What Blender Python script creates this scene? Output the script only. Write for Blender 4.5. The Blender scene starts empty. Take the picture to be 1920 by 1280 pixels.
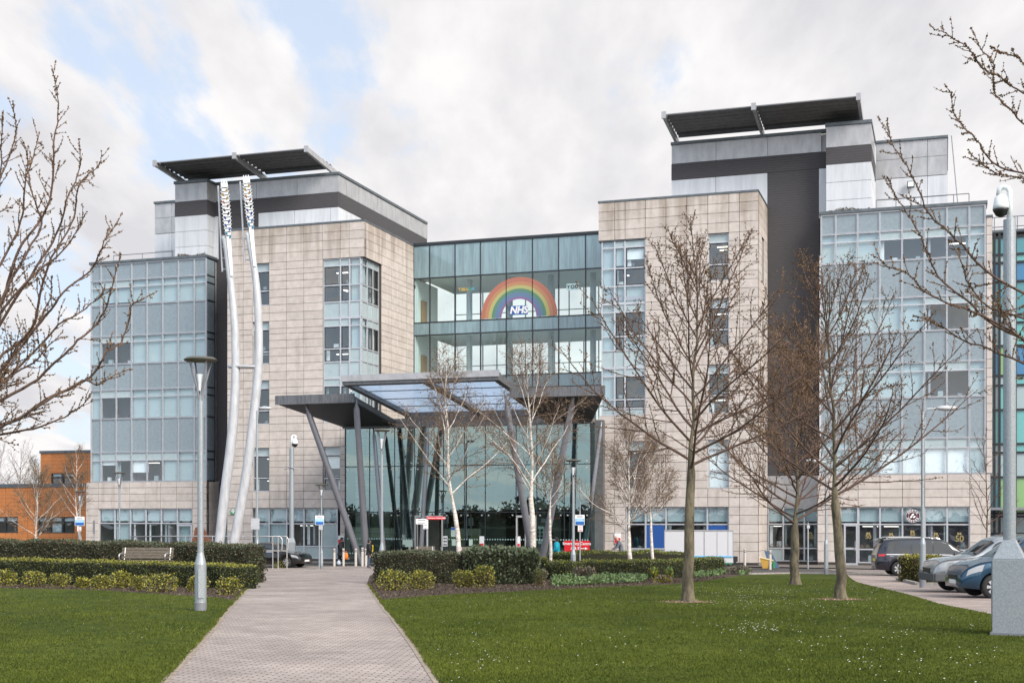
import bpy, bmesh, math, random
import numpy as np
from mathutils import Vector, Matrix
R = math.radians
sc = bpy.context.scene
# ------------------------------------------------------------------ camera
F, HZ, CZ = 2500.0, 970.0, 2.9          # focal length in photo pixels, horizon row, eye height
cam = bpy.data.objects.new('camera', bpy.data.cameras.new('camera'))
sc.collection.objects.link(cam)
cam.location = (0, 0, CZ); cam.rotation_euler = (R(90), 0, 0)
cam.data.sensor_width = 36; cam.data.lens = F/1920*36
cam.data.shift_y = (HZ-640)/1920
cam.data.clip_end = 6000; cam.data.clip_start = 0.3
sc.camera = cam
# ------------------------------------------------------------------ world and sun
SUN_AZ, SUN_EL = 40, 36                 # degrees to the right of behind the camera, elevation
w = bpy.data.worlds.new('World'); sc.world = w; w.use_nodes = True
nt = w.node_tree; N = nt.nodes; L = nt.links
for n in list(N): N.remove(n)
out = N.new('ShaderNodeOutputWorld'); bg = N.new('ShaderNodeBackground')
bg.inputs['Strength'].default_value = 0.12
sky = N.new('ShaderNodeTexSky'); sky.sky_type = 'NISHITA'; sky.sun_disc = False
sky.sun_elevation = R(SUN_EL); sky.sun_rotation = R(180-SUN_AZ); sky.air_density = 1.0; sky.dust_density = 1.5
OX = 12.1
tc = N.new('ShaderNodeTexCoord')
sep = N.new('ShaderNodeSeparateXYZ'); L.new(tc.outputs['Generated'], sep.inputs[0])
def wmath(op, a, b=None, c=None, clamp=False):
    m = N.new('ShaderNodeMath'); m.operation = op; m.use_clamp = clamp
    for i, v in enumerate((a, b, c)):
        if v is None: continue
        if isinstance(v, (int, float)): m.inputs[i].default_value = v
        else: L.new(v, m.inputs[i])
    return m.outputs[0]
zz = wmath('ADD', sep.outputs[2], 0.16)
cx_ = wmath('DIVIDE', sep.outputs[0], zz); cy_ = wmath('DIVIDE', sep.outputs[1], zz)
comb = N.new('ShaderNodeCombineXYZ'); L.new(cx_, comb.inputs[0]); L.new(cy_, comb.inputs[1])
def wnoise(scale, detail, rough, off):
    mp = N.new('ShaderNodeMapping'); mp.inputs['Location'].default_value = off; mp.inputs['Scale'].default_value = (1.5, .55, 1)
    L.new(comb.outputs[0], mp.inputs[0])
    n = N.new('ShaderNodeTexNoise'); n.inputs['Scale'].default_value = scale; n.inputs['Detail'].default_value = detail
    n.inputs['Roughness'].default_value = rough; L.new(mp.outputs[0], n.inputs['Vector']); return n.outputs['Fac']
n1 = wnoise(2.6, 10, .55, (OX, 1.7, 0)); n2 = wnoise(2.3, 8, .55, (7.1, 9.2, 2))
bias = wmath('MULTIPLY', wmath('ADD', sep.outputs[0], .19), .34)      # clearer to the left, closed cloud to the right
bias2 = wmath('MULTIPLY', wmath('SUBTRACT', .25, sep.outputs[2]), .25)
cov = wmath('ADD', wmath('ADD', n1, bias), bias2)
r1 = N.new('ShaderNodeMapRange'); r1.inputs[1].default_value = .38; r1.inputs[2].default_value = .50; L.new(cov, r1.inputs[0])
r1.interpolation_type = 'SMOOTHSTEP'
cr = N.new('ShaderNodeValToRGB'); L.new(n2, cr.inputs[0])
e = cr.color_ramp.elements
e[0].position = .36; e[0].color = (.74, .74, .77, 1); e[1].position = .58; e[1].color = (1.0, .992, .985, 1)
cmul = N.new('ShaderNodeMix'); cmul.data_type = 'RGBA'; cmul.blend_type = 'MULTIPLY'; cmul.inputs[0].default_value = 1
L.new(cr.outputs[0], cmul.inputs[6]); cmul.inputs[7].default_value = (5.35, 5.28, 5.29, 1)
smul = N.new('ShaderNodeMix'); smul.data_type = 'RGBA'; smul.blend_type = 'MIX'; smul.inputs[0].default_value = .72
L.new(sky.outputs[0], smul.inputs[6]); smul.inputs[7].default_value = (4.1, 4.6, 5.4, 1)   # thin high veil over the blue
mix = N.new('ShaderNodeMix'); mix.data_type = 'RGBA'
L.new(r1.outputs[0], mix.inputs[0]); L.new(smul.outputs[2], mix.inputs[6]); L.new(cmul.outputs[2], mix.inputs[7])
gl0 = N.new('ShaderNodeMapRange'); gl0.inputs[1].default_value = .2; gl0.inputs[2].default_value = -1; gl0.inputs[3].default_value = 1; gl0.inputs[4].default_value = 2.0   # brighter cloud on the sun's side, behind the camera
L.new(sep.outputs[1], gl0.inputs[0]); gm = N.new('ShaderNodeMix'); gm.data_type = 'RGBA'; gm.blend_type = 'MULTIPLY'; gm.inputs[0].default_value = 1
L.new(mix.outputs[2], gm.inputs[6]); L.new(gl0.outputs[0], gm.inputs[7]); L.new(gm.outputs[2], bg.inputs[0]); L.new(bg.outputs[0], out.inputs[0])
sd = bpy.data.lights.new('sun', 'SUN'); sd.energy = 2.9; sd.angle = R(28); sd.color = (1, .95, .88)
so = bpy.data.objects.new('sun', sd); sc.collection.objects.link(so)
az = R(SUN_AZ); el = R(SUN_EL)
sdir = Vector((math.sin(az)*math.cos(el), -math.cos(az)*math.cos(el), math.sin(el)))
so.rotation_euler = sdir.to_track_quat('Z', 'Y').to_euler(); so.location = sdir*60
vs = sc.view_settings; vs.view_transform = 'Standard'; vs.look = 'None'; vs.gamma = 1; vs.exposure = 0.65
# ------------------------------------------------------------------ measuring helpers
c18, s18 = math.cos(R(18)), math.sin(R(18))
BR = Matrix.Rotation(-R(18), 4, 'Z')
def U(px, v=83.0):                       # position along the facade where column px meets depth v
    x = (px-960)/F; return v*(x*c18-s18)/(x*s18+c18)
def ZB(py, px, v=83.0):
    x = (px-960)/F; return CZ+(HZ-py)*v/(x*s18+c18)/F
def gz(Y): return .85 if Y < 28 else (0 if Y > 72 else .85*(72-Y)/44)
def G(px, py):                           # point of the ground
    k = (py-HZ)/F
    D = 2.05/k
    if D > 28:
        D = 1.509/(k-.01932) if k > .0196 else 1e9
        if D > 72: D = 2.9/k
    return Vector(((px-960)*D/F, D, gz(D)))
def at(px, Y): return (px-960)*Y/F
def zat(py, Y): return CZ+(HZ-py)*Y/F
def W(u, v, z=0): return Vector((u*c18+v*s18, -u*s18+v*c18, z))
# ------------------------------------------------------------------ materials
def mat(name, col, rough=.6, metal=0, spec=None, noise=None, bump=None, coat=0, col2=None, ns=4, island=0, emit=None, obj=True, stretch=None):
    m = bpy.data.materials.new(name); m.use_nodes = True; t = m.node_tree; b = t.nodes['Principled BSDF']
    b.inputs['Base Color'].default_value = (*col, 1); b.inputs['Roughness'].default_value = rough; b.inputs['Metallic'].default_value = metal
    if spec is not None: b.inputs['Specular IOR Level'].default_value = spec
    if coat: b.inputs['Coat Weight'].default_value = coat; b.inputs['Coat Roughness'].default_value = .04
    if emit: b.inputs['Emission Color'].default_value = (*emit[0], 1); b.inputs['Emission Strength'].default_value = emit[1]
    tc = t.nodes.new('ShaderNodeTexCoord'); vec = tc.outputs['Object']
    if stretch:
        mp = t.nodes.new('ShaderNodeMapping'); mp.inputs['Scale'].default_value = stretch; t.links.new(vec, mp.inputs[0]); vec = mp.outputs[0]
    colout = None
    if noise:
        n = t.nodes.new('ShaderNodeTexNoise'); n.inputs['Scale'].default_value = ns; n.inputs['Detail'].default_value = 6; n.inputs['Roughness'].default_value = .65
        t.links.new(vec, n.inputs['Vector'])
        r = t.nodes.new('ShaderNodeValToRGB'); t.links.new(n.outputs['Fac'], r.inputs[0])
        c2 = col2 or tuple(x*(1-noise) for x in col)
        r.color_ramp.elements[0].position = .38; r.color_ramp.elements[0].color = (*c2, 1)
        r.color_ramp.elements[1].position = .6; r.color_ramp.elements[1].color = (*col, 1)
        colout = r.outputs[0]
    if island:
        g = t.nodes.new('ShaderNodeNewGeometry'); mr = t.nodes.new('ShaderNodeMapRange'); t.links.new(g.outputs['Random Per Island'], mr.inputs[0])
        mr.inputs[3].default_value = 1-island; mr.inputs[4].default_value = 1+island*.6
        mx = t.nodes.new('ShaderNodeMix'); mx.data_type = 'RGBA'; mx.blend_type = 'MULTIPLY'; mx.inputs[0].default_value = 1
        if colout: t.links.new(colout, mx.inputs[6])
        else: mx.inputs[6].default_value = (*col, 1)
        t.links.new(mr.outputs[0], mx.inputs[7]); colout = mx.outputs[2]
    if colout: t.links.new(colout, b.inputs['Base Color'])
    if bump:
        n = t.nodes.new('ShaderNodeTexNoise'); n.inputs['Scale'].default_value = bump[0]; n.inputs['Detail'].default_value = 4; t.links.new(vec, n.inputs['Vector'])
        bp = t.nodes.new('ShaderNodeBump'); bp.inputs['Strength'].default_value = bump[1]; bp.inputs['Distance'].default_value = bump[2]
        t.links.new(n.outputs['Fac'], bp.inputs['Height']); t.links.new(bp.outputs[0], b.inputs['Normal'])
    return m
def glass(name, tint, ior=1.75, rough=0.0, wob=.012, gcol=(.9, .95, .95)):
    m = bpy.data.materials.new(name); m.use_nodes = True; t = m.node_tree; n = t.nodes
    for x in list(n): n.remove(x)
    o = n.new('ShaderNodeOutputMaterial'); tr = n.new('ShaderNodeBsdfTransparent'); tr.inputs[0].default_value = (*tint, 1)
    gl = n.new('ShaderNodeBsdfGlossy'); gl.inputs['Roughness'].default_value = rough; gl.inputs[0].default_value = (*gcol, 1)
    F0 = ((ior-1)/(ior+1))**2; ge = n.new('ShaderNodeNewGeometry'); dt = n.new('ShaderNodeVectorMath'); dt.operation = 'DOT_PRODUCT'; t.links.new(ge.outputs['Incoming'], dt.inputs[0]); t.links.new(ge.outputs['Normal'], dt.inputs[1])
    def mm(op, a, b=None):
        q = n.new('ShaderNodeMath'); q.operation = op
        for i, x in enumerate((a, b)):
            if x is None: continue
            if isinstance(x, (int, float)): q.inputs[i].default_value = x
            else: t.links.new(x, q.inputs[i])
        return q.outputs[0]
    frs = mm('ADD', mm('MULTIPLY', mm('POWER', mm('SUBTRACT', 1.0, mm('ABSOLUTE', dt.outputs['Value'])), 5.0), 1-F0), F0)
    nz = n.new('ShaderNodeTexNoise'); nz.inputs['Scale'].default_value = .7; tc = n.new('ShaderNodeTexCoord'); t.links.new(tc.outputs['Object'], nz.inputs['Vector'])
    bp = n.new('ShaderNodeBump'); bp.inputs['Strength'].default_value = 1; bp.inputs['Distance'].default_value = wob; t.links.new(nz.outputs['Fac'], bp.inputs['Height'])
    t.links.new(bp.outputs[0], gl.inputs['Normal'])
    mx = n.new('ShaderNodeMixShader'); t.links.new(frs, mx.inputs[0]); t.links.new(tr.outputs[0], mx.inputs[1]); t.links.new(gl.outputs[0], mx.inputs[2])
    t.links.new(mx.outputs[0], o.inputs[0]); return m
def add_lines(m, period, dark=.75, axis=2, duty=.12, strength=None):
    """thin parallel lines (joints, slats, ribs) across the surface, in object space"""
    t = m.node_tree; b = t.nodes['Principled BSDF']; n = t.nodes
    tc = n.new('ShaderNodeTexCoord'); sp = n.new('ShaderNodeSeparateXYZ'); t.links.new(tc.outputs['Object'], sp.inputs[0])
    f = n.new('ShaderNodeMath'); f.operation = 'FRACT'; d = n.new('ShaderNodeMath'); d.operation = 'DIVIDE'; d.inputs[1].default_value = period
    t.links.new(sp.outputs[axis], d.inputs[0]); t.links.new(d.outputs[0], f.inputs[0])
    l = n.new('ShaderNodeMath'); l.operation = 'LESS_THAN'; l.inputs[1].default_value = duty; t.links.new(f.outputs[0], l.inputs[0])
    mx = n.new('ShaderNodeMix'); mx.data_type = 'RGBA'; mx.blend_type = 'MULTIPLY'; mx.inputs[7].default_value = (dark, dark, dark, 1)
    t.links.new(l.outputs[0], mx.inputs[0])
    src = b.inputs['Base Color'].links[0].from_socket if b.inputs['Base Color'].links else None
    if src: t.links.new(src, mx.inputs[6])
    else: mx.inputs[6].default_value = b.inputs['Base Color'].default_value
    t.links.new(mx.outputs[2], b.inputs['Base Color']); return m
M = {}
M['stone'] = mat('travertine', (.54, .485, .445), .75, noise=.3, col2=(.465, .41, .37), ns=2.2, island=.085, bump=(18, .3, .01))
def speckle(m):
    t = m.node_tree; b = t.nodes['Principled BSDF']; n = t.nodes
    tc = n.new('ShaderNodeTexCoord'); mp = n.new('ShaderNodeMapping'); mp.inputs['Scale'].default_value = (3, 3, 6); t.links.new(tc.outputs['Object'], mp.inputs[0])
    nz = n.new('ShaderNodeTexNoise'); nz.inputs['Scale'].default_value = 2.2; nz.inputs['Detail'].default_value = 8; nz.inputs['Roughness'].default_value = .75; t.links.new(mp.outputs[0], nz.inputs['Vector'])
    r = n.new('ShaderNodeMapRange'); r.inputs[1].default_value = .60; r.inputs[2].default_value = .68; t.links.new(nz.outputs['Fac'], r.inputs[0])
    mx = n.new('ShaderNodeMix'); mx.data_type = 'RGBA'; mx.blend_type = 'MULTIPLY'; mx.inputs[7].default_value = (.72, .66, .6, 1); t.links.new(r.outputs[0], mx.inputs[0])
    t.links.new(b.inputs['Base Color'].links[0].from_socket, mx.inputs[6]); t.links.new(mx.outputs[2], b.inputs['Base Color'])
speckle(M['stone'])
def stains(m):                           # rain streaks below copings
    t = m.node_tree; b = t.nodes['Principled BSDF']; n = t.nodes; tc = n.new('ShaderNodeTexCoord'); mp = n.new('ShaderNodeMapping'); mp.inputs['Scale'].default_value = (1.6, 1.6, .12); t.links.new(tc.outputs['Object'], mp.inputs[0])
    nz = n.new('ShaderNodeTexNoise'); nz.inputs['Scale'].default_value = 1.3; nz.inputs['Detail'].default_value = 6; t.links.new(mp.outputs[0], nz.inputs['Vector'])
    sp = n.new('ShaderNodeSeparateXYZ'); t.links.new(tc.outputs['Object'], sp.inputs[0]); mr = n.new('ShaderNodeMapRange'); mr.inputs[1].default_value = 19.5; mr.inputs[2].default_value = 22.3; mr.inputs[3].default_value = .0; mr.inputs[4].default_value = .26; t.links.new(sp.outputs[2], mr.inputs[0])
    ad = n.new('ShaderNodeMath'); t.links.new(nz.outputs[0], ad.inputs[0]); t.links.new(mr.outputs[0], ad.inputs[1]); r = n.new('ShaderNodeMapRange'); r.inputs[1].default_value = .58; r.inputs[2].default_value = .85; t.links.new(ad.outputs[0], r.inputs[0])
    mx = n.new('ShaderNodeMix'); mx.data_type = 'RGBA'; mx.blend_type = 'MULTIPLY'; mx.inputs[7].default_value = (.66, .62, .57, 1); t.links.new(r.outputs[0], mx.inputs[0]); t.links.new(b.inputs['Base Color'].links[0].from_socket, mx.inputs[6]); t.links.new(mx.outputs[2], b.inputs['Base Color'])
stains(M['stone'])
M['joint'] = mat('wall_backing', (.07, .06, .055), .9)
M['alu'] = mat('aluminium', (.50, .51, .535), .38, .35, noise=.12, ns=6)
M['alud'] = mat('dark_aluminium', (.025, .03, .035), .4, .3)
M['coping'] = mat('coping', (.12, .14, .155), .5, .3, noise=.3, ns=3)
M['span'] = mat('spandrel', (.215, .265, .295), .14, 0, .75, noise=.16, ns=5, island=.07, bump=(1.2, .12, .02))
M['spant'] = mat('transom_panel', (.34, .42, .435), .12, 0, .8, noise=.1, ns=3, island=.1, bump=(1.2, .12, .02))
M['brick'] = add_lines(mat('dark_brick', (.068, .064, .069), .8, noise=.2, ns=3, stretch=(1, 1, 9), bump=(30, .3, .01)), .15, .62, duty=.22)
M['grey'] = mat('grey_cladding', (.40, .40, .41), .35, .25, noise=.2, ns=2.5, stretch=(1, 1, .4), island=.04)
M['white'] = mat('white_cladding', (.57, .59, .62), .45, 0, noise=.14, ns=1.4, stretch=(2.5, 2.5, .25), island=.04)
M['blind'] = add_lines(mat('blind_fabric', (.37, .455, .475), .8, noise=.07, ns=1.2, island=.08), .11, .88, duty=.25)
M['wblind'] = mat('white_blind', (.74, .78, .79), .8)
M['room'] = mat('room', (.34, .34, .38), .9)
M['roomd'] = mat('lobby_lining', (.20, .17, .14), .8, noise=.4, ns=.6)
M['gl'] = glass('window_glass', (.93, .98, 1), 2.0)
M['gll'] = glass('lobby_glass', (.62, .82, .80), 3.2, 0, .0012, (.62, .82, .80))
M['glk'] = glass('bridge_glass', (.82, .95, .94), 1.6)
M['spank'] = mat('blue_spandrel', (.20, .30, .33), .1, 0, .9, noise=.3, ns=1.1, stretch=(3, 3, .3))
M['ceil'] = mat('ceiling', (.75, .77, .76), .8)
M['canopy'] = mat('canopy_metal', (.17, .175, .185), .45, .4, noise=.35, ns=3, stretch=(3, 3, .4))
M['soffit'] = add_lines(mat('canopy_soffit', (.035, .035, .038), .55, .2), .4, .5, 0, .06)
M['strut'] = mat('grey_painted_steel', (.24, .245, .27), .35, .3, noise=.1, ns=3)
M['louvre'] = mat('louvre', (.15, .15, .155), .5, .3, noise=.2)
M['conc'] = mat('weathered_concrete', (.36, .36, .33), .85, noise=.45, col2=(.12, .13, .08), ns=2.5)
M['galv'] = mat('galvanised_steel', (.37, .40, .42), .48, .45, noise=.35, col2=(.27, .30, .32), ns=38, bump=(25, .2, .005))
M['steel'] = mat('stainless_steel', (.60, .58, .56), .3, .8)
M['pale'] = mat('pale_painted_steel', (.50, .51, .53), .4, .1, noise=.22, ns=2.2, stretch=(2, 2, .5))
M['bark'] = mat('bark', (.155, .13, .085), .95, noise=.5, ns=6, col2=(.05, .042, .028), bump=(30, .8, .02), stretch=(1, 1, .35))
M['twig'] = mat('twig_bark', (.115, .070, .052), .85, noise=.4, ns=12)
M['twigr'] = mat('red_twig_bark', (.20, .125, .085), .85, noise=.4, ns=12)
M['birch'] = mat('birch_bark', (.74, .68, .62), .75, noise=.6, col2=(.35, .30, .26), ns=7, stretch=(.6, .6, 2.2), bump=(20, .4, .01))
M['btwig'] = mat('birch_twig', (.16, .10, .075), .85)
M['bud'] = mat('bud', (.17, .10, .045), .7, island=.45)
M['budr'] = mat('red_bud', (.22, .13, .07), .7, island=.4)
M['catkin'] = mat('catkin', (.17, .13, .06), .7, island=.3)
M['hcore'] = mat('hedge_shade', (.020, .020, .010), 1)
M['lfd'] = mat('leaf_dark', (.035, .048, .018), .6, island=.5)
M['lfb'] = mat('leaf_brown', (.085, .062, .032), .8, island=.5)
M['lfg'] = mat('leaf_green', (.075, .10, .022), .55, island=.45)
M['lfy'] = mat('leaf_yellow', (.29, .27, .03), .5, island=.4)
M['lfs'] = mat('leaf_grey_green', (.10, .125, .07), .7, island=.35)
M['lfp'] = mat('leaf_fresh', (.11, .18, .055), .55, island=.4)
M['lav'] = mat('dry_stem', (.17, .13, .10), .9, island=.35)
M['soil'] = mat('soil', (.075, .048, .033), .95, noise=.5, ns=25, bump=(12, 1, .06))
M['black'] = mat('black_plastic', (.02, .02, .022), .45)
M['rubber'] = mat('rubber', (.018, .018, .019), .8)
M['skin'] = mat('skin', (.50, .32, .24), .6)
M['wood'] = mat('weathered_wood', (.15, .125, .095), .85, noise=.5, ns=10, stretch=(1, 6, 6))
M['orange_clad'] = mat('orange_tile', (.62, .22, .06), .6, noise=.18, ns=3, island=.12)
M['rust'] = mat('rusty_steel', (.20, .075, .04), .85, noise=.4, ns=4)
def plain(name, c, r=.5): 
    if name not in M: M[name] = mat(name, c, r)
    return M[name]
plain('sign_red', (.62, .012, .02), .4); plain('sign_white', (.8, .8, .8), .4); plain('sign_blue', (.012, .11, .38), .4)
plain('sign_sky', (.16, .45, .72), .4); plain('sign_green', (.02, .30, .09), .4); plain('sign_black', (.02, .02, .02), .5)
plain('yellow', (.75, .6, .04), .5)
# ------------------------------------------------------------------ mesh helpers
C = sc.collection
class MB:
    def __init__(s): s.v = []; s.f = []; s.m = []
    def poly(s, pts, mi=0):
        b = len(s.v); s.v += [tuple(p) for p in pts]; s.f.append(tuple(range(b, b+len(pts)))); s.m.append(mi)
    def hexa(s, p, mi=0):
        b = len(s.v); s.v += [tuple(q) for q in p]
        for f in ((0,3,2,1),(4,5,6,7),(0,1,5,4),(1,2,6,5),(2,3,7,6),(3,0,4,7)): s.f.append(tuple(b+i for i in f)); s.m.append(mi)
    def box(s, x0, x1, y0, y1, z0, z1, mi=0):
        x0, x1 = min(x0,x1), max(x0,x1); y0, y1 = min(y0,y1), max(y0,y1); z0, z1 = min(z0,z1), max(z0,z1)
        s.hexa([(x0,y0,z0),(x1,y0,z0),(x1,y1,z0),(x0,y1,z0),(x0,y0,z1),(x1,y0,z1),(x1,y1,z1),(x0,y1,z1)], mi)
    def tube(s, pts, rad, n=8, mi=0, cap=True):
        pts = [Vector(p) for p in pts]
        if not hasattr(rad, '__len__'): rad = [rad]*len(pts)
        b = len(s.v); ref = None
        for i, p in enumerate(pts):
            d = (pts[min(i+1, len(pts)-1)]-pts[max(i-1, 0)]).normalized()
            if ref is None: ref = Vector((1, 0, 0)) if abs(d.x) < .9 else Vector((0, 1, 0))
            a = (ref-d*ref.dot(d)).normalized(); ref = a; c = d.cross(a)
            for k in range(n):
                t = 2*math.pi*k/n; s.v.append(tuple(p+(a*math.cos(t)+c*math.sin(t))*rad[i]))
        for i in range(len(pts)-1):
            for k in range(n):
                s.f.append((b+i*n+k, b+i*n+(k+1) % n, b+(i+1)*n+(k+1) % n, b+(i+1)*n+k)); s.m.append(mi)
        if cap:
            s.f.append(tuple(b+k for k in range(n))[::-1]); s.m.append(mi)
            s.f.append(tuple(b+(len(pts)-1)*n+k for k in range(n))); s.m.append(mi)
    def lathe(s, prof, n=16, cx=0, cy=0, mi=0):
        b = len(s.v)
        for r, z in prof:
            for k in range(n):
                t = 2*math.pi*k/n; s.v.append((cx+r*math.cos(t), cy+r*math.sin(t), z))
        for i in range(len(prof)-1):
            for k in range(n):
                s.f.append((b+i*n+k, b+i*n+(k+1) % n, b+(i+1)*n+(k+1) % n, b+(i+1)*n+k)); s.m.append(mi)
        s.f.append(tuple(b+k for k in range(n))[::-1]); s.m.append(mi)
        s.f.append(tuple(b+(len(prof)-1)*n+k for k in range(n))); s.m.append(mi)
    def pieces(s):
        n = len(s.v); r = list(range(n))
        def fd(a):
            while r[a] != a: r[a] = r[r[a]]; a = r[a]
            return a
        for f in s.f:
            a = fd(f[0])
            for b in f[1:]: r[fd(b)] = a
        rt = np.array([fd(i) for i in range(n)]); un, isl = np.unique(rt, return_inverse=True); k = len(un)
        if k == 1 or k > 1500: return None
        P_ = np.array(s.v); lo = np.full((k, 3), 1e9); hi = -lo; np.minimum.at(lo, isl, P_); np.maximum.at(hi, isl, P_); sz = (hi-lo).max(1)
        gap = np.maximum(0, np.maximum(lo[:, None]-hi[None], lo[None]-hi[:, None])); near = np.sqrt((gap**2).sum(2)) <= np.maximum(.02, .48*np.maximum(sz[:, None], sz[None]))
        lab = np.full(k, -1); c = 0
        for i in range(k):
            if lab[i] >= 0: continue
            st = [i]; lab[i] = c
            while st:
                for j in np.nonzero(near[st.pop()] & (lab < 0))[0]: lab[j] = c; st.append(j)
            c += 1
        return lab[isl] if c > 1 else None
    def build(s, name, mats, parent=None, smooth=False, bevel=0, label=None, allp=None):
        pc_ = s.pieces() if (parent is not None and s.v) else None
        if pc_ is not None:
            out_ = []
            for c in range(pc_.max()+1):
                q = MB(); idx = {}
                for f, mi in zip(s.f, s.m):
                    if pc_[f[0]] != c: continue
                    for a in f:
                        if a not in idx: idx[a] = len(q.v); q.v.append(s.v[a])
                    q.f.append(tuple(idx[a] for a in f)); q.m.append(mi)
                if q.f: out_.append(q.build1(name, mats, parent, smooth, bevel, label))
            if allp is not None: allp += out_
            return out_[0]
        o = s.build1(name, mats, parent, smooth, bevel, label)
        if allp is not None: allp.append(o)
        return o
    def build1(s, name, mats, parent=None, smooth=False, bevel=0, label=None):
        me = bpy.data.meshes.new(name); me.from_pydata(s.v, [], s.f)
        for m in (mats if isinstance(mats, (list, tuple)) else [mats]): me.materials.append(m)
        me.polygons.foreach_set('material_index', s.m)
        if smooth: me.polygons.foreach_set('use_smooth', [True]*len(s.f))
        me.update(); o = bpy.data.objects.new(name, me); C.objects.link(o)
        if parent: o.parent = parent
        if bevel:
            b = o.modifiers.new('bevel', 'BEVEL'); b.width = bevel; b.segments = 2; b.limit_method = 'ANGLE'
        if label: o['label'] = label
        return o
def fast(name, v, f, mats, mi=None, parent=None, smooth=False):
    """v (n,3) array, f (m,k) index array"""
    me = bpy.data.meshes.new(name); m, k = f.shape
    me.vertices.add(len(v)); me.vertices.foreach_set('co', np.asarray(v, 'f').ravel())
    me.loops.add(m*k); me.loops.foreach_set('vertex_index', f.astype('i').ravel())
    me.polygons.add(m); me.polygons.foreach_set('loop_start', np.arange(0, m*k, k, dtype='i'))
    try: me.polygons.foreach_set('loop_total', np.full(m, k, 'i'))
    except Exception: pass
    for x in (mats if isinstance(mats, (list, tuple)) else [mats]): me.materials.append(x)
    if mi is not None: me.polygons.foreach_set('material_index', np.asarray(mi, 'i'))
    if smooth: me.polygons.foreach_set('use_smooth', np.ones(m, bool))
    me.update(calc_edges=True); me.validate()
    o = bpy.data.objects.new(name, me); C.objects.link(o)
    if parent: o.parent = parent
    return o
def tag(o, label, cat, group=None, kind=None):
    o['label'] = label; o['category'] = cat
    if group: o['group'] = group
    if kind: o['kind'] = kind
    return o
def empty(name, loc, rz=0, label=None, cat=None, group=None):
    o = bpy.data.objects.new(name, None); C.objects.link(o); o.location = loc; o.rotation_euler = (0, 0, rz); o.empty_display_size = .3
    if label: tag(o, label, cat, group)
    return o
def struct(o): o['kind'] = 'structure'; return o
def copy_tree(o, parent=None):
    c = o.copy(); C.objects.link(c); c.parent = parent
    for ch in list(o.children): copy_tree(ch, c)
    return c
def text(name, s, size, mats, parent=None, loc=(0,0,0), rot=(R(90),0,0), depth=.004, align='CENTER', bold=0, shear=0, sx=1):
    cu = bpy.data.curves.new('t', 'FONT'); cu.body = s; cu.size = size; cu.extrude = depth; cu.align_x = align; cu.align_y = 'CENTER'; cu.offset = bold; cu.shear = shear
    tmp = bpy.data.objects.new('t', cu); C.objects.link(tmp)
    me = bpy.data.meshes.new_from_object(tmp.evaluated_get(bpy.context.evaluated_depsgraph_get())); bpy.data.objects.remove(tmp); me.name = name
    me.materials.clear(); me.materials.append(mats)
    o = bpy.data.objects.new(name, me); C.objects.link(o); o.location = loc; o.rotation_euler = rot; o.scale = (sx, 1, 1)
    if parent: o.parent = parent
    return o
M['glow'] = mat('tube_light', (.9, .88, .8), .5, emit=((1, .95, .85), 1.6))
# ================================================================== HOSPITAL
BU, BV = -28.5, 80.0
bl = W(BU, BV)
H = empty('hospital_building', bl, -R(18), 'large hospital with two glazed blocks, travertine wings and a glass link with a painted rainbow', 'building')
def HB(mb, name, mats, parent=None, **k):
    al_ = []; o = mb.build(name, mats, parent or H, allp=al_, **k)
    if parent is None:
        for q in al_: q.location = (-BU, -BV, 0)
    return o
class Pl:
    def __init__(s, kind, c): s.k = kind; s.c = c
    def p(s, a, n, z): return (a, s.c-n, z) if s.k == 'F' else (s.c+n, a, z)
    def box(s, mb, a0, a1, n0, n1, z0, z1, mi=0):
        p = s.p(a0, n0, z0); q = s.p(a1, n1, z1); mb.box(p[0], q[0], p[1], q[1], p[2], q[2], mi)
    def quad(s, mb, a0, a1, n, z0, z1, mi=0):
        pts = [s.p(a0,n,z0), s.p(a1,n,z0), s.p(a1,n,z1), s.p(a0,n,z1)]
        mb.poly(pts if s.k == 'F' else pts, mi)
def VV(px, u):
    x = (px-960)/F; return u*(x*s18+c18)/(x*c18-s18)
def inhole(a, z, holes):
    return any(h[0] < a < h[1] and h[2] < z < h[3] for h in holes)
def stone_wall(P, al, zl, holes, name='stone_wall', label=None):
    mb = MB(); al = sorted(al); zl = sorted(zl); g = .014
    for i in range(len(al)-1):
        for j in range(len(zl)-1):
            a, z = (al[i]+al[i+1])/2, (zl[j]+zl[j+1])/2
            if inhole(a, z, holes): continue
            P.box(mb, al[i]+g, al[i+1]-g, -.05, 0, zl[j]+g*.9, zl[j+1]-g*.9, 0)
            P.box(mb, al[i], al[i+1], -.35, -.055, zl[j], zl[j+1], 1)
    for h in holes:                      # reveals of the openings
        if h[0] < al[0]-.01 or h[1] > al[-1]+.01: continue
        P.box(mb, h[0]-.02, h[0], -.30, -.01, h[2], h[3], 0); P.box(mb, h[1], h[1]+.02, -.30, -.01, h[2], h[3], 0)
        P.box(mb, h[0], h[1], -.30, -.01, h[3]-.0, h[3]+.02, 1)
    return HB(mb, name, [M['stone'], M['joint']], label=label)
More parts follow.
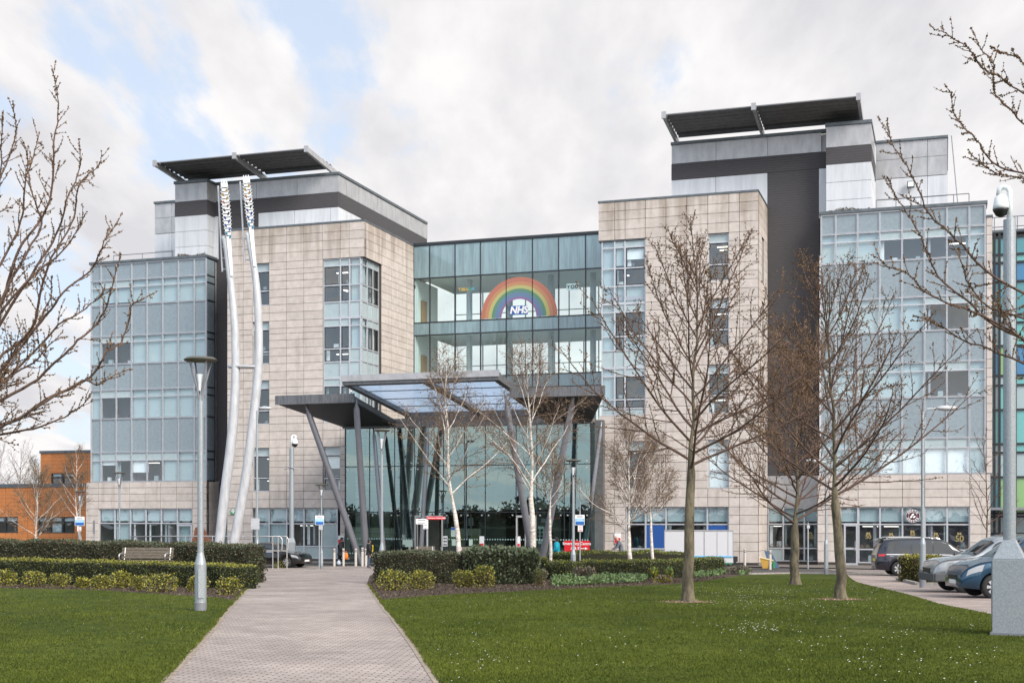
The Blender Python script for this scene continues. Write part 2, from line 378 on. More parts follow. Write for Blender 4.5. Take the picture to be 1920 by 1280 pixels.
def window(P, al, zl, cells, n=-.10, fw=.05, name='window', label=None, thin=False):
    """al: column lines, zl: row lines from the top; cells: rows of strings: o open, b blind, w white blind, h half blind, s panel, d door glass"""
    fr, gl_, bd, pn = MB(), MB(), MB(), MB()
    al = list(al); z0, z1 = zl[-1], zl[0]
    for i, a in enumerate(al):
        e = fw if 0 < i < len(al)-1 else fw*.7
        if thin and i in (0, len(al)-1): continue
        lo = a-e if i else a; hi = a+e if i < len(al)-1 else a
        if i == 0: hi = a+2*e
        if i == len(al)-1: lo = a-2*e
        P.box(fr, lo, hi, n-.03, n+.06, z0, z1)
    for j, z in enumerate(zl):
        if thin and j in (0, len(zl)-1): continue
        lo, hi = (z-2*fw*.7, z) if j == 0 else ((z, z+2*fw*.7) if j == len(zl)-1 else (z-fw*.8, z+fw*.8))
        P.box(fr, al[0], al[-1], n-.03, n+.055, lo, hi)
    for j in range(len(zl)-1):
        for i in range(len(al)-1):
            c = cells[j][i]; a0, a1, b0, b1 = al[i], al[i+1], zl[j+1], zl[j]
            if c == 's': P.box(pn, a0, a1, n-.012, n+.0, b0, b1); continue
            P.quad(gl_, a0, a1, n, b0, b1)
            m = .06 if not thin else 0
            if c == 'b': P.box(bd, a0+m, a1-m, n-.14, n-.12, b0, b1, 0)
            if c == 'w': P.box(bd, a0+m, a1-m, n-.14, n-.12, b0+.02, b1, 1)
            if c == 'h': P.box(bd, a0+m, a1-m, n-.14, n-.12, b0+(b1-b0)*.42, b1, 1)
            if c == 'q': P.box(bd, a0+m, a1-m, n-.14, n-.12, b0+(b1-b0)*.78, b1, 1)
            if c in 'oqh' and b1-b0 > .7 and a1-a0 > .5:        # curtains and clutter just inside the clear panes
                rw_ = random.Random(int(a0*31+b0*17)); e_ = rw_.uniform(.08, .26); s_l = rw_.random() < .5
                if rw_.random() < .6: P.box(bd, a0+m+.02 if s_l else a1-m-.02-e_, a0+m+.02+e_ if s_l else a1-m-.02, n-.32, n-.28, b0+.02, b1-.02, rw_.choice((0, 1)))
                q0 = rw_.uniform(a0+.1, a1-.45); P.box(bd, q0, q0+rw_.uniform(.15, .35), n-.7, n-.5, b0, b0+rw_.uniform(.12, .45), rw_.choice((0, 1, 2)))
                if rw_.random() < .35: P.box(bd, a0+.15, a1-.15, n-1.8, n-1.6, b1-.16, b1-.12, 3)
            if c == 'k': P.box(bd, a0+m, a1-m, n-.14, n-.12, b0+(b1-b0)*.15, b1, 0)
            if c in 'oqhd' and not thin and c != 'd':       # opening sash, darker inner frame
                for q in ((a0+.05, a0+.11, b0+.05, b1-.05), (a1-.11, a1-.05, b0+.05, b1-.05), (a0+.05, a1-.05, b0+.05, b0+.10), (a0+.05, a1-.05, b1-.10, b1-.05)):
                    P.box(fr, q[0], q[1], n-.02, n+.02, q[2], q[3], 1)
    o = HB(fr, name, [M['alu'], M['alud']], label=label)
    if gl_.v: gl_.build('pane', M['gl'], o)
    if bd.v: bd.build1('blind', [M['blind'], M['wblind'], M['joint'], M['glow']], o)
    if pn.v: pn.build('transom_panel', M['spant'], o)
    return o
def core(u0, u1, v0, v1, zt, slabs, depth=3.2, walls=True, z0=0):
    mb = MB()
    mb.box(u0, u1, v0+depth, v0+depth+.2, z0, zt-.3)
    for z in slabs: mb.box(u0+.1, u1-.1, v0+.12, v0+depth, z-.25, z)
    k = int((u1-u0)/4)+1
    for i in range(1, k): mb.box(u0+(u1-u0)*i/k-.06, u0+(u1-u0)*i/k+.06, v0+.25, v0+depth, z0, zt-.4)
    HB(mb, 'interior', M['room'])
    mb = MB()
    mb.box(u0+.02, u0+.2, v0+.3, v1, z0, zt-.05); mb.box(u1-.2, u1-.02, v0+.3, v1, z0, zt-.05)
    mb.box(u0+.2, u1-.2, v1-.2, v1, z0, zt-.05); mb.box(u0+.21, u1-.21, v0+.3, v1-.21, zt-.3, zt-.1)
    HB(mb, 'rear_walls_and_roof', M['grey'])
# ---- curtain walled glass blocks
ZR = [21.24, 20.05, 19.54, 18.27, 16.03, 15.57, 14.0, 12.13, 11.60, 10.05, 7.62, 7.04, 5.51]
FL = [(1,2,3),(4,5,6),(7,8,9),(10,11,12)]
def curtain(u0, widths, states, strips, label):
    P = Pl('F', 83.0); al = [u0]
    for q in widths: al.append(al[-1]+q)
    grid, sp = MB(), MB(); rnd = random.Random(int(abs(u0)))
    for a in al:
        P.box(grid, a-.045, a-.008, -.05, .055, ZR[-1]-.05, ZR[0]); P.box(grid, a+.008, a+.045, -.05, .055, ZR[-1]-.05, ZR[0])
        P.box(grid, a-.01, a+.01, -.05, .02, ZR[-1]-.05, ZR[0], 1)
    for j, z in enumerate(ZR):
        if j in (2, 5, 8, 11): continue
        P.box(grid, al[0]-.04, al[-1]+.04, -.05, .05, z-.045, z+.045)
        if j: P.box(grid, al[0]-.04, al[-1]+.04, .05, .075, z+.02, z+.045)
    HB(grid, 'mullion_grid', [M['alu'], M['alud']])
    for i in range(len(al)-1):
        for a, b in ((0,1),(3,4),(6,7),(9,10)):
            t = [rnd.uniform(-.006, .006) for _ in range(4)]
            p = [(al[i], 83.02+t[0], ZR[b]), (al[i+1], 83.02+t[1], ZR[b]), (al[i+1], 83.02+t[2], ZR[a]), (al[i], 83.02+t[3], ZR[a])]
            sp.hexa([p[0], p[1], (p[1][0], 83.08, p[1][2]), (p[0][0], 83.08, p[0][2]), p[3], p[2], (p[2][0], 83.08, p[2][2]), (p[3][0], 83.08, p[3][2])])
    HB(sp, 'spandrel_panels', M['span'])
    for f, (a, b, c) in enumerate(FL):
        for i in range(len(al)-1):
            s = states[f][i]
            window(P, [al[i], al[i+1]], [ZR[a], ZR[b], ZR[c]], ['s' if strips[f][i] == 's' else 'b', s], n=-.03, fw=.045, thin=True)
    return al
WL = [.84]+[1.285]*6+[.95]
ul = U(171.5); k = (U(387)-ul)/sum(WL); WLs = [q*k for q in WL]
AL = curtain(ul, WLs, ['bkkkbbbb', 'boobbbbb', 'boobbbbb', 'bqohobbb'], ['bssbbbbb', 'bssbbbbb', 'bssbbbbb', 'bsssssbb'], '')
WRr = [U(1567)-U(1540)]+[U(a)-U(b) for a, b in zip((1608,1649.5,1691.5,1733.5,1775.5,1817.5,1847.5), (1567,1608,1649.5,1691.5,1733.5,1775.5,1817.5))]
AR = curtain(U(1540), WRr, ['bbboooob', 'bbbbboob', 'bbbbboob', 'bbbwwwwb'], ['bbbssssb', 'bbbbbssb', 'bbbbbssb', 'bbbssssb'], '')
mb = MB()                                # glazed return of the left block
for a, b in zip(ZR[:-1], ZR[1:]): mb.box(AL[-1]+.02, AL[-1]+.06, 83.02, 84.0, b+.05, a-.05)
HB(mb, 'side_glazing', M['span'])
mb = MB()
for z in ZR: mb.box(AL[-1]+.01, AL[-1]+.08, 83.02, 84.02, z-.05, z+.05)
mb.box(AL[-1]+.01, AL[-1]+.08, 83.98, 84.05, 5.5, 21.2)
HB(mb, 'side_mullions', M['alud'])
mb = MB()
for a in (AL, AR):
    mb.box(a[0]-.12, a[-1]+.12, 82.86, 84.4, 21.29, 21.47)
mb.box(AR[-1]+.05, AR[-1]+.42, 82.9, 84, 20.5, 20.62)
HB(mb, 'roof_edge', M['coping'])
for a in (AL, AR): core(a[0], a[-1], 83, 99, 21.3, [3.9, 8.2, 12.5, 16.5, 20.5])
# ---- travertine bases
ZG = [3.55, 3.05, 2.5, 1.95, 1.45, .9, .2]
zb_ = [5.46, 5.05, 4.6, 4.1]+ZG
B = Pl('F', 82.7)
bl_ = [U(x, 82.7) for x in (161,184.7,213.6,243,272,301,331,360.8,386.8)]
stone_wall(B, bl_, zb_, [(bl_[1], bl_[-2], .1, 3.55)])
br_ = [U(x, 82.7) for x in (1533,1575,1609,1650,1692,1734,1776,1818.5,1857.5)]
stone_wall(B, br_, zb_, [(br_[1], br_[-2], .1, 3.55)])
stone_wall(Pl('R', bl_[-1]+.0), [82.72, 83.6, 84.4], zb_, [])
PX = Pl('F', 82.95); e0 = AR[-1]+.06; zs = [20.5-.52*i for i in range(29)]+[5.5]
stone_wall(PX, [e0, e0+.33], zs, [])
mb = MB()
mb.box(bl_[0], bl_[1]-.3, 82.75, 82.9, 0, .2); mb.box(bl_[-2], bl_[-1], 82.75, 82.9, 0, .2); mb.box(br_[0], br_[1], 82.75, 82.9, 0, .2)
mb.box(bl_[0], bl_[-1]-.01, 82.8, 84.3, 5.2, 5.44); mb.box(br_[0], br_[-1]-.01, 82.8, 84.3, 5.2, 5.44)
mb.box(br_[2], br_[-1], 82.78, 83.1, 0, .18); mb.box(bl_[1], bl_[-2], 82.78, 83.1, 0, .18)
HB(mb, 'plinth', M['joint'])
zg = [3.55, 2.5, 1.0, .18]
window(B, bl_[1:-1], [3.55, 2.5, .18], ['kkkkkk', 'okooob'], n=-.16, fw=.05, label='ground floor windows with roller blinds in the left block')
mb = MB()                                # white framed door by the coffee shop and the side door
def door(P, a0, a1, z0, z1, n, parent=None, frame='alu'):
    d = MB(); w_ = .11
    P.box(d, a0, a0+w_, n-.04, n+.07, z0, z1); P.box(d, a1-w_, a1, n-.04, n+.07, z0, z1); P.box(d, a0+w_, a1-w_, n-.04, n+.065, z1-w_, z1)
    P.box(d, a0+w_, a1-w_, n-.04, n+.065, z0, z0+.14); P.box(d, a0+w_, a1-w_, n-.04, n+.062, .98, 1.10)
    o = HB(d, 'door', M[frame]); g = MB(); P.quad(g, a0+w_, a1-w_, n, z0, z1); g.build('pane', M['gl'], o)
    h = MB(); P.box(h, a1-w_-.06, a1-w_-.03, n+.07, n+.13, .9, 1.5); h.build('handle', M['steel'], o); return o
door(B, br_[1]+.22, br_[2]-.02, .02, 2.5, -.12)
door(B, bl_[-3]+.05, bl_[-2]-.05, .05, 2.42, -.08)
window(B, [br_[1], br_[2]], [3.55, 2.5], ['k'], n=-.16)
window(B, br_[2:-1], zg, ['kkkkk', 'ooooo', 'ooooo'], n=-.16, fw=.05, label='dark shopfront windows of the coffee shop')
core(bl_[0], bl_[-1], 82.9, 99, 5.4, [.12], depth=5)
core(br_[0], br_[-1], 82.9, 99, 5.4, [.12], depth=5)
# ---- travertine wings
FR = [0, .127, .217, .327, .462, .597, .724, .859]
zw = [22.3, 21.74, 21.18, 20.58]
for t, b in ((19.97, 16.05), (16.05, 12.1)): zw += [t-(t-b)*f for f in FR]
zw += [12.1-4.52*f for f in (0, .11, .2, .3, .42, .54, .648, .76, .88)]
zw += [7.58-4.03*f for f in FR]+ZG
WIN = [(17.13, 19.97), (13.21, 16.05), (9.17, 12.1), (4.66, 7.58)]
Wf = Pl('F', 80.0)
wl = [U(x, 80) for x in (426,456,473,504.7,537,569.4,605,637.8,654.6,682.5)]
wr = [U(x, 80) for x in (1122,1152.5,1172,1210,1248.5,1287.5,1327,1366.6,1386.6,1421.5)]
uL, uR = wl[-1], wr[-1]
mL = wl[2]; gl2 = [U(x, 80) for x in (471,502.6,535.6,568,601.5,631.5)]
stone_wall(Wf, wl, zw, [(wl[2], wl[3], a, b) for a, b in WIN]+[(wl[6], uL+.1, 9.17, 19.97), (wl[6], wl[7], 4.66, 7.58), (wl[2], wl[7], .1, 3.55)])
stone_wall(Wf, wr, zw, [(wr[6], wr[7], a, b) for a, b in WIN]+[(wr[0]-.1, wr[3], 9.17, 19.97), (wr[2], wr[3], 4.66, 7.58), (wr[2], wr[7], .1, 3.55)])
sv = [80.05]+[VV(x, uL) for x in (704,716,734,748,762,775.5)]
SP = Pl('R', uL)
stone_wall(SP, sv, zw, [(80, sv[2], 9.17, 19.97)])
stone_wall(Pl('R', uR), [80.05, 81.7, 82.9, 84.35], zw, [(81.7, 82.9, a, b) for a, b in WIN])
mb = MB()
mb.box(wl[0], uL+.03, 79.97, 80.6, 22.3, 22.42); mb.box(uL-.5, uL+.03, 80.6, 88.6, 22.3, 22.42)
mb.box(wr[0]-.03, uR+.03, 79.97, 80.6, 22.3, 22.42); mb.box(uR-.5, uR+.03, 80.6, 84.4, 22.3, 22.42)
mb.box(wr[0]-.03, wr[0]+.4, 80.6, 88, 22.3, 22.42)
mb.box(wr[0], wr[3], 80.05, 80.5, 19.9, 19.96)
HB(mb, 'wing_coping', M['coping'])
mb = MB(); mb.box(wl[0], wl[2], 80.06, 80.3, 0, .2); mb.box(wl[2], wl[7], 80.1, 80.4, 0, .17); mb.box(wr[0], wr[2], 80.06, 80.3, 0, .2); mb.box(wr[7], wr[9], 80.06, 80.3, 0, .2); mb.box(wr[2], wr[7], 80.1, 80.4, 0, .17)
HB(mb, 'wing_plinth', M['joint'])
for i, (a, b) in enumerate(WIN):
    window(Wf, [wl[2], wl[3]], [b, b-.52, b-1.85 if i < 1 else b-2.02, a], ['s', 'o', 'o' if i != 1 else 'q'], n=-.2)
    window(Wf, [wr[6], wr[7]], [b, b-.52, b-1.85, a], ['s', 'o' if i < 3 else 'w', 'o' if i < 3 else 'w'], n=-.2)
window(Wf, [wl[6], wl[7]], [7.58, 7.06, 5.5, 4.66], ['s', 'h', 'o'], n=-.2)
window(Wf, [wr[2], wr[3]], [7.58, 7.06, 5.5, 4.66], ['s', 'o', 'o'], n=-.2)
# projecting bays, one window group per storey
bz = [(19.97, 19.5, 18.22, 17.12, 16.05), (16.05, 15.53, 14.03, 13.17, 12.1), (12.1, 11.6, 10.15, 9.6, 9.17)]
bayL = [wl[6], U(639, 80.15), U(656, 80.15), U(677.3, 80.15)]
sL = Pl('R', bayL[-1]); svb = [80.16, VV(688, bayL[-1]), VV(698, bayL[-1]), sv[2]]
bayR = [U(1128.3, 80.15), U(1153, 80.15), U(1172.3, 80.15), wr[3]]
cl = [['ssb', 'oob', 'oob', 'sss'], ['ssb', 'oob', 'oos', 'sss'], ['sss', 'oob', 'sss', 'sss']]
cr_ = [['bss', 'bkh', 'boo', 'bbb'], ['bss', 'boo', 'bob', 'sss'], ['bss', 'boo', 'boo', 'sss']]
cs = [['bss', 'boo', 'soo', 'sss'], ['bss', 'boo', 'sss', 'sss'], ['bss', 'boo', 'sss', 'sss']]
for z, a, b, c in zip(bz, cl, cr_, cs):
    window(Wf, bayL, z, a, n=-.15); window(sL, svb, z, c, n=0); window(Wf, bayR, z, b, n=-.15)
window(Wf, gl2, zg, ['kkkkk', 'bboos', 'sssss'], n=-.2, label='ground floor windows with half lowered blinds in the left wing')
gr2 = [U(x, 80) for x in (1172.5,1209.6,1248,1286,1325.5,1366)]
window(Wf, gr2, zg, ['kkkkk', 'ooooo', 'sssss'], n=-.2, label='ground floor windows with blue boards in the right wing')
mb = MB()
Wf.box(mb, gr2[1]+.05, gr2[2]-.05, -.19, -.17, 1.05, 2.45); Wf.box(mb, gr2[4]+.05, gr2[5]-.05, -.19, -.17, 1.05, 2.45)
HB(mb, 'blue_board', plain('board_paint_blue', (.01, .07, .27), .5))
sl = [3.9, 8.2, 12.5, 16.5, 20.5]
core(wl[0], bayL[-1]-.35, 80.1, 84.3, 22.25, sl, depth=3.6); core(wr[0]+.1, uR-.06, 80.1, 84.3, 22.25, sl, depth=3.6)
mb = MB(); ua, ub = wr[6]+.3, wr[7]+.6
for va, z in ((81.6, 19.45), (82.6, 19.45)): mb.box(ua, ub, va, va+.18, z, z+.03)
HB(mb, 'ceiling_lamp', mat('lamp_glow', (.9, .8, .6), .5, emit=((1, .85, .6), 2.2)))
# ---- dark brick towers, penthouses
Q = Pl('F', 84.4)
def clad(P, al, z0, z1, mi, mb, g=.012):
    for a, b in zip(al[:-1], al[1:]): P.box(mb, a+g, b-g, -.12, 0, z0+g, z1-g, mi)
u4 = lambda x: U(x, 84.4)
mb = MB()
mb.box(u4(403), u4(484.5), 84.4, 84.6, 5.5, 24.5); mb.box(u4(403), -40.1, 84.37, 84.6, 24.5, 25.5)
mb.box(-40.3, -40.08, 84.6, 101, 24.5, 25.5)
mb.box(-40.32, -40.12, 84.62, 101, 22, 24.5)
mb.box(u4(1439), u4(1536), 84.4, 84.6, 5.5, 24.5); mb.box(u4(1259), u4(1550), 84.37, 84.6, 24.5, 25.5)
HB(mb, 'dark_brick_tower', M['brick'])
wh = MB(); gy = MB(); cp = MB(); bk = MB()
clad(Q, [u4(x) for x in (484.5, 552, 620)]+[-40.1], 21, 24.48, 0, wh)
clad(Pl('R', -40.1), [84.42, VV(650, -40.1), 88.2], 22.3, 24.48, 0, wh)
clad(Q, [u4(x) for x in (403, 452.5, 481, 557)]+[-40.1], 25.52, 26.72, 0, gy)
clad(Pl('R', -40.1), [84.42]+[VV(x, -40.1) for x in (650,672.5,707.5,741,772,801.5)], 25.52, 26.72, 0, gy)
clad(Q, [u4(x) for x in (1259, 1342, 1439)], 21, 24.48, 0, wh)
clad(Q, [u4(x) for x in (1259, 1342.5, 1439.5, 1540)], 25.52, 26.72, 0, gy)
wh.box(u4(1536), u4(1550), 84.3, 84.5, 21.4, 24.45)
wh.box(u4(399), u4(410), 84.3, 84.5, 21.4, 24.45)
cp.box(u4(403), -40.02, 84.3, 84.7, 26.72, 26.9); cp.box(-40.3, -40.02, 84.7, 101, 26.72, 26.9)
cp.box(u4(1258), u4(1550), 84.3, 84.7, 26.72, 26.9)
# small roof boxes
for x0, x1, m_ in ((328, 388.3, 0), (1548.8, 1633.5, 1)):
    a, b = U(x0, 83.3), U(x1, 83.3); P = Pl('F', 83.3); S = Pl('R', b)
    for z0, z1 in ((21.5, 22.2), (22.2, 23.3), (23.3, 24.4)):
        clad(P, [a, b], z0, z1, 0, wh); clad(S, [83.32, 84.5+3*m_], z0, z1, 0, wh)
    bk.box(a, b+.0, 83.28, 83.5, 24.4, 25.42); bk.box(b-.2, b+.02, 83.5, 84.4+4*m_, 24.4, 25.42)
    clad(P, [a, b], 25.44, 26.72, 0, gy); clad(S, [83.32, 84.5+3*m_], 25.44, 26.72, 0, gy)
    cp.box(a-.05, b+.05, 83.2, 84.4+3.5*m_, 26.72, 26.92); wh.box(a+.05, b-.14, 83.45, 87.5, 21.5, 26.6)
for x0, x1, j in ((290, 331, 322), (1642, 1776.5, 1739)):
    a, b = U(x0, 88.5), U(x1, 88.5); P = Pl('F', 88.5); uj = U(j, 88.5); e1 = [a, uj, b]
    clad(P, e1, 24.55, 25.75, 0, gy); clad(P, e1, 25.75, 26.85, 0, gy); clad(P, e1, 23.2, 24.53, 0, wh); clad(P, e1, 21.5, 23.2, 0, wh)
    gy.box(a, b, 88.7, 97, 24.55, 26.8); wh.box(a, b, 88.7, 97, 21.5, 24.54); cp.box(a-.04, b+.04, 88.4, 97, 26.85, 27.0)
wh.box(-52, -40.4, 84.7, 100.8, 21.5, 26.6); wh.box(u4(1259)+.1, u4(1550), 84.7, 97, 21.5, 26.6)
HB(wh, 'white_cladding', M['white']); HB(gy, 'grey_cladding', M['grey']); HB(cp, 'penthouse_coping', M['coping']); HB(bk, 'dark_cladding_band', M['brick'])
mb = MB()                                # brown panel and glazing below the left tower, dark sheet as the shade of the gap beside the left block
mb.box(u4(403), u4(440), 84.45, 84.6, 3.6, 5.4)
HB(mb, 'brown_panel', M['brick'])
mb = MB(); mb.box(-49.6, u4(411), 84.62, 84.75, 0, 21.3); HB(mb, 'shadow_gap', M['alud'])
window(Q, [u4(404), u4(418), u4(434)], [3.5, 2.5, .1], ['bb', 'bb'], n=-.1)
xg = [u4(x) for x in (1439.5, 1468.5, 1508, 1534)]
mb = MB(); mb.box(xg[0], xg[-1], 84.4, 84.6, 3.55, 5.48); HB(mb, 'grey_panel', M['grey'])
window(Q, xg, zg, ['kkk', 'ooo', 'soo'], n=-.1, label='dark shopfront windows under the brick tower')
mb = MB(); mb.box(xg[0], xg[-1], 84.5, 84.7, 0, .17); HB(mb, 'tower_plinth', M['joint'])
core(xg[0]-.2, xg[-1]+.3, 84.6, 92, 5.5, [.12], depth=5)
# roof solar shades
for u0, um, u1, nm in ((-52.65, U(441, 81.2), -40.9, 0), (-16.5, U(1413.5, 81.2), -4.86, 1)):
    o = HB(MB(), 'solar_shade', M['louvre'], label='sloping roof shade of dark slats on the %s penthouse' % ('right' if nm else 'left'))
    rb = MB(); sl_ = MB()
    for u in (u0, um, u1):
        rb.hexa([(u-.09,81.1,27.50),(u+.09,81.1,27.50),(u+.09,85.6,26.98),(u-.09,85.6,26.98),(u-.09,81.1,27.85),(u+.09,81.1,27.85),(u+.09,85.6,27.35),(u-.09,85.6,27.35)])
        rb.box(u-.14, u+.14, 81.0, 81.12, 27.48, 27.9)
    for i in range(7):
        v = 81.2+i*.58; z = 27.74-i*.032
        for a, b in ((u0+.1, um-.1), (um+.1, u1-.1)):
            pr = []
            for t in range(6):
                q = t/5; pr.append((v+.66*q, z+.17*math.sin(q*math.pi)-.09*q))
            for (v0_, z0_), (v1_, z1_) in zip(pr[:-1], pr[1:]):
                sl_.hexa([(a,v0_,z0_-.03),(b,v0_,z0_-.03),(b,v1_,z1_-.03),(a,v1_,z1_-.03),(a,v0_,z0_),(b,v0_,z0_),(b,v1_,z1_),(a,v1_,z1_)])
    rb.build('rib', M['grey'], o); sl_.build('slats', M['louvre'], o)
    bm_ = MB(); bm_.box(u0+1.2, u1-.2, 86.3, 86.6, 27.1, 27.4)
    for q in range(6):
        u = u0+1.5+q*(u1-u0-2.2)/5; bm_.box(u-.08, u+.08, 86.35, 86.55, 26.9, 27.1)
    bm_.build('support_beam', M['conc'], o)
# ---- glass link bridge
KV = 88.6
ku = [U(x, KV) for x in (775.5, 805.8, 853.4, 900.9, 949.3, 998.5, 1047.4, 1098)]; ku.append(2*ku[-1]-ku[-2]); ku.append(2*ku[-1]-ku[-2])
kz = [22.3, 19.96, 16.8, 15.9, 12.85, 11.95, 8.7]
KP = Pl('F', KV); g1 = MB(); g2 = MB(); g3 = MB()
for u in ku: KP.box(g1, u-.035, u+.035, -.12, .03, 8.7, 22.3)
for z in kz: KP.box(g1, ku[0], ku[-1], -.12, .025, z-.04, z+.04)
KP.box(g1, ku[0], ku[-1], -1.2, .08, 22.3, 22.5)
HB(g1, 'link_mullions', M['alud'])
for i in range(len(ku)-1):
    for j in range(6): (KP.quad(g3 if j in (1, 3, 5) else g2, ku[i], ku[i+1], 0, kz[j+1], kz[j]))
HB(g3, 'link_glazing', M['glk']); HB(g2, 'link_spandrels', M['spank'])
mb = MB()
for z in (20.2, 16.15, 12.2): mb.box(ku[0], ku[-1], KV+.15, 97, z, z+.35)
mb.box(ku[0], ku[-1], KV+.1, KV+.3, 19.97, 22.25); mb.box(ku[0], ku[-1], KV+.1, KV+.3, 15.92, 16.75); mb.box(ku[0], ku[-1], KV+.1, KV+.3, 11.97, 12.8)
mb.box(ku[0], ku[-1], KV+.3, 97, 8.7, 8.9)
mb.box(ku[0]+.02, ku[0]+.14, KV+.3, 93, 8.7, 20); mb.box(ku[0], ku[-1], KV+.2, 97, 22.1, 22.28)
HB(mb, 'link_floors', M['ceil'])
mb = MB()
for i in range(5):
    u = ku[0]+3.2+i*3.1; mb.tube([(u, 91.5, 8.9), (u, 91.5, 20.2)], .22, 12)
HB(mb, 'link_columns', M['white'])
mb = MB()
for i in range(16):
    u = ku[0]+i*1.15; mb.box(u-.04, u+.04, 97, 97.1, 8.9, 20.2)
for z in (9.8, 11.2, 13.2, 14.6, 17.2, 18.6): mb.box(ku[0], ku[-1], 97, 97.08, z-.03, z+.03)
HB(mb, 'rear_mullions', M['alu'])
mb = MB(); mb.box(ku[0]+.15, ku[0]+.25, 89.6, 90.6, 16.5, 18.6); mb.box(ku[0]+.15, ku[0]+.25, 89.6, 90.6, 12.55, 14.65); HB(mb, 'link_door', mat('timber_door', (.30, .17, .08), .5))
# rainbow on the middle pane and the health service mark
rc = (U(902, KV)+U(1045.5, KV))/2; rr = (U(1045.5, KV)-U(902, KV))/2; z0 = 16.86
cols = [(.38,.14,.09), (.42,.20,.10), (.38,.37,.14), (.09,.21,.14), (.11,.18,.29), (.16,.13,.38)]
bands = [1, .885, .80, .715, .63, .51, .455]; cols[5] = (.22, .12, .26)
rb = HB(MB(), 'rainbow', M['white'], label='painted rainbow arch across the upper link glazing')
for k in range(6):
    mb = MB(); o_, i_ = bands[k]*rr, bands[k+1]*rr; n = 48
    zs_ = 1.0
    for j in range(n):
        a, b = math.pi*j/n, math.pi*(j+1)/n
        for yo in (-.03,):
            mb.poly([(rc+o_*math.cos(a), KV+yo, z0+o_*math.sin(a)), (rc+o_*math.cos(b), KV+yo, z0+o_*math.sin(b)), (rc+i_*math.cos(b), KV+yo, z0+i_*math.sin(b)), (rc+i_*math.cos(a), KV+yo, z0+i_*math.sin(a))])
    mb.build('band', mat('rainbow_paint', cols[k], .35), rb)
un = U(973, KV)
mb = MB(); mb.box(un-.66, un+.66, KV-.07, KV-.04, 17.03, 17.66); sg = HB(mb, 'logo', mat('logo_blue', (.03, .10, .34), .4))
text('lettering', 'NHS', .66, M['sign_white'], sg, (un, KV-.075, 17.34), bold=.03, shear=.2, sx=1.0)
th = HB(MB(), 'thank_you_letters', M['white'])
for i, (ch, c_) in enumerate(zip('THANK', ((.75,.4,.1),(.75,.65,.1),(.75,.4,.1),(.1,.45,.3),(.15,.4,.6)))):
    text('letter', ch, .33, mat('letter_paint', tuple(x*.7 for x in c_), .5), th, (U(862+i*6.5, KV), KV-.02, 19.0), depth=.006, bold=.01)
for i, ch in enumerate('YOU'):
    u = U(1066+i*7.5, KV); mb = MB(); mb.box(u-.15, u+.15, KV+.03, KV+.04, 18.55, 19.0); mb.build('card', M['sign_white'], th)
    text('letter', ch, .34, M['sign_black'], th, (u, KV-.01, 18.78), depth=.006, bold=.01)
# ---- entrance lobby
LV = 78.5; LP = Pl('F', LV)
lx = [648.2, 693, 740, 777.5, 831.7, 871, 910, 967.7, 1006.6, 1058, 1107.5]
lu = [U(x, LV) for x in lx]; lz = [8.65, 6.17, 3.25, .06]
LR = Pl('R', lu[-1]); lvs = [LV, 80.45]
fr = MB(); g = MB(); bo = MB()
for u in lu: LP.box(fr, u-.028, u+.028, -.14, .01, .05, 8.65)
for z in lz: LP.box(fr, lu[0], lu[-1], -.12, .008, z-.03, z+.03); LR.box(fr, LV, 80.45, -.1, .008, z-.03, z+.03)
fr.box(lu[0]-.06, lu[0]-.0, LV-.02, 80, 0, 8.7)
for j in range(3):
    for i in range(10):
        if j == 2 and i in (3, 7):
            LP.quad(g, lu[i], lu[i+1], 0, 3.0, 3.25); continue
        LP.quad(g, lu[i]+.015, lu[i+1]-.015, 0, lz[j+1], lz[j])
        for a in (lu[i]+.22, lu[i+1]-.22):
            for z in (lz[j]-.2, lz[j+1]+.2): LP.box(bo, a-.04, a+.04, 0, .05, z-.04, z+.04)
    LR.quad(g, LV, 80.45, 0, lz[j+1], lz[j])
lb = HB(fr, 'entrance_lobby', M['alud'], label='tall frameless glass entrance lobby under the canopy')
g.build('glazing', M['gll'], lb); bo.build('glass_fixings', M['steel'], lb)
for i in (3, 7):
    d = MB(); a, b = lu[i]+.02, lu[i+1]-.02
    LP.box(d, a, a+.09, -.05, .09, .05, 3.0); LP.box(d, b-.09, b, -.05, .09, .05, 3.0); LP.box(d, a, b, -.05, .09, 2.92, 3.04)
    if i == 7:
        LP.box(d, a+.55, a+.62, -.06, .02, .05, 2.9); LP.box(d, b-.5, b-.43, -.06, .02, .05, 2.9)
    else: LP.box(d, a+.14, a+.2, -.06, .02, .05, 2.9)
    d.build('doorway', M['steel'], lb)
mb = MB()
mb.box(lu[0]+.1, lu[-1]+.2, 86.5, 86.7, 0, 8.5); mb.box(lu[0]+.05, lu[-1], LV+.2, 88.4, 8.75, 8.95); mb.box(lu[0]+.05, lu[0]+.2, 80.6, 88, 0, 8.7)
mb.box(lu[0], lu[-1], LV+.1, 86.5, .02, .05)
for u, a, b in ((lu[1]-.4, 80.5, 5.5), (lu[2]+.4, 83, 8.4), (lu[5], 84, 8.4), (lu[8]-.5, 82.5, 6), (lu[9], 84.5, 8.4)): mb.box(u-1.0, u+.9, a, a+.3, 0, b)
mb.box(lu[0]+.2, lu[-1], 81.6, 86.4, 3.4, 3.8)
mb.build('interior', M['roomd'], lb)
mb = MB(); mb.box(lu[7]+.5, lu[8]-.1, 80.4, 80.44, 1.25, 2.35); mb.build('notice_board', mat('notice_board', (.45, .47, .45), .6), lb)
mb = MB(); rnd = random.Random(4)
for i in range(13): 
    a = lu[7]+.85+(i % 5)*.24-(i//5 == 0)*0; z = 1.55+(i//5)*.24; mb.box(a-.07, a+.07, 80.36, 80.4, z, z+.17)
mb.build('portraits', M['sign_black'], lb)
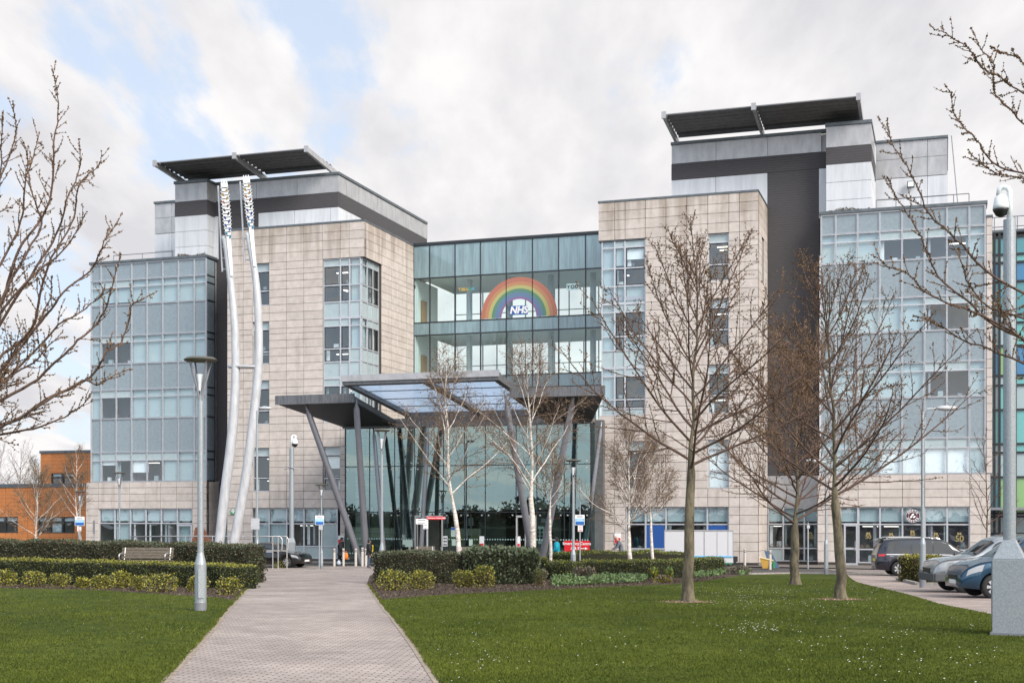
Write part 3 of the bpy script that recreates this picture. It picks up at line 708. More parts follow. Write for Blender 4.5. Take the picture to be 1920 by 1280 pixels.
for px, z0, z1, w_, mt in ((767, 1.05, 1.5, .5, 'leaflet'), (835, 1.1, 1.75, .3, 'sign_white'), (851, 1.15, 1.55, .26, 'leaflet'), (883, 1.15, 1.55, .24, 'leaflet'), (883, .5, 1.05, .6, 'leaflet'), (903.5, 1.1, 1.75, .3, 'sign_white'), (971.5, 1.1, 1.75, .3, 'sign_white'), (850, 1.7, 2.3, .3, 'leaflet'), (758, 1.2, 1.5, .2, 'leaflet'), (993, .9, 1.5, .25, 'leaflet')):
    if mt == 'leaflet' and 'leaflet' not in M: plain('leaflet', (.45, .58, .50), .6)
    u = U(px, LV); mb = MB(); mb.box(u-w_/2, u+w_/2, LV-.03, LV-.015, z0, z1); o = mb.build('notice', M[mt], lb)
    if mt == 'sign_white' and px > 900:
        mb = MB(); mb.box(u-w_*.42, u+w_*.42, LV-.04, LV-.031, z0+.03, z0+.2); mb.lathe([(.001,0),(.001,0)], 3) if 0 else None; mb.build('red_strip', M['sign_red'], lb)
    if px == 835:
        mb = MB()
        for q in range(6): mb.box(u-.1+(q % 2)*.12, u-.02+(q % 2)*.12, LV-.045, LV-.031, z0+.06+(q//2)*.2, z0+.16+(q//2)*.2)
        mb.build('symbols', M['sign_black'], lb)
    if px == 850:
        mb = MB(); mb.box(u-.15, u+.15, LV-.04, LV-.031, z1-.17, z1-.02); mb.build('blue_strip', M['sign_blue'], lb)
mb = MB()                                # manifestation dots on the glass
for z in (.62, 1.55):
    u = lu[0]+.15
    while u < lu[-1]-.1:
        if not (lu[3] < u < lu[4] or lu[7]+.6 < u < lu[8]-.5): mb.box(u-.035, u+.035, LV-.012, LV-.004, z-.035, z+.035)
        u += .17
mb.build('glass_dots', mat('etched_dots', (.35, .5, .48), .6), lb)
mb = MB(); mb.box(lu[-1]+.02, wr[0]+.35, 80.45, 80.6, 0, 8.6); mb.box(wr[0]-.15, wr[0]+.42, 79.55, 79.98, 0, 8.9)
HB(mb, 'dark_pier', M['louvre'])
door(Pl('F', 80.45), lu[-1]+.1, lu[-1]+.62, .05, 2.6, .04, frame='steel')
# red emergency sign inside the glass
u0, u1 = U(1058.5, LV), U(1106, LV); mb = MB(); mb.box(u0, u1, LV-.05, LV-.02, .84, 1.50)
sg = HB(mb, 'emergency_sign', M['sign_red'], label='red sign reading Emergency Centre A & E with arrow')
um = (u0+u1)/2
text('lettering', 'Emergency Centre', .235, M['sign_white'], sg, (um-.01, LV-.055, 1.32), bold=.004); text('lettering', 'A & E', .235, M['sign_white'], sg, (um-.12, LV-.055, 1.03), bold=.004)
mb = MB(); mb.box(um+.22, um+.52, LV-.056, LV-.05, 1.01, 1.05); mb.poly([(um+.5, LV-.056, .95), (um+.68, LV-.056, 1.03), (um+.5, LV-.056, 1.11)]); mb.build('arrow', M['sign_white'], sg)
# ---- canopy
def fritted():
    m = bpy.data.materials.new('fritted_glass'); m.use_nodes = True; t = m.node_tree; n = t.nodes
    for x in list(n): n.remove(x)
    o = n.new('ShaderNodeOutputMaterial'); a = n.new('ShaderNodeBsdfTranslucent'); a.inputs[0].default_value = (.36, .46, .60, 1); b = n.new('ShaderNodeBsdfTransparent'); b.inputs[0].default_value = (.7, .8, .95, 1)
    g = n.new('ShaderNodeBsdfGlossy'); g.inputs['Roughness'].default_value = .05
    nz = n.new('ShaderNodeTexNoise'); nz.inputs['Scale'].default_value = .9; nz.inputs['Detail'].default_value = 3; r = n.new('ShaderNodeMapRange'); r.inputs[1].default_value = .35; r.inputs[2].default_value = .7; r.inputs[3].default_value = .1; r.inputs[4].default_value = .45
    t.links.new(nz.outputs[0], r.inputs[0]); x1 = n.new('ShaderNodeMixShader'); t.links.new(r.outputs[0], x1.inputs[0]); t.links.new(a.outputs[0], x1.inputs[1]); t.links.new(b.outputs[0], x1.inputs[2])
    x2 = n.new('ShaderNodeMixShader'); x2.inputs[0].default_value = .10; t.links.new(x1.outputs[0], x2.inputs[1]); t.links.new(g.outputs[0], x2.inputs[2]); t.links.new(x2.outputs[0], o.inputs[0]); return m
cn = HB(MB(), 'entrance_canopy', M['canopy'], label='grey steel canopy with two lower wings and a raised glass roof')
def slab(mb, q, t, mi=0):                # q: four (u,v,z) bottom corners, t thickness
    mb.hexa([*q, *[(a, b, c+t) for a, b, c in q]], mi)
zf, zr = 9.62, 8.7
for q in ([(-37.75,71,zf),(-32.75,71,zf),(-33.2,78.4,zr),(-36.85,78.4,zr)], [(-23.1,71,zf),(-17.75,71,zf),(-20.4,78.4,zr),(-23.2,78.4,zr)]):
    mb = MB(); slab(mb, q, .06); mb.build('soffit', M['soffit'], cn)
    mb = MB(); (a0, a1, a2, a3) = q; slab(mb, [(x, y, z+.07) for x, y, z in q], .3); mb.hexa([(a0[0]-.05,70.85,zf-.03),(a1[0]+.05,70.85,zf-.03),(a1[0]+.05,71,zf-.03),(a0[0]-.05,71,zf-.03),(a0[0]-.05,70.85,zf+.5),(a1[0]+.05,70.85,zf+.5),(a1[0]+.05,71,zf+.5),(a0[0]-.05,71,zf+.5)])
    mb.build('fascia', M['canopy'], cn)
uf0, uf1, zf2, zr2 = -32.55, -23.2, 10.42, 9.3
mb = MB(); umid = U(777, 69.2)
def beam(u0, u1, va, vb, za, zb, t): slab(mb, [(u0,va,za),(u1,va,za),(u1,vb,zb),(u0,vb,zb)], t)
beam(uf0, uf1, 69.0, 69.45, zf2, zf2-.04, .45)
for u in (uf0, (uf0+uf1)/2+.1, uf1-.35): beam(u, u+.35, 69.45, 78.2, zf2-.05, zr2, .4)
beam(uf0, uf1, 78.2, 78.48, zr2-.2, zr2-.2, .65)
mb.build('raised_frame', M['canopy'], cn)
mb = MB(); beam(uf0-.05, uf1+.05, 68.9, 69.0, zf2+.18, zf2+.18, .36); mb.build('fascia', M['grey'], cn)
mb = MB(); mb.poly([(uf0+.3,69.4,zf2+.2),(uf1-.3,69.4,zf2+.2),(uf1-.3,78.2,zr2+.25),(uf0+.3,78.2,zr2+.25)])
m_ = fritted(); mb.build('glass_roof', m_, cn)
mb = MB()
for q in range(1, 4): va = 69.4+q*2.2; zc_ = zf2+.14+(zr2+.2-zf2-.14)*(va-69.4)/8.8; mb.box(uf0+.3, uf1-.3, va-.025, va+.025, zc_-.05, zc_)
mb.build('glazing_bars', M['canopy'], cn)
mb = MB(); slab(mb, [(lu[0]-.1,78.2,8.62),(lu[-1]+.1,78.2,8.62),(lu[-1]+.1,78.6,8.62),(lu[0]-.1,78.6,8.62)], .55); mb.build('rear_beam', M['canopy'], cn)
def wv(px, Y): p = (px-960)*Y/F; return (p*c18-Y*s18, p*s18+Y*c18)
def colm(px0, px1, py1, vf, vt, r=.2):
    u0 = U(px0, vf); u1 = U(px1, vt); z1 = ZB(py1, px1, vt)
    mb = MB(); a = Vector((u0, vf, -.1)); b = Vector((u1, vt, z1)); mb.tube([a, a.lerp(b, .03), a.lerp(b, .5), a.lerp(b, .93), a.lerp(b, .955), b], [r*.8, r, r, r*.85, r*.4, r*.35], 14)
    mb.build('column', M['strut'], cn, smooth=True)
colm(680, 571.5, 754, 74.5, 71.4); colm(688, 667, 744, 74.5, 71.3)
colm(1002, 947, 740, 74.5, 71.0); colm(1013, 1077, 737, 74.5, 71.4)
colm(722, 700, 800, 77.2, 77.6, .14); colm(788, 803, 800, 77.2, 77.6, .14); colm(1092, 1128, 790, 79.0, 78.5, .14)
# ---- things on the roofs
def rail(al, z0, z1, v, name='roof_railing'):
    mb = MB(); mb.tube([(al[0], v, z1), (al[-1], v, z1)], .03, 6); mb.tube([(al[0], v, z0+.05), (al[-1], v, z0+.05)], .025, 6)
    for a in al: mb.tube([(a, v, z0), (a, v, z1)], .028, 6)
    return HB(mb, name, M['strut'])
rail([U(x, 84.2) for x in (213, 267, 324)], 21.4, 22.15, 84.2)
rail([U(x, 84.0) for x in (1643, 1680, 1727, 1788, 1817)], 21.4, 22.2, 84.0)
mb = MB(); u = U(1708, 88.45); mb.box(u-.22, u+.22, 88.1, 88.35, 23.8, 24.2); fo = HB(mb, 'floodlight', M['alud'], bevel=.02)
mb = MB(); mb.box(u-.17, u+.17, 88.08, 88.1, 23.85, 24.15); mb.build('lens', M['wblind'], fo)
mb = MB(); u = U(1795, 88); mb.tube([(u-.35, 88.3, 26.9), (u+.1, 87.5, 21.5)], .03, 6); HB(mb, 'roof_cable', M['strut'])
for a0, a1 in ((U(334, 83.2), U(387, 83.2)), (U(1550, 83.2), U(1632, 83.2))):      # moss and sedum on the roof edge
    rg = np.random.default_rng(3); n = 500; x = rg.uniform(a0, a1, n); y = rg.uniform(82.95, 83.25, n); z = 21.47+rg.uniform(0, .13, n)*np.clip(np.sin(x*3)+.9, .2, 1.4)
    v = np.repeat(np.c_[x, y, z], 3, 0)+rg.normal(0, .035, (3*n, 3)); o = fast('roof_moss', v, np.arange(3*n).reshape(-1, 3), M['lfb'], parent=H); o.location = (-BU, -BV, 0)
# green assembly sign, red wall notices
def wall_sign(px, v, z0, z1, w_, m_, name, label, cat, extra=None):
    p = W(U(px, v), v-.04, 0); o = empty(name, (p.x, p.y, z0), -R(18), label, cat)
    mb = MB(); mb.box(-w_/2, w_/2, -.02, .02, 0, z1-z0); mb.build('board', M[m_], o)
    if extra: extra(o, w_, z1-z0)
    return o
def ex_green(o, w_, h):
    mb = MB(); mb.box(-.07, -.0, -.03, -.021, .06, .28); mb.poly([(-.13,-.03,.2),(.06,-.03,.2),(-.035,-.03,.38)]); mb.build('symbol', M['sign_white'], o)
    text('lettering', 'EXIT', .13, M['sign_white'], o, (0, -.028, h-.12), bold=.003) if 0 else None
    mb = MB()
    for x in (-.16, .0, .1): mb.box(x, x+.07, -.03, -.021, h-.17, h-.05)
    mb.build('pictogram', M['sign_white'], o)
wall_sign(438.7, 80, ZB(963.5, 438.7, 80), ZB(954.5, 438.7, 80), .42, 'sign_green', 'assembly_sign', 'small green pictogram sign on the stone wall between the wheat columns', 'sign', ex_green)
def ex_red(o, w_, h):
    mb = MB(); mb.box(-w_/2+.02, w_/2-.02, -.03, -.021, .02, h*.55); mb.build('red_panel', M['sign_red'], o)
wall_sign(640, 80, 1.15, 1.72, .42, 'sign_white', 'wall_notice', 'white and red notice on the stone pier behind the walker in black', 'sign', ex_red)
wall_sign(1158.5, 80, 1.3, 1.95, .4, 'sign_white', 'wall_notice', 'white and red notice on the stone pier behind the man in grey', 'sign', ex_red)
# coffee shop roundel and window stickers
uc = U(1711.5, 82.7); zc = ZB(967, 1711.5, 82.7); P_ = W(uc, 82.62)
rd = empty('shop_sign', (P_.x, P_.y, zc), -R(18), 'round maroon coffee shop sign with white ring lettering hung in the shop window', 'sign')
mb = MB(); mb.lathe([(.40, -.03), (.40, .03)], 40); o = mb.build('disc', mat('maroon', (.07, .012, .018), .35), rd); o.rotation_euler = (R(90), 0, 0)
mb = MB()
for r0, r1 in ((.375, .39), (.235, .245)):
    for k in range(40):
        a, b = 2*math.pi*k/40, 2*math.pi*(k+1)/40; mb.poly([(r1*math.cos(a), -.035, r1*math.sin(a)), (r1*math.cos(b), -.035, r1*math.sin(b)), (r0*math.cos(b), -.035, r0*math.sin(b)), (r0*math.cos(a), -.035, r0*math.sin(a))])
for t in range(3):                       # three coffee beans
    a = R(90+120*t); cx, cz = .10*math.cos(a), .09*math.sin(a)
    mb.poly([(cx+.085*math.cos(q)*math.cos(.6)-.055*math.sin(q)*math.sin(.6), -.036, cz+.085*math.cos(q)*math.sin(.6)+.055*math.sin(q)*math.cos(.6)) for q in [2*math.pi*i/14 for i in range(14)]])
mb.build('bean_mark', M['sign_white'], rd)
for word, a0, sgn in (('COSTA', 90, -1), ('COFFEE', -90, 1)):
    for i, ch in enumerate(word):
        a = R(a0+sgn*(i-(len(word)-1)/2)*25); text('letter', ch, .15, M['sign_white'], rd, (.308*math.cos(a), -.035, .308*math.sin(a)), rot=(R(90), (R(90)-a) if sgn < 0 else (-R(90)-a), 0), bold=.006)
plain('gold', (.30, .23, .09), .4)
st = empty('window_stickers', W(U(1680, 82.7), 82.7, 1.2), -R(18), 'gold 50 stickers and pale discs on the coffee shop window panes', 'stickers')
def stick(px, z, s, v=82.7):
    p = W(U(px, v), v+.1, z) - st.location; p.rotate(Matrix.Rotation(R(18), 3, 'Z'))
    text('number', '50', s, M['gold'], st, p, bold=.006)
    mb = MB(); x, y, zz_ = p
    for dx in (-.07, .05): mb.poly([(x+dx+.06*math.cos(q), y-.005, zz_+s*.6+.07*math.sin(q)) for q in [2*math.pi*i/10 for i in range(10)]])
    mb.build('leaf_mark', M['gold'], st)
for px, z in ((1628, 1.75), (1671, 1.72), (1755, 1.75), (1799, 1.66)): stick(px, z, .34 if px != 1799 else .5)
stick(1711, 1.9, .3); stick(1519, 1.7, .4, 84.4)
mb = MB()
for px, v in [(x, 82.7) for x in (1616, 1627, 1640, 1662, 1783, 1797, 1811)]+[(x, 84.4) for x in (1447, 1458, 1475, 1499, 1529)]:
    p = W(U(px, v), v+.09, 1.17)-st.location; p.rotate(Matrix.Rotation(R(18), 3, 'Z')); x, y, q_ = p
    for k in range(12):
        a, b = 2*math.pi*k/12, 2*math.pi*(k+1)/12; mb.poly([(x+.1*math.cos(a), y, q_+.1*math.sin(a)), (x+.1*math.cos(b), y, q_+.1*math.sin(b)), (x+.06*math.cos(b), y, q_+.06*math.sin(b)), (x+.06*math.cos(a), y, q_+.06*math.sin(a))])
mb.build('pale_disc', M['lav'], st)
# ================================================================== GROUND
def brickmat(name, c1, c2, cm, bw, bh, ms=.012, rot=0, bump=.4, rough=.85):
    m = mat(name, c1, rough); t = m.node_tree; n = t.nodes; b = n['Principled BSDF']
    tc = n.new('ShaderNodeTexCoord'); mp = n.new('ShaderNodeMapping'); mp.inputs['Rotation'].default_value = (0, 0, rot); t.links.new(tc.outputs['Object'], mp.inputs[0])
    br = n.new('ShaderNodeTexBrick'); br.inputs['Scale'].default_value = 1; br.inputs['Brick Width'].default_value = bw; br.inputs['Row Height'].default_value = bh
    br.inputs['Mortar Size'].default_value = ms; br.inputs['Color1'].default_value = (*c1, 1); br.inputs['Color2'].default_value = (*c2, 1); br.inputs['Mortar'].default_value = (*cm, 1)
    t.links.new(mp.outputs[0], br.inputs['Vector'])
    nz = n.new('ShaderNodeTexNoise'); nz.inputs['Scale'].default_value = .55; nz.inputs['Detail'].default_value = 9; nz.inputs['Roughness'].default_value = .68; t.links.new(tc.outputs['Object'], nz.inputs['Vector'])
    mr = n.new('ShaderNodeMapRange'); mr.inputs[1].default_value = .33; mr.inputs[2].default_value = .66; mr.inputs[3].default_value = .62; mr.inputs[4].default_value = 1.12; t.links.new(nz.outputs['Fac'], mr.inputs[0])
    mx = n.new('ShaderNodeMix'); mx.data_type = 'RGBA'; mx.blend_type = 'MULTIPLY'; mx.inputs[0].default_value = 1
    t.links.new(br.outputs[0], mx.inputs[6]); t.links.new(mr.outputs[0], mx.inputs[7])
    n2 = n.new('ShaderNodeTexNoise'); n2.inputs['Scale'].default_value = 9; n2.inputs['Detail'].default_value = 3; n2.inputs['Roughness'].default_value = .8; t.links.new(tc.outputs['Object'], n2.inputs['Vector'])
    m2 = n.new('ShaderNodeMapRange'); m2.inputs[1].default_value = .66; m2.inputs[2].default_value = .72; t.links.new(n2.outputs['Fac'], m2.inputs[0])
    m3 = n.new('ShaderNodeMix'); m3.data_type = 'RGBA'; m3.inputs[7].default_value = (.62, .58, .54, 1); t.links.new(m2.outputs[0], m3.inputs[0]); t.links.new(mx.outputs[2], m3.inputs[6])
    t.links.new(m3.outputs[2], b.inputs['Base Color'])
    bp = n.new('ShaderNodeBump'); bp.inputs['Strength'].default_value = bump; bp.inputs['Distance'].default_value = .01; bp.invert = True
    t.links.new(br.outputs['Fac'], bp.inputs['Height']); t.links.new(bp.outputs[0], b.inputs['Normal']); return m
M['paver'] = brickmat('block_paving', (.44, .375, .34), (.34, .285, .255), (.13, .105, .095), .21, .105, .011, rot=R(4))
M['paver2'] = brickmat('footpath_paving', (.44, .36, .32), (.35, .28, .25), (.14, .11, .1), .21, .105, .01, rot=R(40))
M['asph'] = mat('asphalt', (.075, .07, .068), .9, noise=.35, ns=1.2, bump=(40, .3, .01))
M['dirtgrass'] = mat('rough_grass', (.05, .065, .025), .95, noise=.4, ns=.6)
def turf():
    m = mat('turf', (.05, .085, .016), .9); t = m.node_tree; n = t.nodes; b = n['Principled BSDF']
    tc = n.new('ShaderNodeTexCoord'); src = None
    cols = [((.045, .064, .010), (.08, .10, .016), .35), ((.6, .7, .5), (1.15, 1.1, 1), 3), ((.6, .6, .6), (1.2, 1.2, 1.2), 28)]
    for c1, c2, s_ in cols:
        nz = n.new('ShaderNodeTexNoise'); nz.inputs['Scale'].default_value = s_; nz.inputs['Detail'].default_value = 5; t.links.new(tc.outputs['Object'], nz.inputs['Vector'])
        r = n.new('ShaderNodeValToRGB'); t.links.new(nz.outputs['Fac'], r.inputs[0]); r.color_ramp.elements[0].position = .35; r.color_ramp.elements[1].position = .65
        r.color_ramp.elements[0].color = (*c1, 1); r.color_ramp.elements[1].color = (*c2, 1)
        if src is None: src = r.outputs[0]
        else:
            mx = n.new('ShaderNodeMix'); mx.data_type = 'RGBA'; mx.blend_type = 'MULTIPLY'; mx.inputs[0].default_value = 1
            t.links.new(src, mx.inputs[6]); t.links.new(r.outputs[0], mx.inputs[7]); src = mx.outputs[2]
    t.links.new(src, b.inputs['Base Color']); return m
M['turf'] = turf(); M['turf'].node_tree.nodes['Principled BSDF'].inputs['Specular IOR Level'].default_value = .1
def sheet(name, pts, m, dz, thick=0):
    """flat sheet lying on the ground; pts world (x,y)"""
    bm = bmesh.new(); vs_ = [bm.verts.new((p[0], p[1], 0)) for p in pts]; bm.faces.new(vs_)
    for y in (28, 72): bmesh.ops.bisect_plane(bm, geom=bm.verts[:]+bm.edges[:]+bm.faces[:], plane_co=(0, y, 0), plane_no=(0, 1, 0))
    bmesh.ops.triangulate(bm, faces=bm.faces[:])
    for v in bm.verts: v.co.z = gz(v.co.y)+dz
    bmesh.ops.recalc_face_normals(bm, faces=bm.faces[:])
    if bm.faces and sum(f.normal.z for f in bm.faces) < 0: bmesh.ops.reverse_faces(bm, faces=bm.faces[:])
    me = bpy.data.meshes.new(name); bm.to_mesh(me); bm.free(); me.materials.append(m)
    o = bpy.data.objects.new(name, me); C.objects.link(o); return struct(o)
def GP(l): return [tuple(G(*p)[:2]) for p in l]
def smoothpts(l, n=4):
    out_ = []
    for i in range(len(l)-1):
        p0, p1, p2, p3 = [np.array(l[max(0, min(len(l)-1, i+k))]) for k in (-1, 0, 1, 2)]
        for q in range(n):
            t = q/n; out_.append(tuple(.5*((2*p1)+(-p0+p2)*t+(2*p0-5*p1+4*p2-p3)*t*t+(-p0+3*p1-3*p2+p3)*t**3)))
    return out_+[tuple(l[-1])]
sheet('ground', [(-900,-300),(900,-300),(900,1800),(-900,1800)], M['dirtgrass'], -.02)
fr_ = [(-75, 60), (70, 52)]
sheet('road', [(-80,58),(70,58),(70,95),(-80,112)], M['asph'], -.008)
pl_ = GP([(250,1350),(307,1279),(335,1249.6),(402,1176.6),(443,1127),(475,1092),(492,1073)])
pr_ = GP([(693,1079),(688,1095),(699.5,1112.5),(723,1144.6),(772,1206),(820.6,1278.7),(880,1360)])
fc = GP([(330,1073),(330,1062),(720,1060.5),(705,1079)])
sheet('paved_path', pl_+[fc[0], fc[1], fc[2], fc[3]]+pr_, M['paver'], .004)
bedL = smoothpts(GP([(-160,1098),(0,1102),(84,1104),(169,1105.5),(239,1109.7),(309.5,1114),(400,1119.6),(443,1127)]))
bedR = smoothpts(GP([(705,1121),(717,1124),(766.5,1119.8),(860,1113.4),(976.7,1108),(1064,1103.7),(1151.7,1099.4),(1210,1097),(1283,1093.5),(1356,1083.3),(1385,1079),(1408,1077.5)]))
fpL = smoothpts(GP([(1588,1077.2),(1605,1090),(1639,1099),(1706,1115),(1759,1131),(1812,1141.6),(1864,1152),(2010,1180),(2300,1235)]))
lawnL = bedL+[p for p in pl_[::-1][2:]]+[(-12, 12), (-45, 12), (-45, bedL[0][1])]
lawnR = GP([(701,1115)])+bedR+GP([(1480,1075.5),(1570,1076.5)])+fpL+[(26, 12), (pr_[-1][0], 12)]+pr_[::-1][:-2]
sheet('lawn', lawnL, M['turf'], .012); sheet('lawn', lawnR, M['turf'], .012)
hb = GP([(492,1072),(480,1063),(300,1064),(-200,1064)])
sheet('flower_bed', bedL+GP([(475,1092)])+hb[:1]+hb[1:], M['soil'], .006)
sheet('flower_bed', [pr_[0], pr_[1], pr_[2]]+bedR[1:]+GP([(1412,1066),(1200,1062),(1020,1066),(720,1063)]), M['soil'], .008)
fpR = smoothpts(GP([(1663,1076.2),(1682,1086),(1714,1094),(1732,1100),(1864,1120),(2010,1145),(2300,1190)]))
sheet('footpath', fpL+fpR[::-1], M['paver2'], .003)
sheet('car_park', fpR+[(60, fpR[-1][1]), (60, 80), (fpR[0][0]-1, 80)], mat('bay_paving', (.24, .20, .185), .9, noise=.25, ns=2, bump=(30, .3, .01)), -.004)
# pavement in front of the wings with a kerb
def strip(name, pts, wd, z0, z1, m, mk=struct):
    mb = MB()
    for a, b in zip(pts[:-1], pts[1:]):
        d = Vector((b[0]-a[0], b[1]-a[1])); 
        if d.length < 1e-4: continue
        n = Vector((-d.y, d.x)).normalized()*wd/2
        q = [(a[0]-n.x, a[1]-n.y), (b[0]-n.x, b[1]-n.y), (b[0]+n.x, b[1]+n.y), (a[0]+n.x, a[1]+n.y)]
        mb.hexa([(x, y, gz(y)+z0) for x, y in q]+[(x, y, gz(y)+z1) for x, y in q])
    return mk(mb.build(name, m))
M['kerb'] = mat('kerb_concrete', (.33, .30, .27), .85, noise=.3, ns=6)
M['edging'] = mat('path_edging', (.33, .27, .21), .9, noise=.45, ns=8)
dens = lambda l, n=6: [tuple(np.array(a)*(1-k/n)+np.array(b)*k/n) for a, b in zip(l[:-1], l[1:]) for k in range(n)]+[l[-1]]
strip('path_edging', dens(pl_[:-1]), .12, -.02, .013, M['edging']); strip('path_edging', dens(pr_[1:]), .12, -.02, .013, M['edging'])
strip('kerb', GP([(1400,1076),(1500,1074.5),(1580,1075.5),(1668,1075.5),(1760,1073)]), .15, -.02, .07, M['kerb'])
strip('kerb', GP([(1683,1087),(1720,1096),(1765,1096.5),(1775,1094)]), .14, -.02, .10, M['kerb'])
sheet('pavement', [tuple(W(U(1400,80),78.6)[:2]), tuple(W(8,75.0)[:2]), tuple(W(8,82.7)[:2]), tuple(W(-15,82.5)[:2]), tuple(W(U(1400,80),80)[:2])], mat('pavement_slabs', (.17, .145, .13), .9, noise=.3, ns=3), .05)
sheet('pavement', [tuple(W(-60,78)[:2]), tuple(W(-20,74.6)[:2]), tuple(W(-14,76)[:2]), tuple(W(-14,80)[:2]), tuple(W(-60,82.6)[:2])], mat('pavement_slabs', (.20, .18, .17), .9, noise=.25, ns=3), .03)
# ================================================================== GRASS
def inpoly(x, y, poly):
    c = np.zeros(len(x), bool); n = len(poly); j = n-1
    for i in range(n):
        xi, yi = poly[i]; xj, yj = poly[j]
        k = ((yi > y) != (yj > y)) & (x < (xj-xi)*(y-yi)/(yj-yi+1e-12)+xi); c ^= k; j = i
    return c
gzn = lambda Y: np.where(Y < 28, .85, np.where(Y > 72, 0, .85*(72-Y)/44))
rg = np.random.default_rng(7)
def blades(poly, n, name):
    k = 1/rg.uniform(1/56., 1/14.5, n*3); x = rg.uniform(-.41, .41, n*3)*k; y = k
    ok = inpoly(x, y, poly); x, y = x[ok][:n], y[ok][:n]; m = len(x)
    z = gzn(y)+.01; a = rg.uniform(0, math.pi, m); wd = rg.uniform(.004, .008, m)*(.6+y/40); h = rg.uniform(.012, .032, m)*(1+.35*np.sin(x*1.3+np.sin(y))*np.cos(y*.9)+.5*(np.sin(x*5+2*np.sin(y*3))*np.sin(y*4.1) > .72))
    dx, dy = np.cos(a)*wd, np.sin(a)*wd; lx, ly = rg.normal(0, .016, m), rg.normal(0, .016, m)
    v = np.empty((m, 3, 3)); v[:, 0] = np.c_[x-dx, y-dy, z]; v[:, 1] = np.c_[x+dx, y+dy, z]; v[:, 2] = np.c_[x+lx, y+ly, z+h]
    o = fast(name, v.reshape(-1, 3), np.arange(3*m).reshape(-1, 3), [M['gb1'], M['gb2'], M['gb3']], rg.choice(3, m, p=[.5, .35, .15]))
    return o
gk = dict(spec=.12, island=.35, noise=.4, ns=.55)
M['gb1'] = mat('grass_blade', (.108, .132, .020), .9, col2=(.070, .093, .014), **gk); M['gb2'] = mat('grass_blade_dark', (.072, .096, .014), .9, col2=(.050, .070, .012), **gk); M['gb3'] = mat('grass_blade_pale', (.14, .155, .035), .9, col2=(.09, .11, .025), **gk)
tag(blades(lawnR, 330000, 'grass'), 'short green grass of the big lawn right of the path', 'grass', kind='stuff')
tag(blades(lawnL, 130000, 'grass'), 'short green grass of the lawn left of the path', 'grass', kind='stuff')
def fringe(line, n, name, label, sd_):
    q = np.random.default_rng(sd_); P_ = np.array(line); P_ = P_[P_[:, 1] < 52]; s_ = np.r_[0, np.cumsum(np.linalg.norm(np.diff(P_, axis=0), axis=1))]; t = q.uniform(0, s_[-1], n)
    x = np.interp(t, s_, P_[:, 0]); y = np.interp(t, s_, P_[:, 1]); k = np.maximum(0, np.sin(t*1.7)+np.sin(t*4.3+1)*.6+.5); sgn = 1 if name == 'r' else -1
    x = x+sgn*.06-sgn*np.abs(q.normal(0, .022, n))*np.minimum(k, 1.1); y = y+q.normal(0, .02, n); z = gzn(y)+.01; a = q.uniform(0, 3.14, n); h = q.uniform(.02, .06, n); w_ = .007
    v = np.empty((n, 3, 3)); v[:, 0] = np.c_[x-np.cos(a)*w_, y-np.sin(a)*w_, z]; v[:, 1] = np.c_[x+np.cos(a)*w_, y+np.sin(a)*w_, z]; v[:, 2] = np.c_[x+q.normal(0, .03, n), y+q.normal(0, .02, n), z+h]
    tag(fast('edge_grass', v.reshape(-1, 3), np.arange(3*n).reshape(-1, 3), [M['gb1'], M['gb3'], M['gb2']], q.choice(3, n, p=[.4, .3, .3])), label, 'grass', kind='stuff')
fringe(pr_, 7000, 'r', 'ragged grass creeping over the right edging of the paved path', 1); fringe(pl_, 7000, 'l', 'ragged grass creeping over the left edging of the paved path', 2)
M['daisy'] = plain('daisy_white', (.85, .85, .82), .6)
dv, df = [], []
def daisy_patch(px, py, sx, sy, n):
    for _ in range(n):
        a, b = random.gauss(px, sx), random.gauss(py, sy)
        if b < 1080 or b > 1290: continue
        p = G(a, b)
        if not (inpoly(np.array([p.x]), np.array([p.y]), lawnR)[0] or inpoly(np.array([p.x]), np.array([p.y]), lawnL)[0]): continue
        r = random.uniform(.007, .013); i0 = len(dv)
        for q in range(5): dv.append((p.x+r*math.cos(q*1.2566), p.y+r*math.sin(q*1.2566), p.z+.055+.3*r*math.sin(q*1.2566+1)))
        df.append([i0, i0+1, i0+2, i0+3]); df.append([i0, i0+3, i0+4, i0+4])
random.seed(5)
for a in ((1410,1110,60,8,110), (1480,1130,90,14,100), (1360,1125,60,12,60), (1550,1175,160,30,80), (1420,1180,30,6,60), (1000,1120,140,12,80), (900,1240,60,20,30), (950,1200,250,40,60), (1700,1240,130,25,60), (150,1150,150,25,36), (1620,1105,60,6,40)): daisy_patch(*a)
df2 = [f for f in df if f[3] != f[2]]; tri = np.array([[f[0], f[1], f[2]] for f in df]+[[f[0], f[2], f[3]] for f in df2])
tag(fast('daisies', np.array(dv), tri, M['daisy']), 'scattered small white daisies in the lawn grass', 'daisies', kind='stuff')
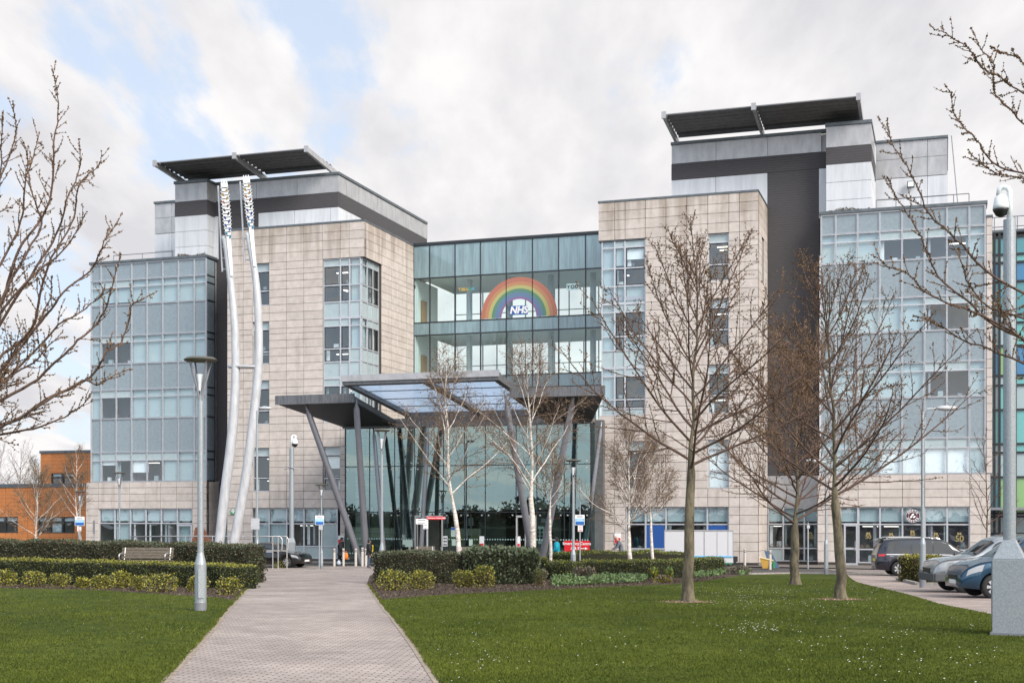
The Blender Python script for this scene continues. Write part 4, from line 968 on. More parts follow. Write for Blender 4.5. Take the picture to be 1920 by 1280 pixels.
# ================================================================== HEDGES AND SHRUBS
def leaves(P_, N_, size, rg, up=0):
    n = len(P_); d = N_+rg.normal(0, .7, (n, 3)); d[:, 2] += up; d /= np.linalg.norm(d, axis=1)[:, None]
    r = rg.normal(0, 1, (n, 3)); s_ = np.cross(d, r); s_ /= np.linalg.norm(s_, axis=1)[:, None]
    L_ = size*rg.uniform(.7, 1.4, n)[:, None]; Wd = L_*.38
    v = np.empty((n, 4, 3)); v[:, 0] = P_; v[:, 1] = P_+d*L_*.5+s_*Wd; v[:, 2] = P_+d*L_; v[:, 3] = P_+d*L_*.5-s_*Wd
    return v.reshape(-1, 3), np.arange(4*n).reshape(-1, 4)
def hedge(path, depth, h, mats, probs, label, size=.05, dens_=900, topm=None, name='hedge', cat='hedge', group=None, rnd=.12, seed=1, up=0, wob=.06, rag=0, h2=None):
    """path: front foot line, (x,y) points left to right; the hedge stands behind it"""
    rg = np.random.default_rng(seed); pts = np.array(dens(list(path), 5)); n = len(pts)
    t = np.gradient(pts, axis=0); t /= np.linalg.norm(t, axis=1)[:, None]; nb = np.c_[-t[:, 1], t[:, 0]]      # towards the back
    s_ = np.r_[0, np.cumsum(np.linalg.norm(np.diff(pts, axis=0), axis=1))]; tot = s_[-1]
    hh = lambda q: (h+((h2 or h)-h)*q/tot)*(1+wob*np.sin(q*2.1+seed)*.6+wob*np.sin(q*5.3)*.4)
    def surf(q, w_, kind):            # kind 0 front, 1 top, 2 back, 3 left, 4 right
        x = np.interp(q, s_, pts[:, 0]); y = np.interp(q, s_, pts[:, 1]); bx = np.interp(q, s_, nb[:, 0]); by = np.interp(q, s_, nb[:, 1])
        H_ = hh(q); r = rnd
        if kind == 1: off = w_*depth; z = H_
        elif kind == 0: off = 0*q; z = w_*H_
        elif kind == 2: off = depth+0*q; z = w_*H_
        return x, y, bx, by, off, z
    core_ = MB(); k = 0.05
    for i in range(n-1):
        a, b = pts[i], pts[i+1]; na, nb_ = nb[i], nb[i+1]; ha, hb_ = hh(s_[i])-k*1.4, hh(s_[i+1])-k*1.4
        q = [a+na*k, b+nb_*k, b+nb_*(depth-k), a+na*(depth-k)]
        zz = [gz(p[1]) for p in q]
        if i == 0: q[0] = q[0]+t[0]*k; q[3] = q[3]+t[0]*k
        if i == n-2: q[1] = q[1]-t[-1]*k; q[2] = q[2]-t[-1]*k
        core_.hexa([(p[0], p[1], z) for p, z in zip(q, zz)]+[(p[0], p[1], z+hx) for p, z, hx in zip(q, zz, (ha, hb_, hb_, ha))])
    PP, NN, MI = [], [], []
    for kind, area in ((0, tot*h), (1, tot*depth), (2, tot*h*.15)):
        m = int(area*dens_); q = rg.uniform(0, tot, m); w_ = rg.uniform(0, 1, m); x, y, bx, by, off, z = surf(q, w_, kind)
        jn = rg.normal(0, .03, m)
        if kind == 1: z = z+jn-rnd*np.maximum(0, 1-np.minimum(w_, 1-w_)*depth/rnd)**2+rag*np.abs(rg.normal(0, 1, m))
        else:
            off = off+jn*(1 if kind else -1)+rnd*np.maximum(0, 1-(1-w_)*h/rnd)**2*(1 if kind == 0 else -1)
            off += .05*np.sin(q*3.1+z*4)*(1 if kind == 0 else -1)
        X = x+bx*off; Y = y+by*off; PP.append(np.c_[X, Y, gzn(Y)+z])
        NN.append(np.tile([0, 0, 1.], (m, 1)) if kind == 1 else np.c_[-bx, -by, 0*bx]*(1 if kind == 0 else -1))
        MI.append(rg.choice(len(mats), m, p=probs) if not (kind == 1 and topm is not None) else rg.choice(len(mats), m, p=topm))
    for end in (0, -1):
        m = int(depth*h*dens_); w_ = rg.uniform(0, depth, m); z = rg.uniform(0, 1, m)*hh(s_[end]); sgn = -1 if end == 0 else 1
        X = pts[end][0]+nb[end][0]*w_+sgn*t[end][0]*rg.normal(0, .03, m); Y = pts[end][1]+nb[end][1]*w_+sgn*t[end][1]*rg.normal(0, .03, m)
        PP.append(np.c_[X, Y, gzn(Y)+z]); NN.append(np.tile([sgn*t[end][0], sgn*t[end][1], 0], (m, 1))); MI.append(rg.choice(len(mats), m, p=probs))
    PP, NN, MI = np.concatenate(PP), np.concatenate(NN), np.concatenate(MI)
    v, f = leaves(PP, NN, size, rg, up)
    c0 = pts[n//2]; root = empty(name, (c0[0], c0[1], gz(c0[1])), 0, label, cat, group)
    o = core_.build('branches', M['hcore'], root); o.location = -root.location  # solid core, the shade between the leaves put into its dark colour
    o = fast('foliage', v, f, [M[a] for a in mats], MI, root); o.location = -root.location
    return root
def shrub(px, py, wpx, hpx, mats, probs, label, size=.055, n=900, name='shrub', cat='shrub', group=None, seed=0, up=.3, flat=.5):
    rg = np.random.default_rng(seed+int(px)); p = G(px, py); s_ = p.y/F; r = wpx*s_/2; h = hpx*s_
    # clumps of several overlapping lobes
    nl = max(3, int(r/.16)); PP = []; NN = []
    for _ in range(nl*3):
        a = rg.uniform(0, 2*math.pi); q = rg.uniform(0, .62)*r; c = np.array([math.cos(a)*q, math.sin(a)*q*.8, rg.uniform(.25, .62)*h]); rr_ = np.array([r-q, (r-q)*.9, h-c[2]])*rg.uniform(.75, 1.0)
        m = n//(nl*3)+1; d = rg.normal(0, 1, (m, 3)); d /= np.linalg.norm(d, axis=1)[:, None]; PP.append(c+d*rr_*rg.uniform(.75, 1.08, (m, 1))); NN.append(d)
    PP, NN = np.concatenate(PP), np.concatenate(NN); PP[:, 2] = np.maximum(PP[:, 2], .01)
    v, f = leaves(PP, NN, size, rg, up); hi = (PP[:, 2]/h)
    MI = np.array([rg.choice(len(mats), p=probs if z > flat else probs[::-1]) for z in hi+rg.normal(0, .15, len(hi))])
    root = empty(name, p, 0, label, cat, group)
    fast('foliage', v, f, [M[a] for a in mats], MI, root)
    mb = MB()
    for k in range(9):
        a = k*2.4+rg.uniform(0, 1); q = r*.55; mb.tube([(0, 0, -.02), (math.cos(a)*q*.5, math.sin(a)*q*.5, h*.35), (math.cos(a)*q, math.sin(a)*q, h*.75)], [.014, .01, .005], 5)
    mb.build('stems', M['twig'], root); return root
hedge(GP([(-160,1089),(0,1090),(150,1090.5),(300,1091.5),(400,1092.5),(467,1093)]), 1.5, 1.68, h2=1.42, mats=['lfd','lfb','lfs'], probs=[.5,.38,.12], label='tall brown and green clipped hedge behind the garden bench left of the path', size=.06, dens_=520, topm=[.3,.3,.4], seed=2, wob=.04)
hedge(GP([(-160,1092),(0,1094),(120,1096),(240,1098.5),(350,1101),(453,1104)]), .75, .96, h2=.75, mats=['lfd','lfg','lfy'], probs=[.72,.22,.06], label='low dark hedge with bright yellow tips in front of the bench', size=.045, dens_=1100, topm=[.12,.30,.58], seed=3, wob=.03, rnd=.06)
ORD = 'first second third fourth fifth sixth seventh eighth ninth tenth'.split()
for i, (x, y, w_, h_) in enumerate([(12,1098,48,31),(62,1100,50,30),(112,1101,44,28),(155,1102,30,20),(192,1104,46,28),(226,1102,44,33),(262,1106,38,28),(304,1110,74,36),(372,1109,42,30),(428,1115,52,34)]):
    shrub(x, y, w_, h_, ['lfg','lfy','lfb'], [.34,.5,.16], '%s yellow green shrub from the left in the row along the left lawn' % ORD[i], group='low yellow shrubs in front of the left hedge', seed=11, n=1100)
hedge(GP([(699,1094),(760,1095),(872,1094.5)]), 2.6, 1.15, ['lfd','lfb','lfs'], [.42,.45,.13], 'tall brown clipped hedge at the right edge of the paved path', size=.06, dens_=600, topm=[.3,.25,.45], seed=5, wob=.03)
hedge(GP([(872,1095),(940,1095.3),(1008,1095)]), 2.0, 1.17, ['lfd','lfs'], [.55,.45], 'shaggy grey green rosemary hedge next to the tall brown hedge', size=.10, dens_=520, topm=[.2,.8], seed=6, up=1.2, wob=.05, rag=.06, name='rosemary_hedge')
for i, (x, y, w_, h_, lb_) in enumerate([(737,1106,66,40,'leftmost'),(788,1104,58,38,'second'),(868,1100,46,32,'third'),(907,1101,44,42,'fourth')]):
    shrub(x, y, w_, h_, ['lfg','lfy','lfb'], [.40,.5,.10], '%s yellow green shrub in front of the hedge right of the path' % lb_, group='yellow shrubs in front of the right hedge', seed=21, n=1500)
shrub(1012,1098,26,34, ['lfg','lfy','lfb'], [.7,.15,.15], 'small dark yellow shrub at the end of the rosemary hedge', seed=5, n=500)
yew = dict(size=.045, dens_=1000, rnd=.15)
hedge(GP([(1020,1086),(1060,1087),(1098,1086)]), .9, .72, ['lfd','lfg','lfy'], [.55,.37,.08], 'low dark rounded yew hedge beside the rosemary hedge', topm=[.15,.6,.25], seed=7, wob=.04, **yew)
hedge(GP([(1092,1085),(1180,1085),(1280,1083),(1303,1082)]), .9, .76, ['lfd','lfg','lfy'], [.6,.32,.08], 'long clipped dark green box hedge behind the lavender bush', topm=[.1,.62,.28], seed=8, wob=.03, **yew)
hedge(GP([(1024,1072),(1075,1071)]), .9, .72, ['lfd','lfg','lfy'], [.4,.45,.15], 'thin green hedge with yellow top below the person in turquoise', topm=[.1,.4,.5], seed=9, wob=.04, **yew)
hedge(GP([(1078,1074),(1140,1073),(1220,1072),(1296,1072)]), 2.4, 1.02, ['lfd','lfg','lfy'], [.45,.47,.08], 'wide bright green domed hedge behind the long box hedge', topm=[.1,.65,.25], seed=10, wob=.09, size=.06, dens_=650, rnd=.5)
hedge(GP([(1312,1079),(1331,1078.5)]), .8, .78, ['lfd','lfg','lfy'], [.45,.45,.1], 'small block of clipped hedge left of the last hedge block', topm=[.1,.6,.3], seed=12, wob=.03, **yew)
hedge(GP([(1333,1076),(1360,1075.5)]), .8, .78, ['lfd','lfg','lfy'], [.45,.45,.1], 'last small block of clipped hedge near the white trailer', topm=[.1,.6,.3], seed=13, wob=.03, **yew)
shrub(1094,1090,46,26, ['lav','lfs'], [.75,.25], 'rounded brown lavender bush in front of the long box hedge', size=.09, n=1500, name='lavender_bush', cat='bush', seed=3, up=.9)
shrub(1016,1088,24,20, ['lav','lfs'], [.7,.3], 'small brown lavender bush at the end of the rosemary hedge', size=.08, n=500, name='lavender_bush', cat='bush', seed=4, up=.9)
shrub(1244,1092,32,13, ['lav','lfy'], [.8,.2], 'flat dry brown tuft in the bed left of the big tree trunk', size=.08, n=400, name='dry_tuft', cat='plant', seed=5, up=.9)
shrub(1385,1076,50,15, ['lav','lfs'], [.7,.3], 'low brown heather patch at the far end of the bed', size=.07, n=900, name='heather', cat='plant', seed=6, up=.6)
for i, (x, y) in enumerate([(1072,1086),(1140,1081),(1228,1086),(1255,1086),(1240,1083)]):
    shrub(x, y, 16, 20, ['lfp','lfy'], [.5,.5], '%s tuft of pale spiky leaves from the left in the right bed' % ORD[[0,1,2,4,3][i]], size=.13, n=110, name='grass_tuft', cat='plant', group='spiky tufts in the right bed', seed=30+i, up=3)
def cover(poly, n, label, seed, mats=('lfp','lfs'), size=.08, hmax=.28):
    rg = np.random.default_rng(seed); P_ = np.array(GP(poly)); x = rg.uniform(P_[:, 0].min(), P_[:, 0].max(), n*3); y = rg.uniform(P_[:, 1].min(), P_[:, 1].max(), n*3)
    ok = inpoly(x, y, [tuple(a) for a in P_]); x, y = x[ok][:n], y[ok][:n]; m = len(x); z = gzn(y)+hmax*(.35+.65*np.abs(np.sin(x*4+y*2)*np.cos(y*3-x)))*rg.uniform(.5, 1, m)
    v, f = leaves(np.c_[x, y, z], np.tile([0, 0, .3], (m, 1)), size, rg, .2)
    tag(fast('ground_cover', v, f, [M[a] for a in mats], rg.choice(len(mats), m, p=[.8, .2])), label, 'ground cover', kind='stuff')
cover([(1035,1100),(1205,1093),(1215,1086),(1120,1084),(1035,1088)], 9000, 'fresh green leafy ground cover around the lavender bush', 1)
cover([(1305,1085),(1352,1079),(1365,1074),(1300,1079)], 3000, 'fresh green leafy ground cover in front of the small hedge blocks', 2)
cover([(1388,1079),(1408,1076),(1405,1073),(1385,1074)], 500, 'small fresh green leaf patch at the kerb end of the bed', 3)
hedge(GP([(1686,1090),(1730,1091),(1769,1091)]), 1.3, .98, ['lfb','lfg','lfy'], [.55,.2,.25], 'square brown and yellow hedge between the dark car and silver car', size=.06, dens_=900, topm=[.2,.15,.65], seed=15, wob=.04, rnd=.06)
shrub(430,1066,46,14, ['lav','lfb'], [.6,.4], 'low brown shrub behind the steel railing', size=.06, n=500, seed=8)
shrub(529,1064,32,13, ['lfg','lfy'], [.6,.4], 'low yellow green shrub behind the steel railing', size=.06, n=500, seed=9)
def litter(poly, n, label, sd_):
    q = np.random.default_rng(sd_); P_ = np.array(poly); x = q.uniform(P_[:, 0].min(), P_[:, 0].max(), n*4); y = q.uniform(P_[:, 1].min(), min(P_[:, 1].max(), 60), n*4); ok = inpoly(x, y, poly); x, y = x[ok][:n], y[ok][:n]; m = len(x)
    v = np.repeat(np.c_[x, y, gzn(y)+.02], 3, 0)+q.normal(0, .022, (3*m, 3)); tag(fast('bark_litter', v, np.arange(3*m).reshape(-1, 3), [M['lfb'], M['lav'], M['soil']], q.choice(3, m, p=[.35, .15, .5])), label, 'leaf litter', kind='stuff')
litter([tuple(pr_[1]), tuple(pr_[2])]+bedR[1:]+GP([(1412,1072),(1200,1080),(1020,1088),(700,1088)]), 16000, 'dead leaves and bark scattered on the soil of the right bed', 5)
litter(bedL+GP([(475,1092),(300,1092),(-150,1090)]), 12000, 'dead leaves and bark scattered on the soil of the left bed', 6)
# ================================================================== TREES
class Tubes:
    def __init__(s): s.v = []; s.f = []; s.n = 0
    def add(s, P_, r, k):
        n = len(P_); d = np.gradient(P_, axis=0); d /= np.linalg.norm(d, axis=1)[:, None]+1e-9
        ref = np.array([1., 0, 0]) if abs(d[0][0]) < .8 else np.array([0, 1., 0]); a = np.cross(d, ref); a /= np.linalg.norm(a, axis=1)[:, None]+1e-9; c = np.cross(d, a)
        t = np.arange(k)*2*math.pi/k; ring = a[:, None]*np.cos(t)[None, :, None]+c[:, None]*np.sin(t)[None, :, None]
        s.v.append((P_[:, None]+ring*np.asarray(r)[:, None, None]).reshape(-1, 3))
        i = np.arange(n-1)[:, None]*k; j = np.arange(k)[None]; j2 = (j+1) % k
        s.f.append((np.stack([i+j, i+j2, i+k+j2, i+k+j], -1).reshape(-1, 4))+s.n); s.n += n*k
    def build(s, name, m, parent, smooth=True):
        if s.v: return fast(name, np.concatenate(s.v), np.concatenate(s.f), m, None, parent, smooth)
def grow(rg, p, d, L_, nseg, wand, trop):
    P_ = [np.array(p, float)]; d = np.array(d, float); st = L_/nseg
    for _ in range(nseg):
        d = d+rg.normal(0, wand, 3)+np.array([0, 0, trop]); d /= np.linalg.norm(d); P_.append(P_[-1]+d*st)
    return np.array(P_)
def side(rg, d, ang, az):
    d = d/np.linalg.norm(d); ref = np.array([0, 0, 1.]) if abs(d[2]) < .95 else np.array([1., 0, 0]); a = np.cross(d, ref); a /= np.linalg.norm(a); b = np.cross(d, a)
    q = a*math.cos(az)+b*math.sin(az); return d*math.cos(ang)+q*math.sin(ang)
def tree(base, H_, fork, r0, spread, seed, style, label, group=None, name=None, n1=16, n2=11, n3=5, lean=(0, 0), top=.86, budsz=.036, a_lo=62, a_hi=22, trop=.038, tw='twig', bd='bud', bare=1.0, low=None, bias=None):
    rg = np.random.default_rng(seed); T, B_, TW = Tubes(), Tubes(), Tubes(); bp, bd_ = [], []
    root = empty(name or 'tree', base, 0, label, 'tree', group); birch = style == 'birch'
    ns = 18; zs = np.r_[0, .06, .16, .32, np.linspace(.6, H_, ns-4)]; wx = np.cumsum(rg.normal(0, .035 if not birch else .05, ns))*H_/9; wy = np.cumsum(rg.normal(0, .03, ns))*H_/9; wx -= wx[3]; wy -= wy[3]; wx[:3] = 0; wy[:3] = 0
    k_ = np.clip(zs/H_, 0, 1); ld = np.c_[wx+lean[0]*k_, wy+lean[1]*k_, zs]; ld[0, 2] = -.05
    rl = r0*(1-k_)**(.8)*.92+.008; rl[zs > fork] *= (.48 if not birch else .6); rl *= 1+.62*np.exp(-zs/.11)
    T.add(ld, rl, 10)
    ga = 2.399963; az0 = rg.uniform(0, 6)
    for i in range(n1):
        f = ((i+.5)/n1)**1.25; z = fork+(H_*top-fork)*f; o = np.array([np.interp(z, zs, ld[:, c]) for c in range(3)])
        az = az0+i*ga+rg.normal(0, .25)
        if bias is not None and rg.uniform() < .5: az = bias+rg.normal(0, .7)
        ang = R(a_lo+(a_hi-a_lo)*f+rg.normal(0, 5)); L1 = spread*(1-.60*f)*rg.uniform(.85, 1.18)*(1.3 if not birch else 1)
        d = np.array([math.cos(az)*math.sin(ang), math.sin(az)*math.sin(ang), math.cos(ang)])
        P1 = grow(rg, o, d, L1, 10, .055 if not birch else .09, trop); rr = r0*(.20 if not birch else .19)*(1-.6*f); R1 = rr*(1-np.linspace(0, 1, 11))**.8+.006
        B_.add(P1, R1, 6)
        for j in range(n2):
            t = .14+.84*(j+rg.uniform(0, .8))/n2; q = t*10; a = int(min(q, 9)); pt = P1[a]+(P1[a+1]-P1[a])*(q-a); dd = P1[a+1]-P1[a]
            d2 = side(rg, dd, R(rg.uniform(28, 55)), j*ga+rg.uniform(0, 1.5)); d2[2] += .12
            L2 = L1*((.30 if not birch else .40)*(1-t)+.10)*rg.uniform(.6, 1.3)
            P2 = grow(rg, pt, d2, L2, 6, .08 if not birch else .12, trop*1.2 if not birch else .02); R2 = np.interp(q, range(11), R1)*.42*(1-np.linspace(0, 1, 7))**.7+.0035
            (B_ if R2[0] > (.012 if not birch else .03) else TW).add(P2, R2, 4)
            for k in range(n3):
                t2 = .15+.85*(k+rg.uniform(0, .8))/n3; q2 = min(t2*6, 5.99); a2 = int(q2); p3 = P2[a2]+(P2[a2+1]-P2[a2])*(q2-a2); dd2 = P2[a2+1]-P2[a2]
                d3 = side(rg, dd2, R(rg.uniform(30, 60)), k*ga+rg.uniform(0, 2)); L3 = (rg.uniform(.07, .28) if not birch else rg.uniform(.15, .6))*spread/3
                P3 = grow(rg, p3, d3, L3, 4, .12, .06 if not birch else -.07); TW.add(P3, np.linspace(.0055, .003, 5)*(.85 if birch else 1), 3)
                if bare:
                    m = max(2, int(L3/(.07 if not birch else .13)*bare)); w_ = rg.uniform(.1, 1, m)*4; ia = np.minimum(w_.astype(int), 3); bp.append(P3[ia]+(P3[ia+1]-P3[ia])*(w_-ia)[:, None]); bd_.append(P3[ia+1]-P3[ia])
            if bare:
                m = int(L2/.06*bare)+1; w_ = rg.uniform(.2, 1, m)*6; ia = np.minimum(w_.astype(int), 5); bp.append(P2[ia]+(P2[ia+1]-P2[ia])*(w_-ia)[:, None]); bd_.append(P2[ia+1]-P2[ia])
        if bare and not birch:
            m = int(L1/.05*bare); w_ = rg.uniform(3, 10, m); ia = np.minimum(w_.astype(int), 9); bp.append(P1[ia]+(P1[ia+1]-P1[ia])*(w_-ia)[:, None]); bd_.append(P1[ia+1]-P1[ia])
    T.build('trunk', M['birch' if birch else 'bark'], root); B_.build('limbs', M['birch' if birch else 'twig'], root); TW.build('twigs', M['btwig' if birch else tw], root)
    if bare:
        P_ = np.concatenate(bp); D_ = np.concatenate(bd_); D_ /= np.linalg.norm(D_, axis=1)[:, None]+1e-9
        if birch: D_ = D_*.2+np.array([0, 0, -1.]); sz = budsz*1.2; rep = 1
        else: rep = 2; sz = budsz
        P_ = np.repeat(P_, rep, 0); D_ = np.repeat(D_, rep, 0); v, f = leaves(P_, D_*.8, sz, rg, .3 if not birch else 0)
        fast('buds', v, f, M['catkin' if birch else bd], None, root)
    return root
def mulch(p, r, label):
    mb = MB(); rnd = random.Random(int(p.x*10)); n = 20
    pts = [(math.cos(2*math.pi*k/n)*r*rnd.uniform(.75, 1.15), math.sin(2*math.pi*k/n)*r*rnd.uniform(.75, 1.15)) for k in range(n)]
    sheet('bare_soil', [(p.x+a, p.y+b) for a, b in pts], M['mulch'], .018)
    q = np.random.default_rng(int(p.x*7)); m = 700; x, y = q.normal(0, r*.5, m), q.normal(0, r*.5, m); v = np.repeat(np.c_[p.x+x, p.y+y, gzn(p.y+y)+.03], 3, 0)+q.normal(0, .012, (3*m, 3))
    tag(fast('leaf_litter', v, np.arange(3*m).reshape(-1, 3), M['bark_chip']), label, 'leaf litter', kind='stuff')
M['mulch'] = mat('mulch', (.20, .13, .085), .95, noise=.5, ns=20); M['bark_chip'] = mat('bark_chip', (.36, .25, .17), .9, island=.5)
p1 = G(1290, 1129); p2_ = G(1576, 1124); p3_ = G(1491, 1096)
tree(p1, 9.35, 3.35, .155, 3.5, 14, 'cherry', 'large budding tree standing alone in the middle of the right lawn', n1=24, n2=14, n3=5, name='budding_tree', a_lo=66)
mulch(p1, .6, 'brown leaf litter at the foot of the largest lawn tree')
tree(p2_, 8.9, 2.75, .15, 3.5, 12, 'cherry', 'budding tree on the right lawn nearest the footpath to the car park', n1=24, n2=14, n3=5, name='budding_tree', a_lo=66, lean=(-.35, 0))
mulch(p2_, .6, 'brown leaf litter at the foot of the tree nearest the footpath')
tree(p3_, 8.9, 2.2, .18, 4.0, 33, 'cherry', 'denser reddish twigged tree behind the two budding lawn trees', n1=30, n2=15, n3=8, name='reddish_tree', tw='twigr', bd='budr', a_lo=70, a_hi=28)
def guided(base, guides, Ys, joint, label, r0, seed, rb=.03, dens_=1.0, top=None):
    rg = np.random.default_rng(seed); T, B_, TW = Tubes(), Tubes(), Tubes(); root = empty('budding_tree', base, 0, label, 'tree'); b0 = np.array(base); bp, bd_ = [], []
    jz = joint[2]; T.add(np.array([[0, 0, -.1], [.03, .02, 1.2], [joint[0]*.5, 0, jz*.6], [joint[0], joint[1], jz], [joint[0]*1.3+.1, joint[1], jz+1.5], [joint[0]*1.3, joint[1]+.2, jz+4]]), [r0*1.2, r0, r0*.85, r0*.6, r0*.35, .03], 10)
    for gi, g in enumerate(guides):
        Y = Ys[gi % len(Ys)]; P_ = np.array([[at(px, Y), Y+.12*math.sin(i*1.7+gi), zat(py, Y)] for i, (px, py) in enumerate(g[::-1])])-b0
        st = np.array([joint[0], joint[1], jz+.35*(gi % 4)]); mid = (st*.45+P_[0]*.55)+np.array([0, 0, -.12]); P_ = np.vstack([st, mid, P_]); P_ = np.array(smoothpts([tuple(p) for p in P_], 3)); P_[4:] += rg.normal(0, .008, P_[4:].shape)
        n = len(P_); ln = np.r_[0, np.cumsum(np.linalg.norm(np.diff(P_, axis=0), axis=1))]; rr = rb*(1-ln/ln[-1])**.75+.0035; B_.add(P_, rr, 7)
        q = ln[-1]*.12
        while q < ln[-1]*.985:
            i = min(int(np.searchsorted(ln, q)), n-1); pt = np.array([np.interp(q, ln, P_[:, c]) for c in range(3)]); dd = P_[i]-P_[max(i-1, 0)]; rem = 1-q/ln[-1]
            d2 = side(rg, dd, R(rg.uniform(32, 60)), rg.uniform(0, 6.28)); L2 = rg.uniform(.08, .35)+(.75*rem*rg.uniform(0, 1.1) if rg.uniform() < .4 else 0)
            P2 = grow(rg, pt, d2, L2, 5, .09, .07); TW.add(P2, np.linspace(.0065+.012*min(L2, .9)*rem, .0028, 6), 4)
            m = int(L2/.028)+2; w_ = rg.uniform(.3, 5, m); ia = np.minimum(w_.astype(int), 4); bp.append(P2[ia]+(P2[ia+1]-P2[ia])*(w_-ia)[:, None]); bd_.append(P2[ia+1]-P2[ia])
            if L2 > .4:
                for _ in range(int(L2*6)):
                    t = rg.uniform(.2, .9)*5; a = int(t); P3 = grow(rg, P2[a]+(P2[a+1]-P2[a])*(t-a), side(rg, P2[a+1]-P2[a], R(rg.uniform(30, 60)), rg.uniform(0, 6.28)), rg.uniform(.08, .3), 3, .1, .05); TW.add(P3, np.linspace(.005, .0026, 4), 3)
                    m = 7; w_ = rg.uniform(.3, 3, m); ia = np.minimum(w_.astype(int), 2); bp.append(P3[ia]+(P3[ia+1]-P3[ia])*(w_-ia)[:, None]); bd_.append(P3[ia+1]-P3[ia])
            q += rg.uniform(.06, .16)/dens_
        m = int(ln[-1]*.7/.03); w_ = np.sort(rg.uniform(n*.35, n-1.01, m)); ia = w_.astype(int); bp.append(P_[ia]+(P_[ia+1]-P_[ia])*(w_-ia)[:, None]); bd_.append(P_[ia+1]-P_[ia])
    T.build('trunk', M['bark'], root); B_.build('limbs', M['twig'], root); TW.build('twigs', M['twig'], root)
    P_ = np.concatenate(bp); D_ = np.concatenate(bd_); D_ /= np.linalg.norm(D_, axis=1)[:, None]+1e-9; P_ = np.repeat(P_, 2, 0); D_ = np.repeat(D_, 2, 0); v, f = leaves(P_, D_*.9, .029, rg, .3); fast('buds', v, f, M['bud'], None, root); return root
RG = [[(1747,45),(1780,72),(1815,95),(1835,108),(1850,130),(1866,146),(1890,160),(1925,170),(2000,220)], [(1826,48),(1845,95),(1855,120),(1862,145),(1870,170),(1880,195),(1893,212),(1920,229),(1990,280)],
 [(1862,86),(1880,95),(1900,110),(1925,130),(1990,190)], [(1767,159),(1780,180),(1792,205),(1805,230),(1820,258),(1840,280),(1865,300),(1890,318),(1930,340),(2010,400)], [(1812,290),(1850,312),(1885,325),(1925,340),(2000,390)],
 [(1663,220),(1675,262),(1692,300),(1712,345),(1735,385),(1755,410),(1775,435),(1800,462),(1850,502),(1920,548),(2020,600)], [(1660,335),(1680,362),(1697,385),(1715,430),(1740,480),(1762,515),(1785,540),(1815,570),(1850,600),(1920,632),(2020,680)],
 [(1640,475),(1665,500),(1690,510),(1720,530),(1745,550),(1790,575),(1835,592),(1930,640),(2030,700)], [(1710,595),(1740,605),(1775,615),(1805,637),(1850,655),(1920,683),(2020,730)], [(1870,560),(1885,590),(1900,620),(1925,650),(2010,700)], [(1780,150+300),(1800,500),(1822,535),(1860,575),(1920,600),(2010,650)]]
guided(Vector((at(2290, 20.5), 20.5, .85)), RG, [20.2, 20.8, 19.8, 21.0, 20.5], (-.35, 0, 3.2), 'budding tree whose limbs reach into the frame from the right edge', .17, 3, rb=.027)
LG = [[(101,128),(105,165),(106,212),(105,260),(103,300),(93,353),(76,409),(45,460),(20,515),(0,560),(-50,640)], [(26,192),(25,240),(17,297),(5,339),(-10,390),(-60,480)], [(42,262),(47,290),(55,330),(65,370),(74,405),(66,440),(40,500),(0,575),(-60,680)],
 [(190,283),(180,310),(160,335),(147,360),(140,385),(131,420),(111,469),(82,528),(59,604),(33,650),(0,705),(-60,780)], [(226,398),(212,425),(200,455),(185,480),(165,505),(140,530),(115,560),(85,590),(50,625),(10,665),(-60,740)],
 [(222,470),(222,500),(210,551),(192,585),(174,610),(148,640),(121,666),(66,709),(20,738),(-60,790)], [(294,543),(275,560),(250,573),(240,600),(225,640),(205,660),(190,680),(165,705),(130,728),(90,750),(50,775),(0,795),(-60,815)],
 [(245,690),(222,700),(205,712),(180,720),(150,712),(120,735),(70,765),(10,795),(-60,820)], [(170,740),(150,760),(120,780),(80,800),(30,810),(-60,825)], [(150,262),(147,300),(140,340),(128,380),(118,410),(95,450),(70,500),(30,570),(-50,680)],
 [(70,245),(62,300),(50,350),(40,400),(20,450),(-10,520),(-60,600)], [(205,540),(180,560),(150,590),(110,610),(60,660),(0,720),(-60,780)], [(120,620),(95,650),(60,680),(20,700),(-50,760)], [(10,210),(5,260),(-5,330),(-50,450)], [(60,600),(45,640),(20,690),(-10,740),(-60,790)],
 [(165,400),(140,440),(100,480),(60,520),(10,580),(-60,670)], [(100,520),(90,560),(60,620),(10,690),(-60,770)]]
guided(Vector((at(-280, 22.5), 22.5, .85)), LG, [22.5, 23.0, 22.0, 23.4, 22.8], (.45, 0, 2.9), 'budding tree whose limbs reach into the frame from the left edge', .19, 4, rb=.034)
tree(Vector((at(864.5, 50), 50, gz(50))), 9.0, 3.1, .105, 3.3, 41, 'birch', 'white birch in front of the middle of the entrance canopy', n1=15, n2=13, n3=8, bare=.5, name='birch_tree', lean=(-.55, 0), a_lo=48, a_hi=18, group=None)
tree(Vector((at(1004, 52.5), 52.5, gz(52.5))), 9.4, 3.4, .135, 3.8, 43, 'birch', 'tallest white birch rising from the rosemary hedge', n1=16, n2=13, n3=8, bare=.5, name='birch_tree', lean=(-.3, 0), a_lo=52, a_hi=20)
tree(Vector((at(1031, 63), 63, gz(63))), 6.6, 3.1, .085, 2.1, 44, 'birch', 'thin white birch left of the person in turquoise', n1=13, n2=11, n3=7, name='birch_tree', a_lo=40, a_hi=18)
tree(Vector((at(1184, 66), 66, gz(66))), 8.0, 1.9, .12, 3.3, 46, 'birch', 'white forked birch beside the person in the grey jumper', n1=20, n2=15, n3=8, bare=.5, name='birch_tree', a_lo=50, a_hi=20)
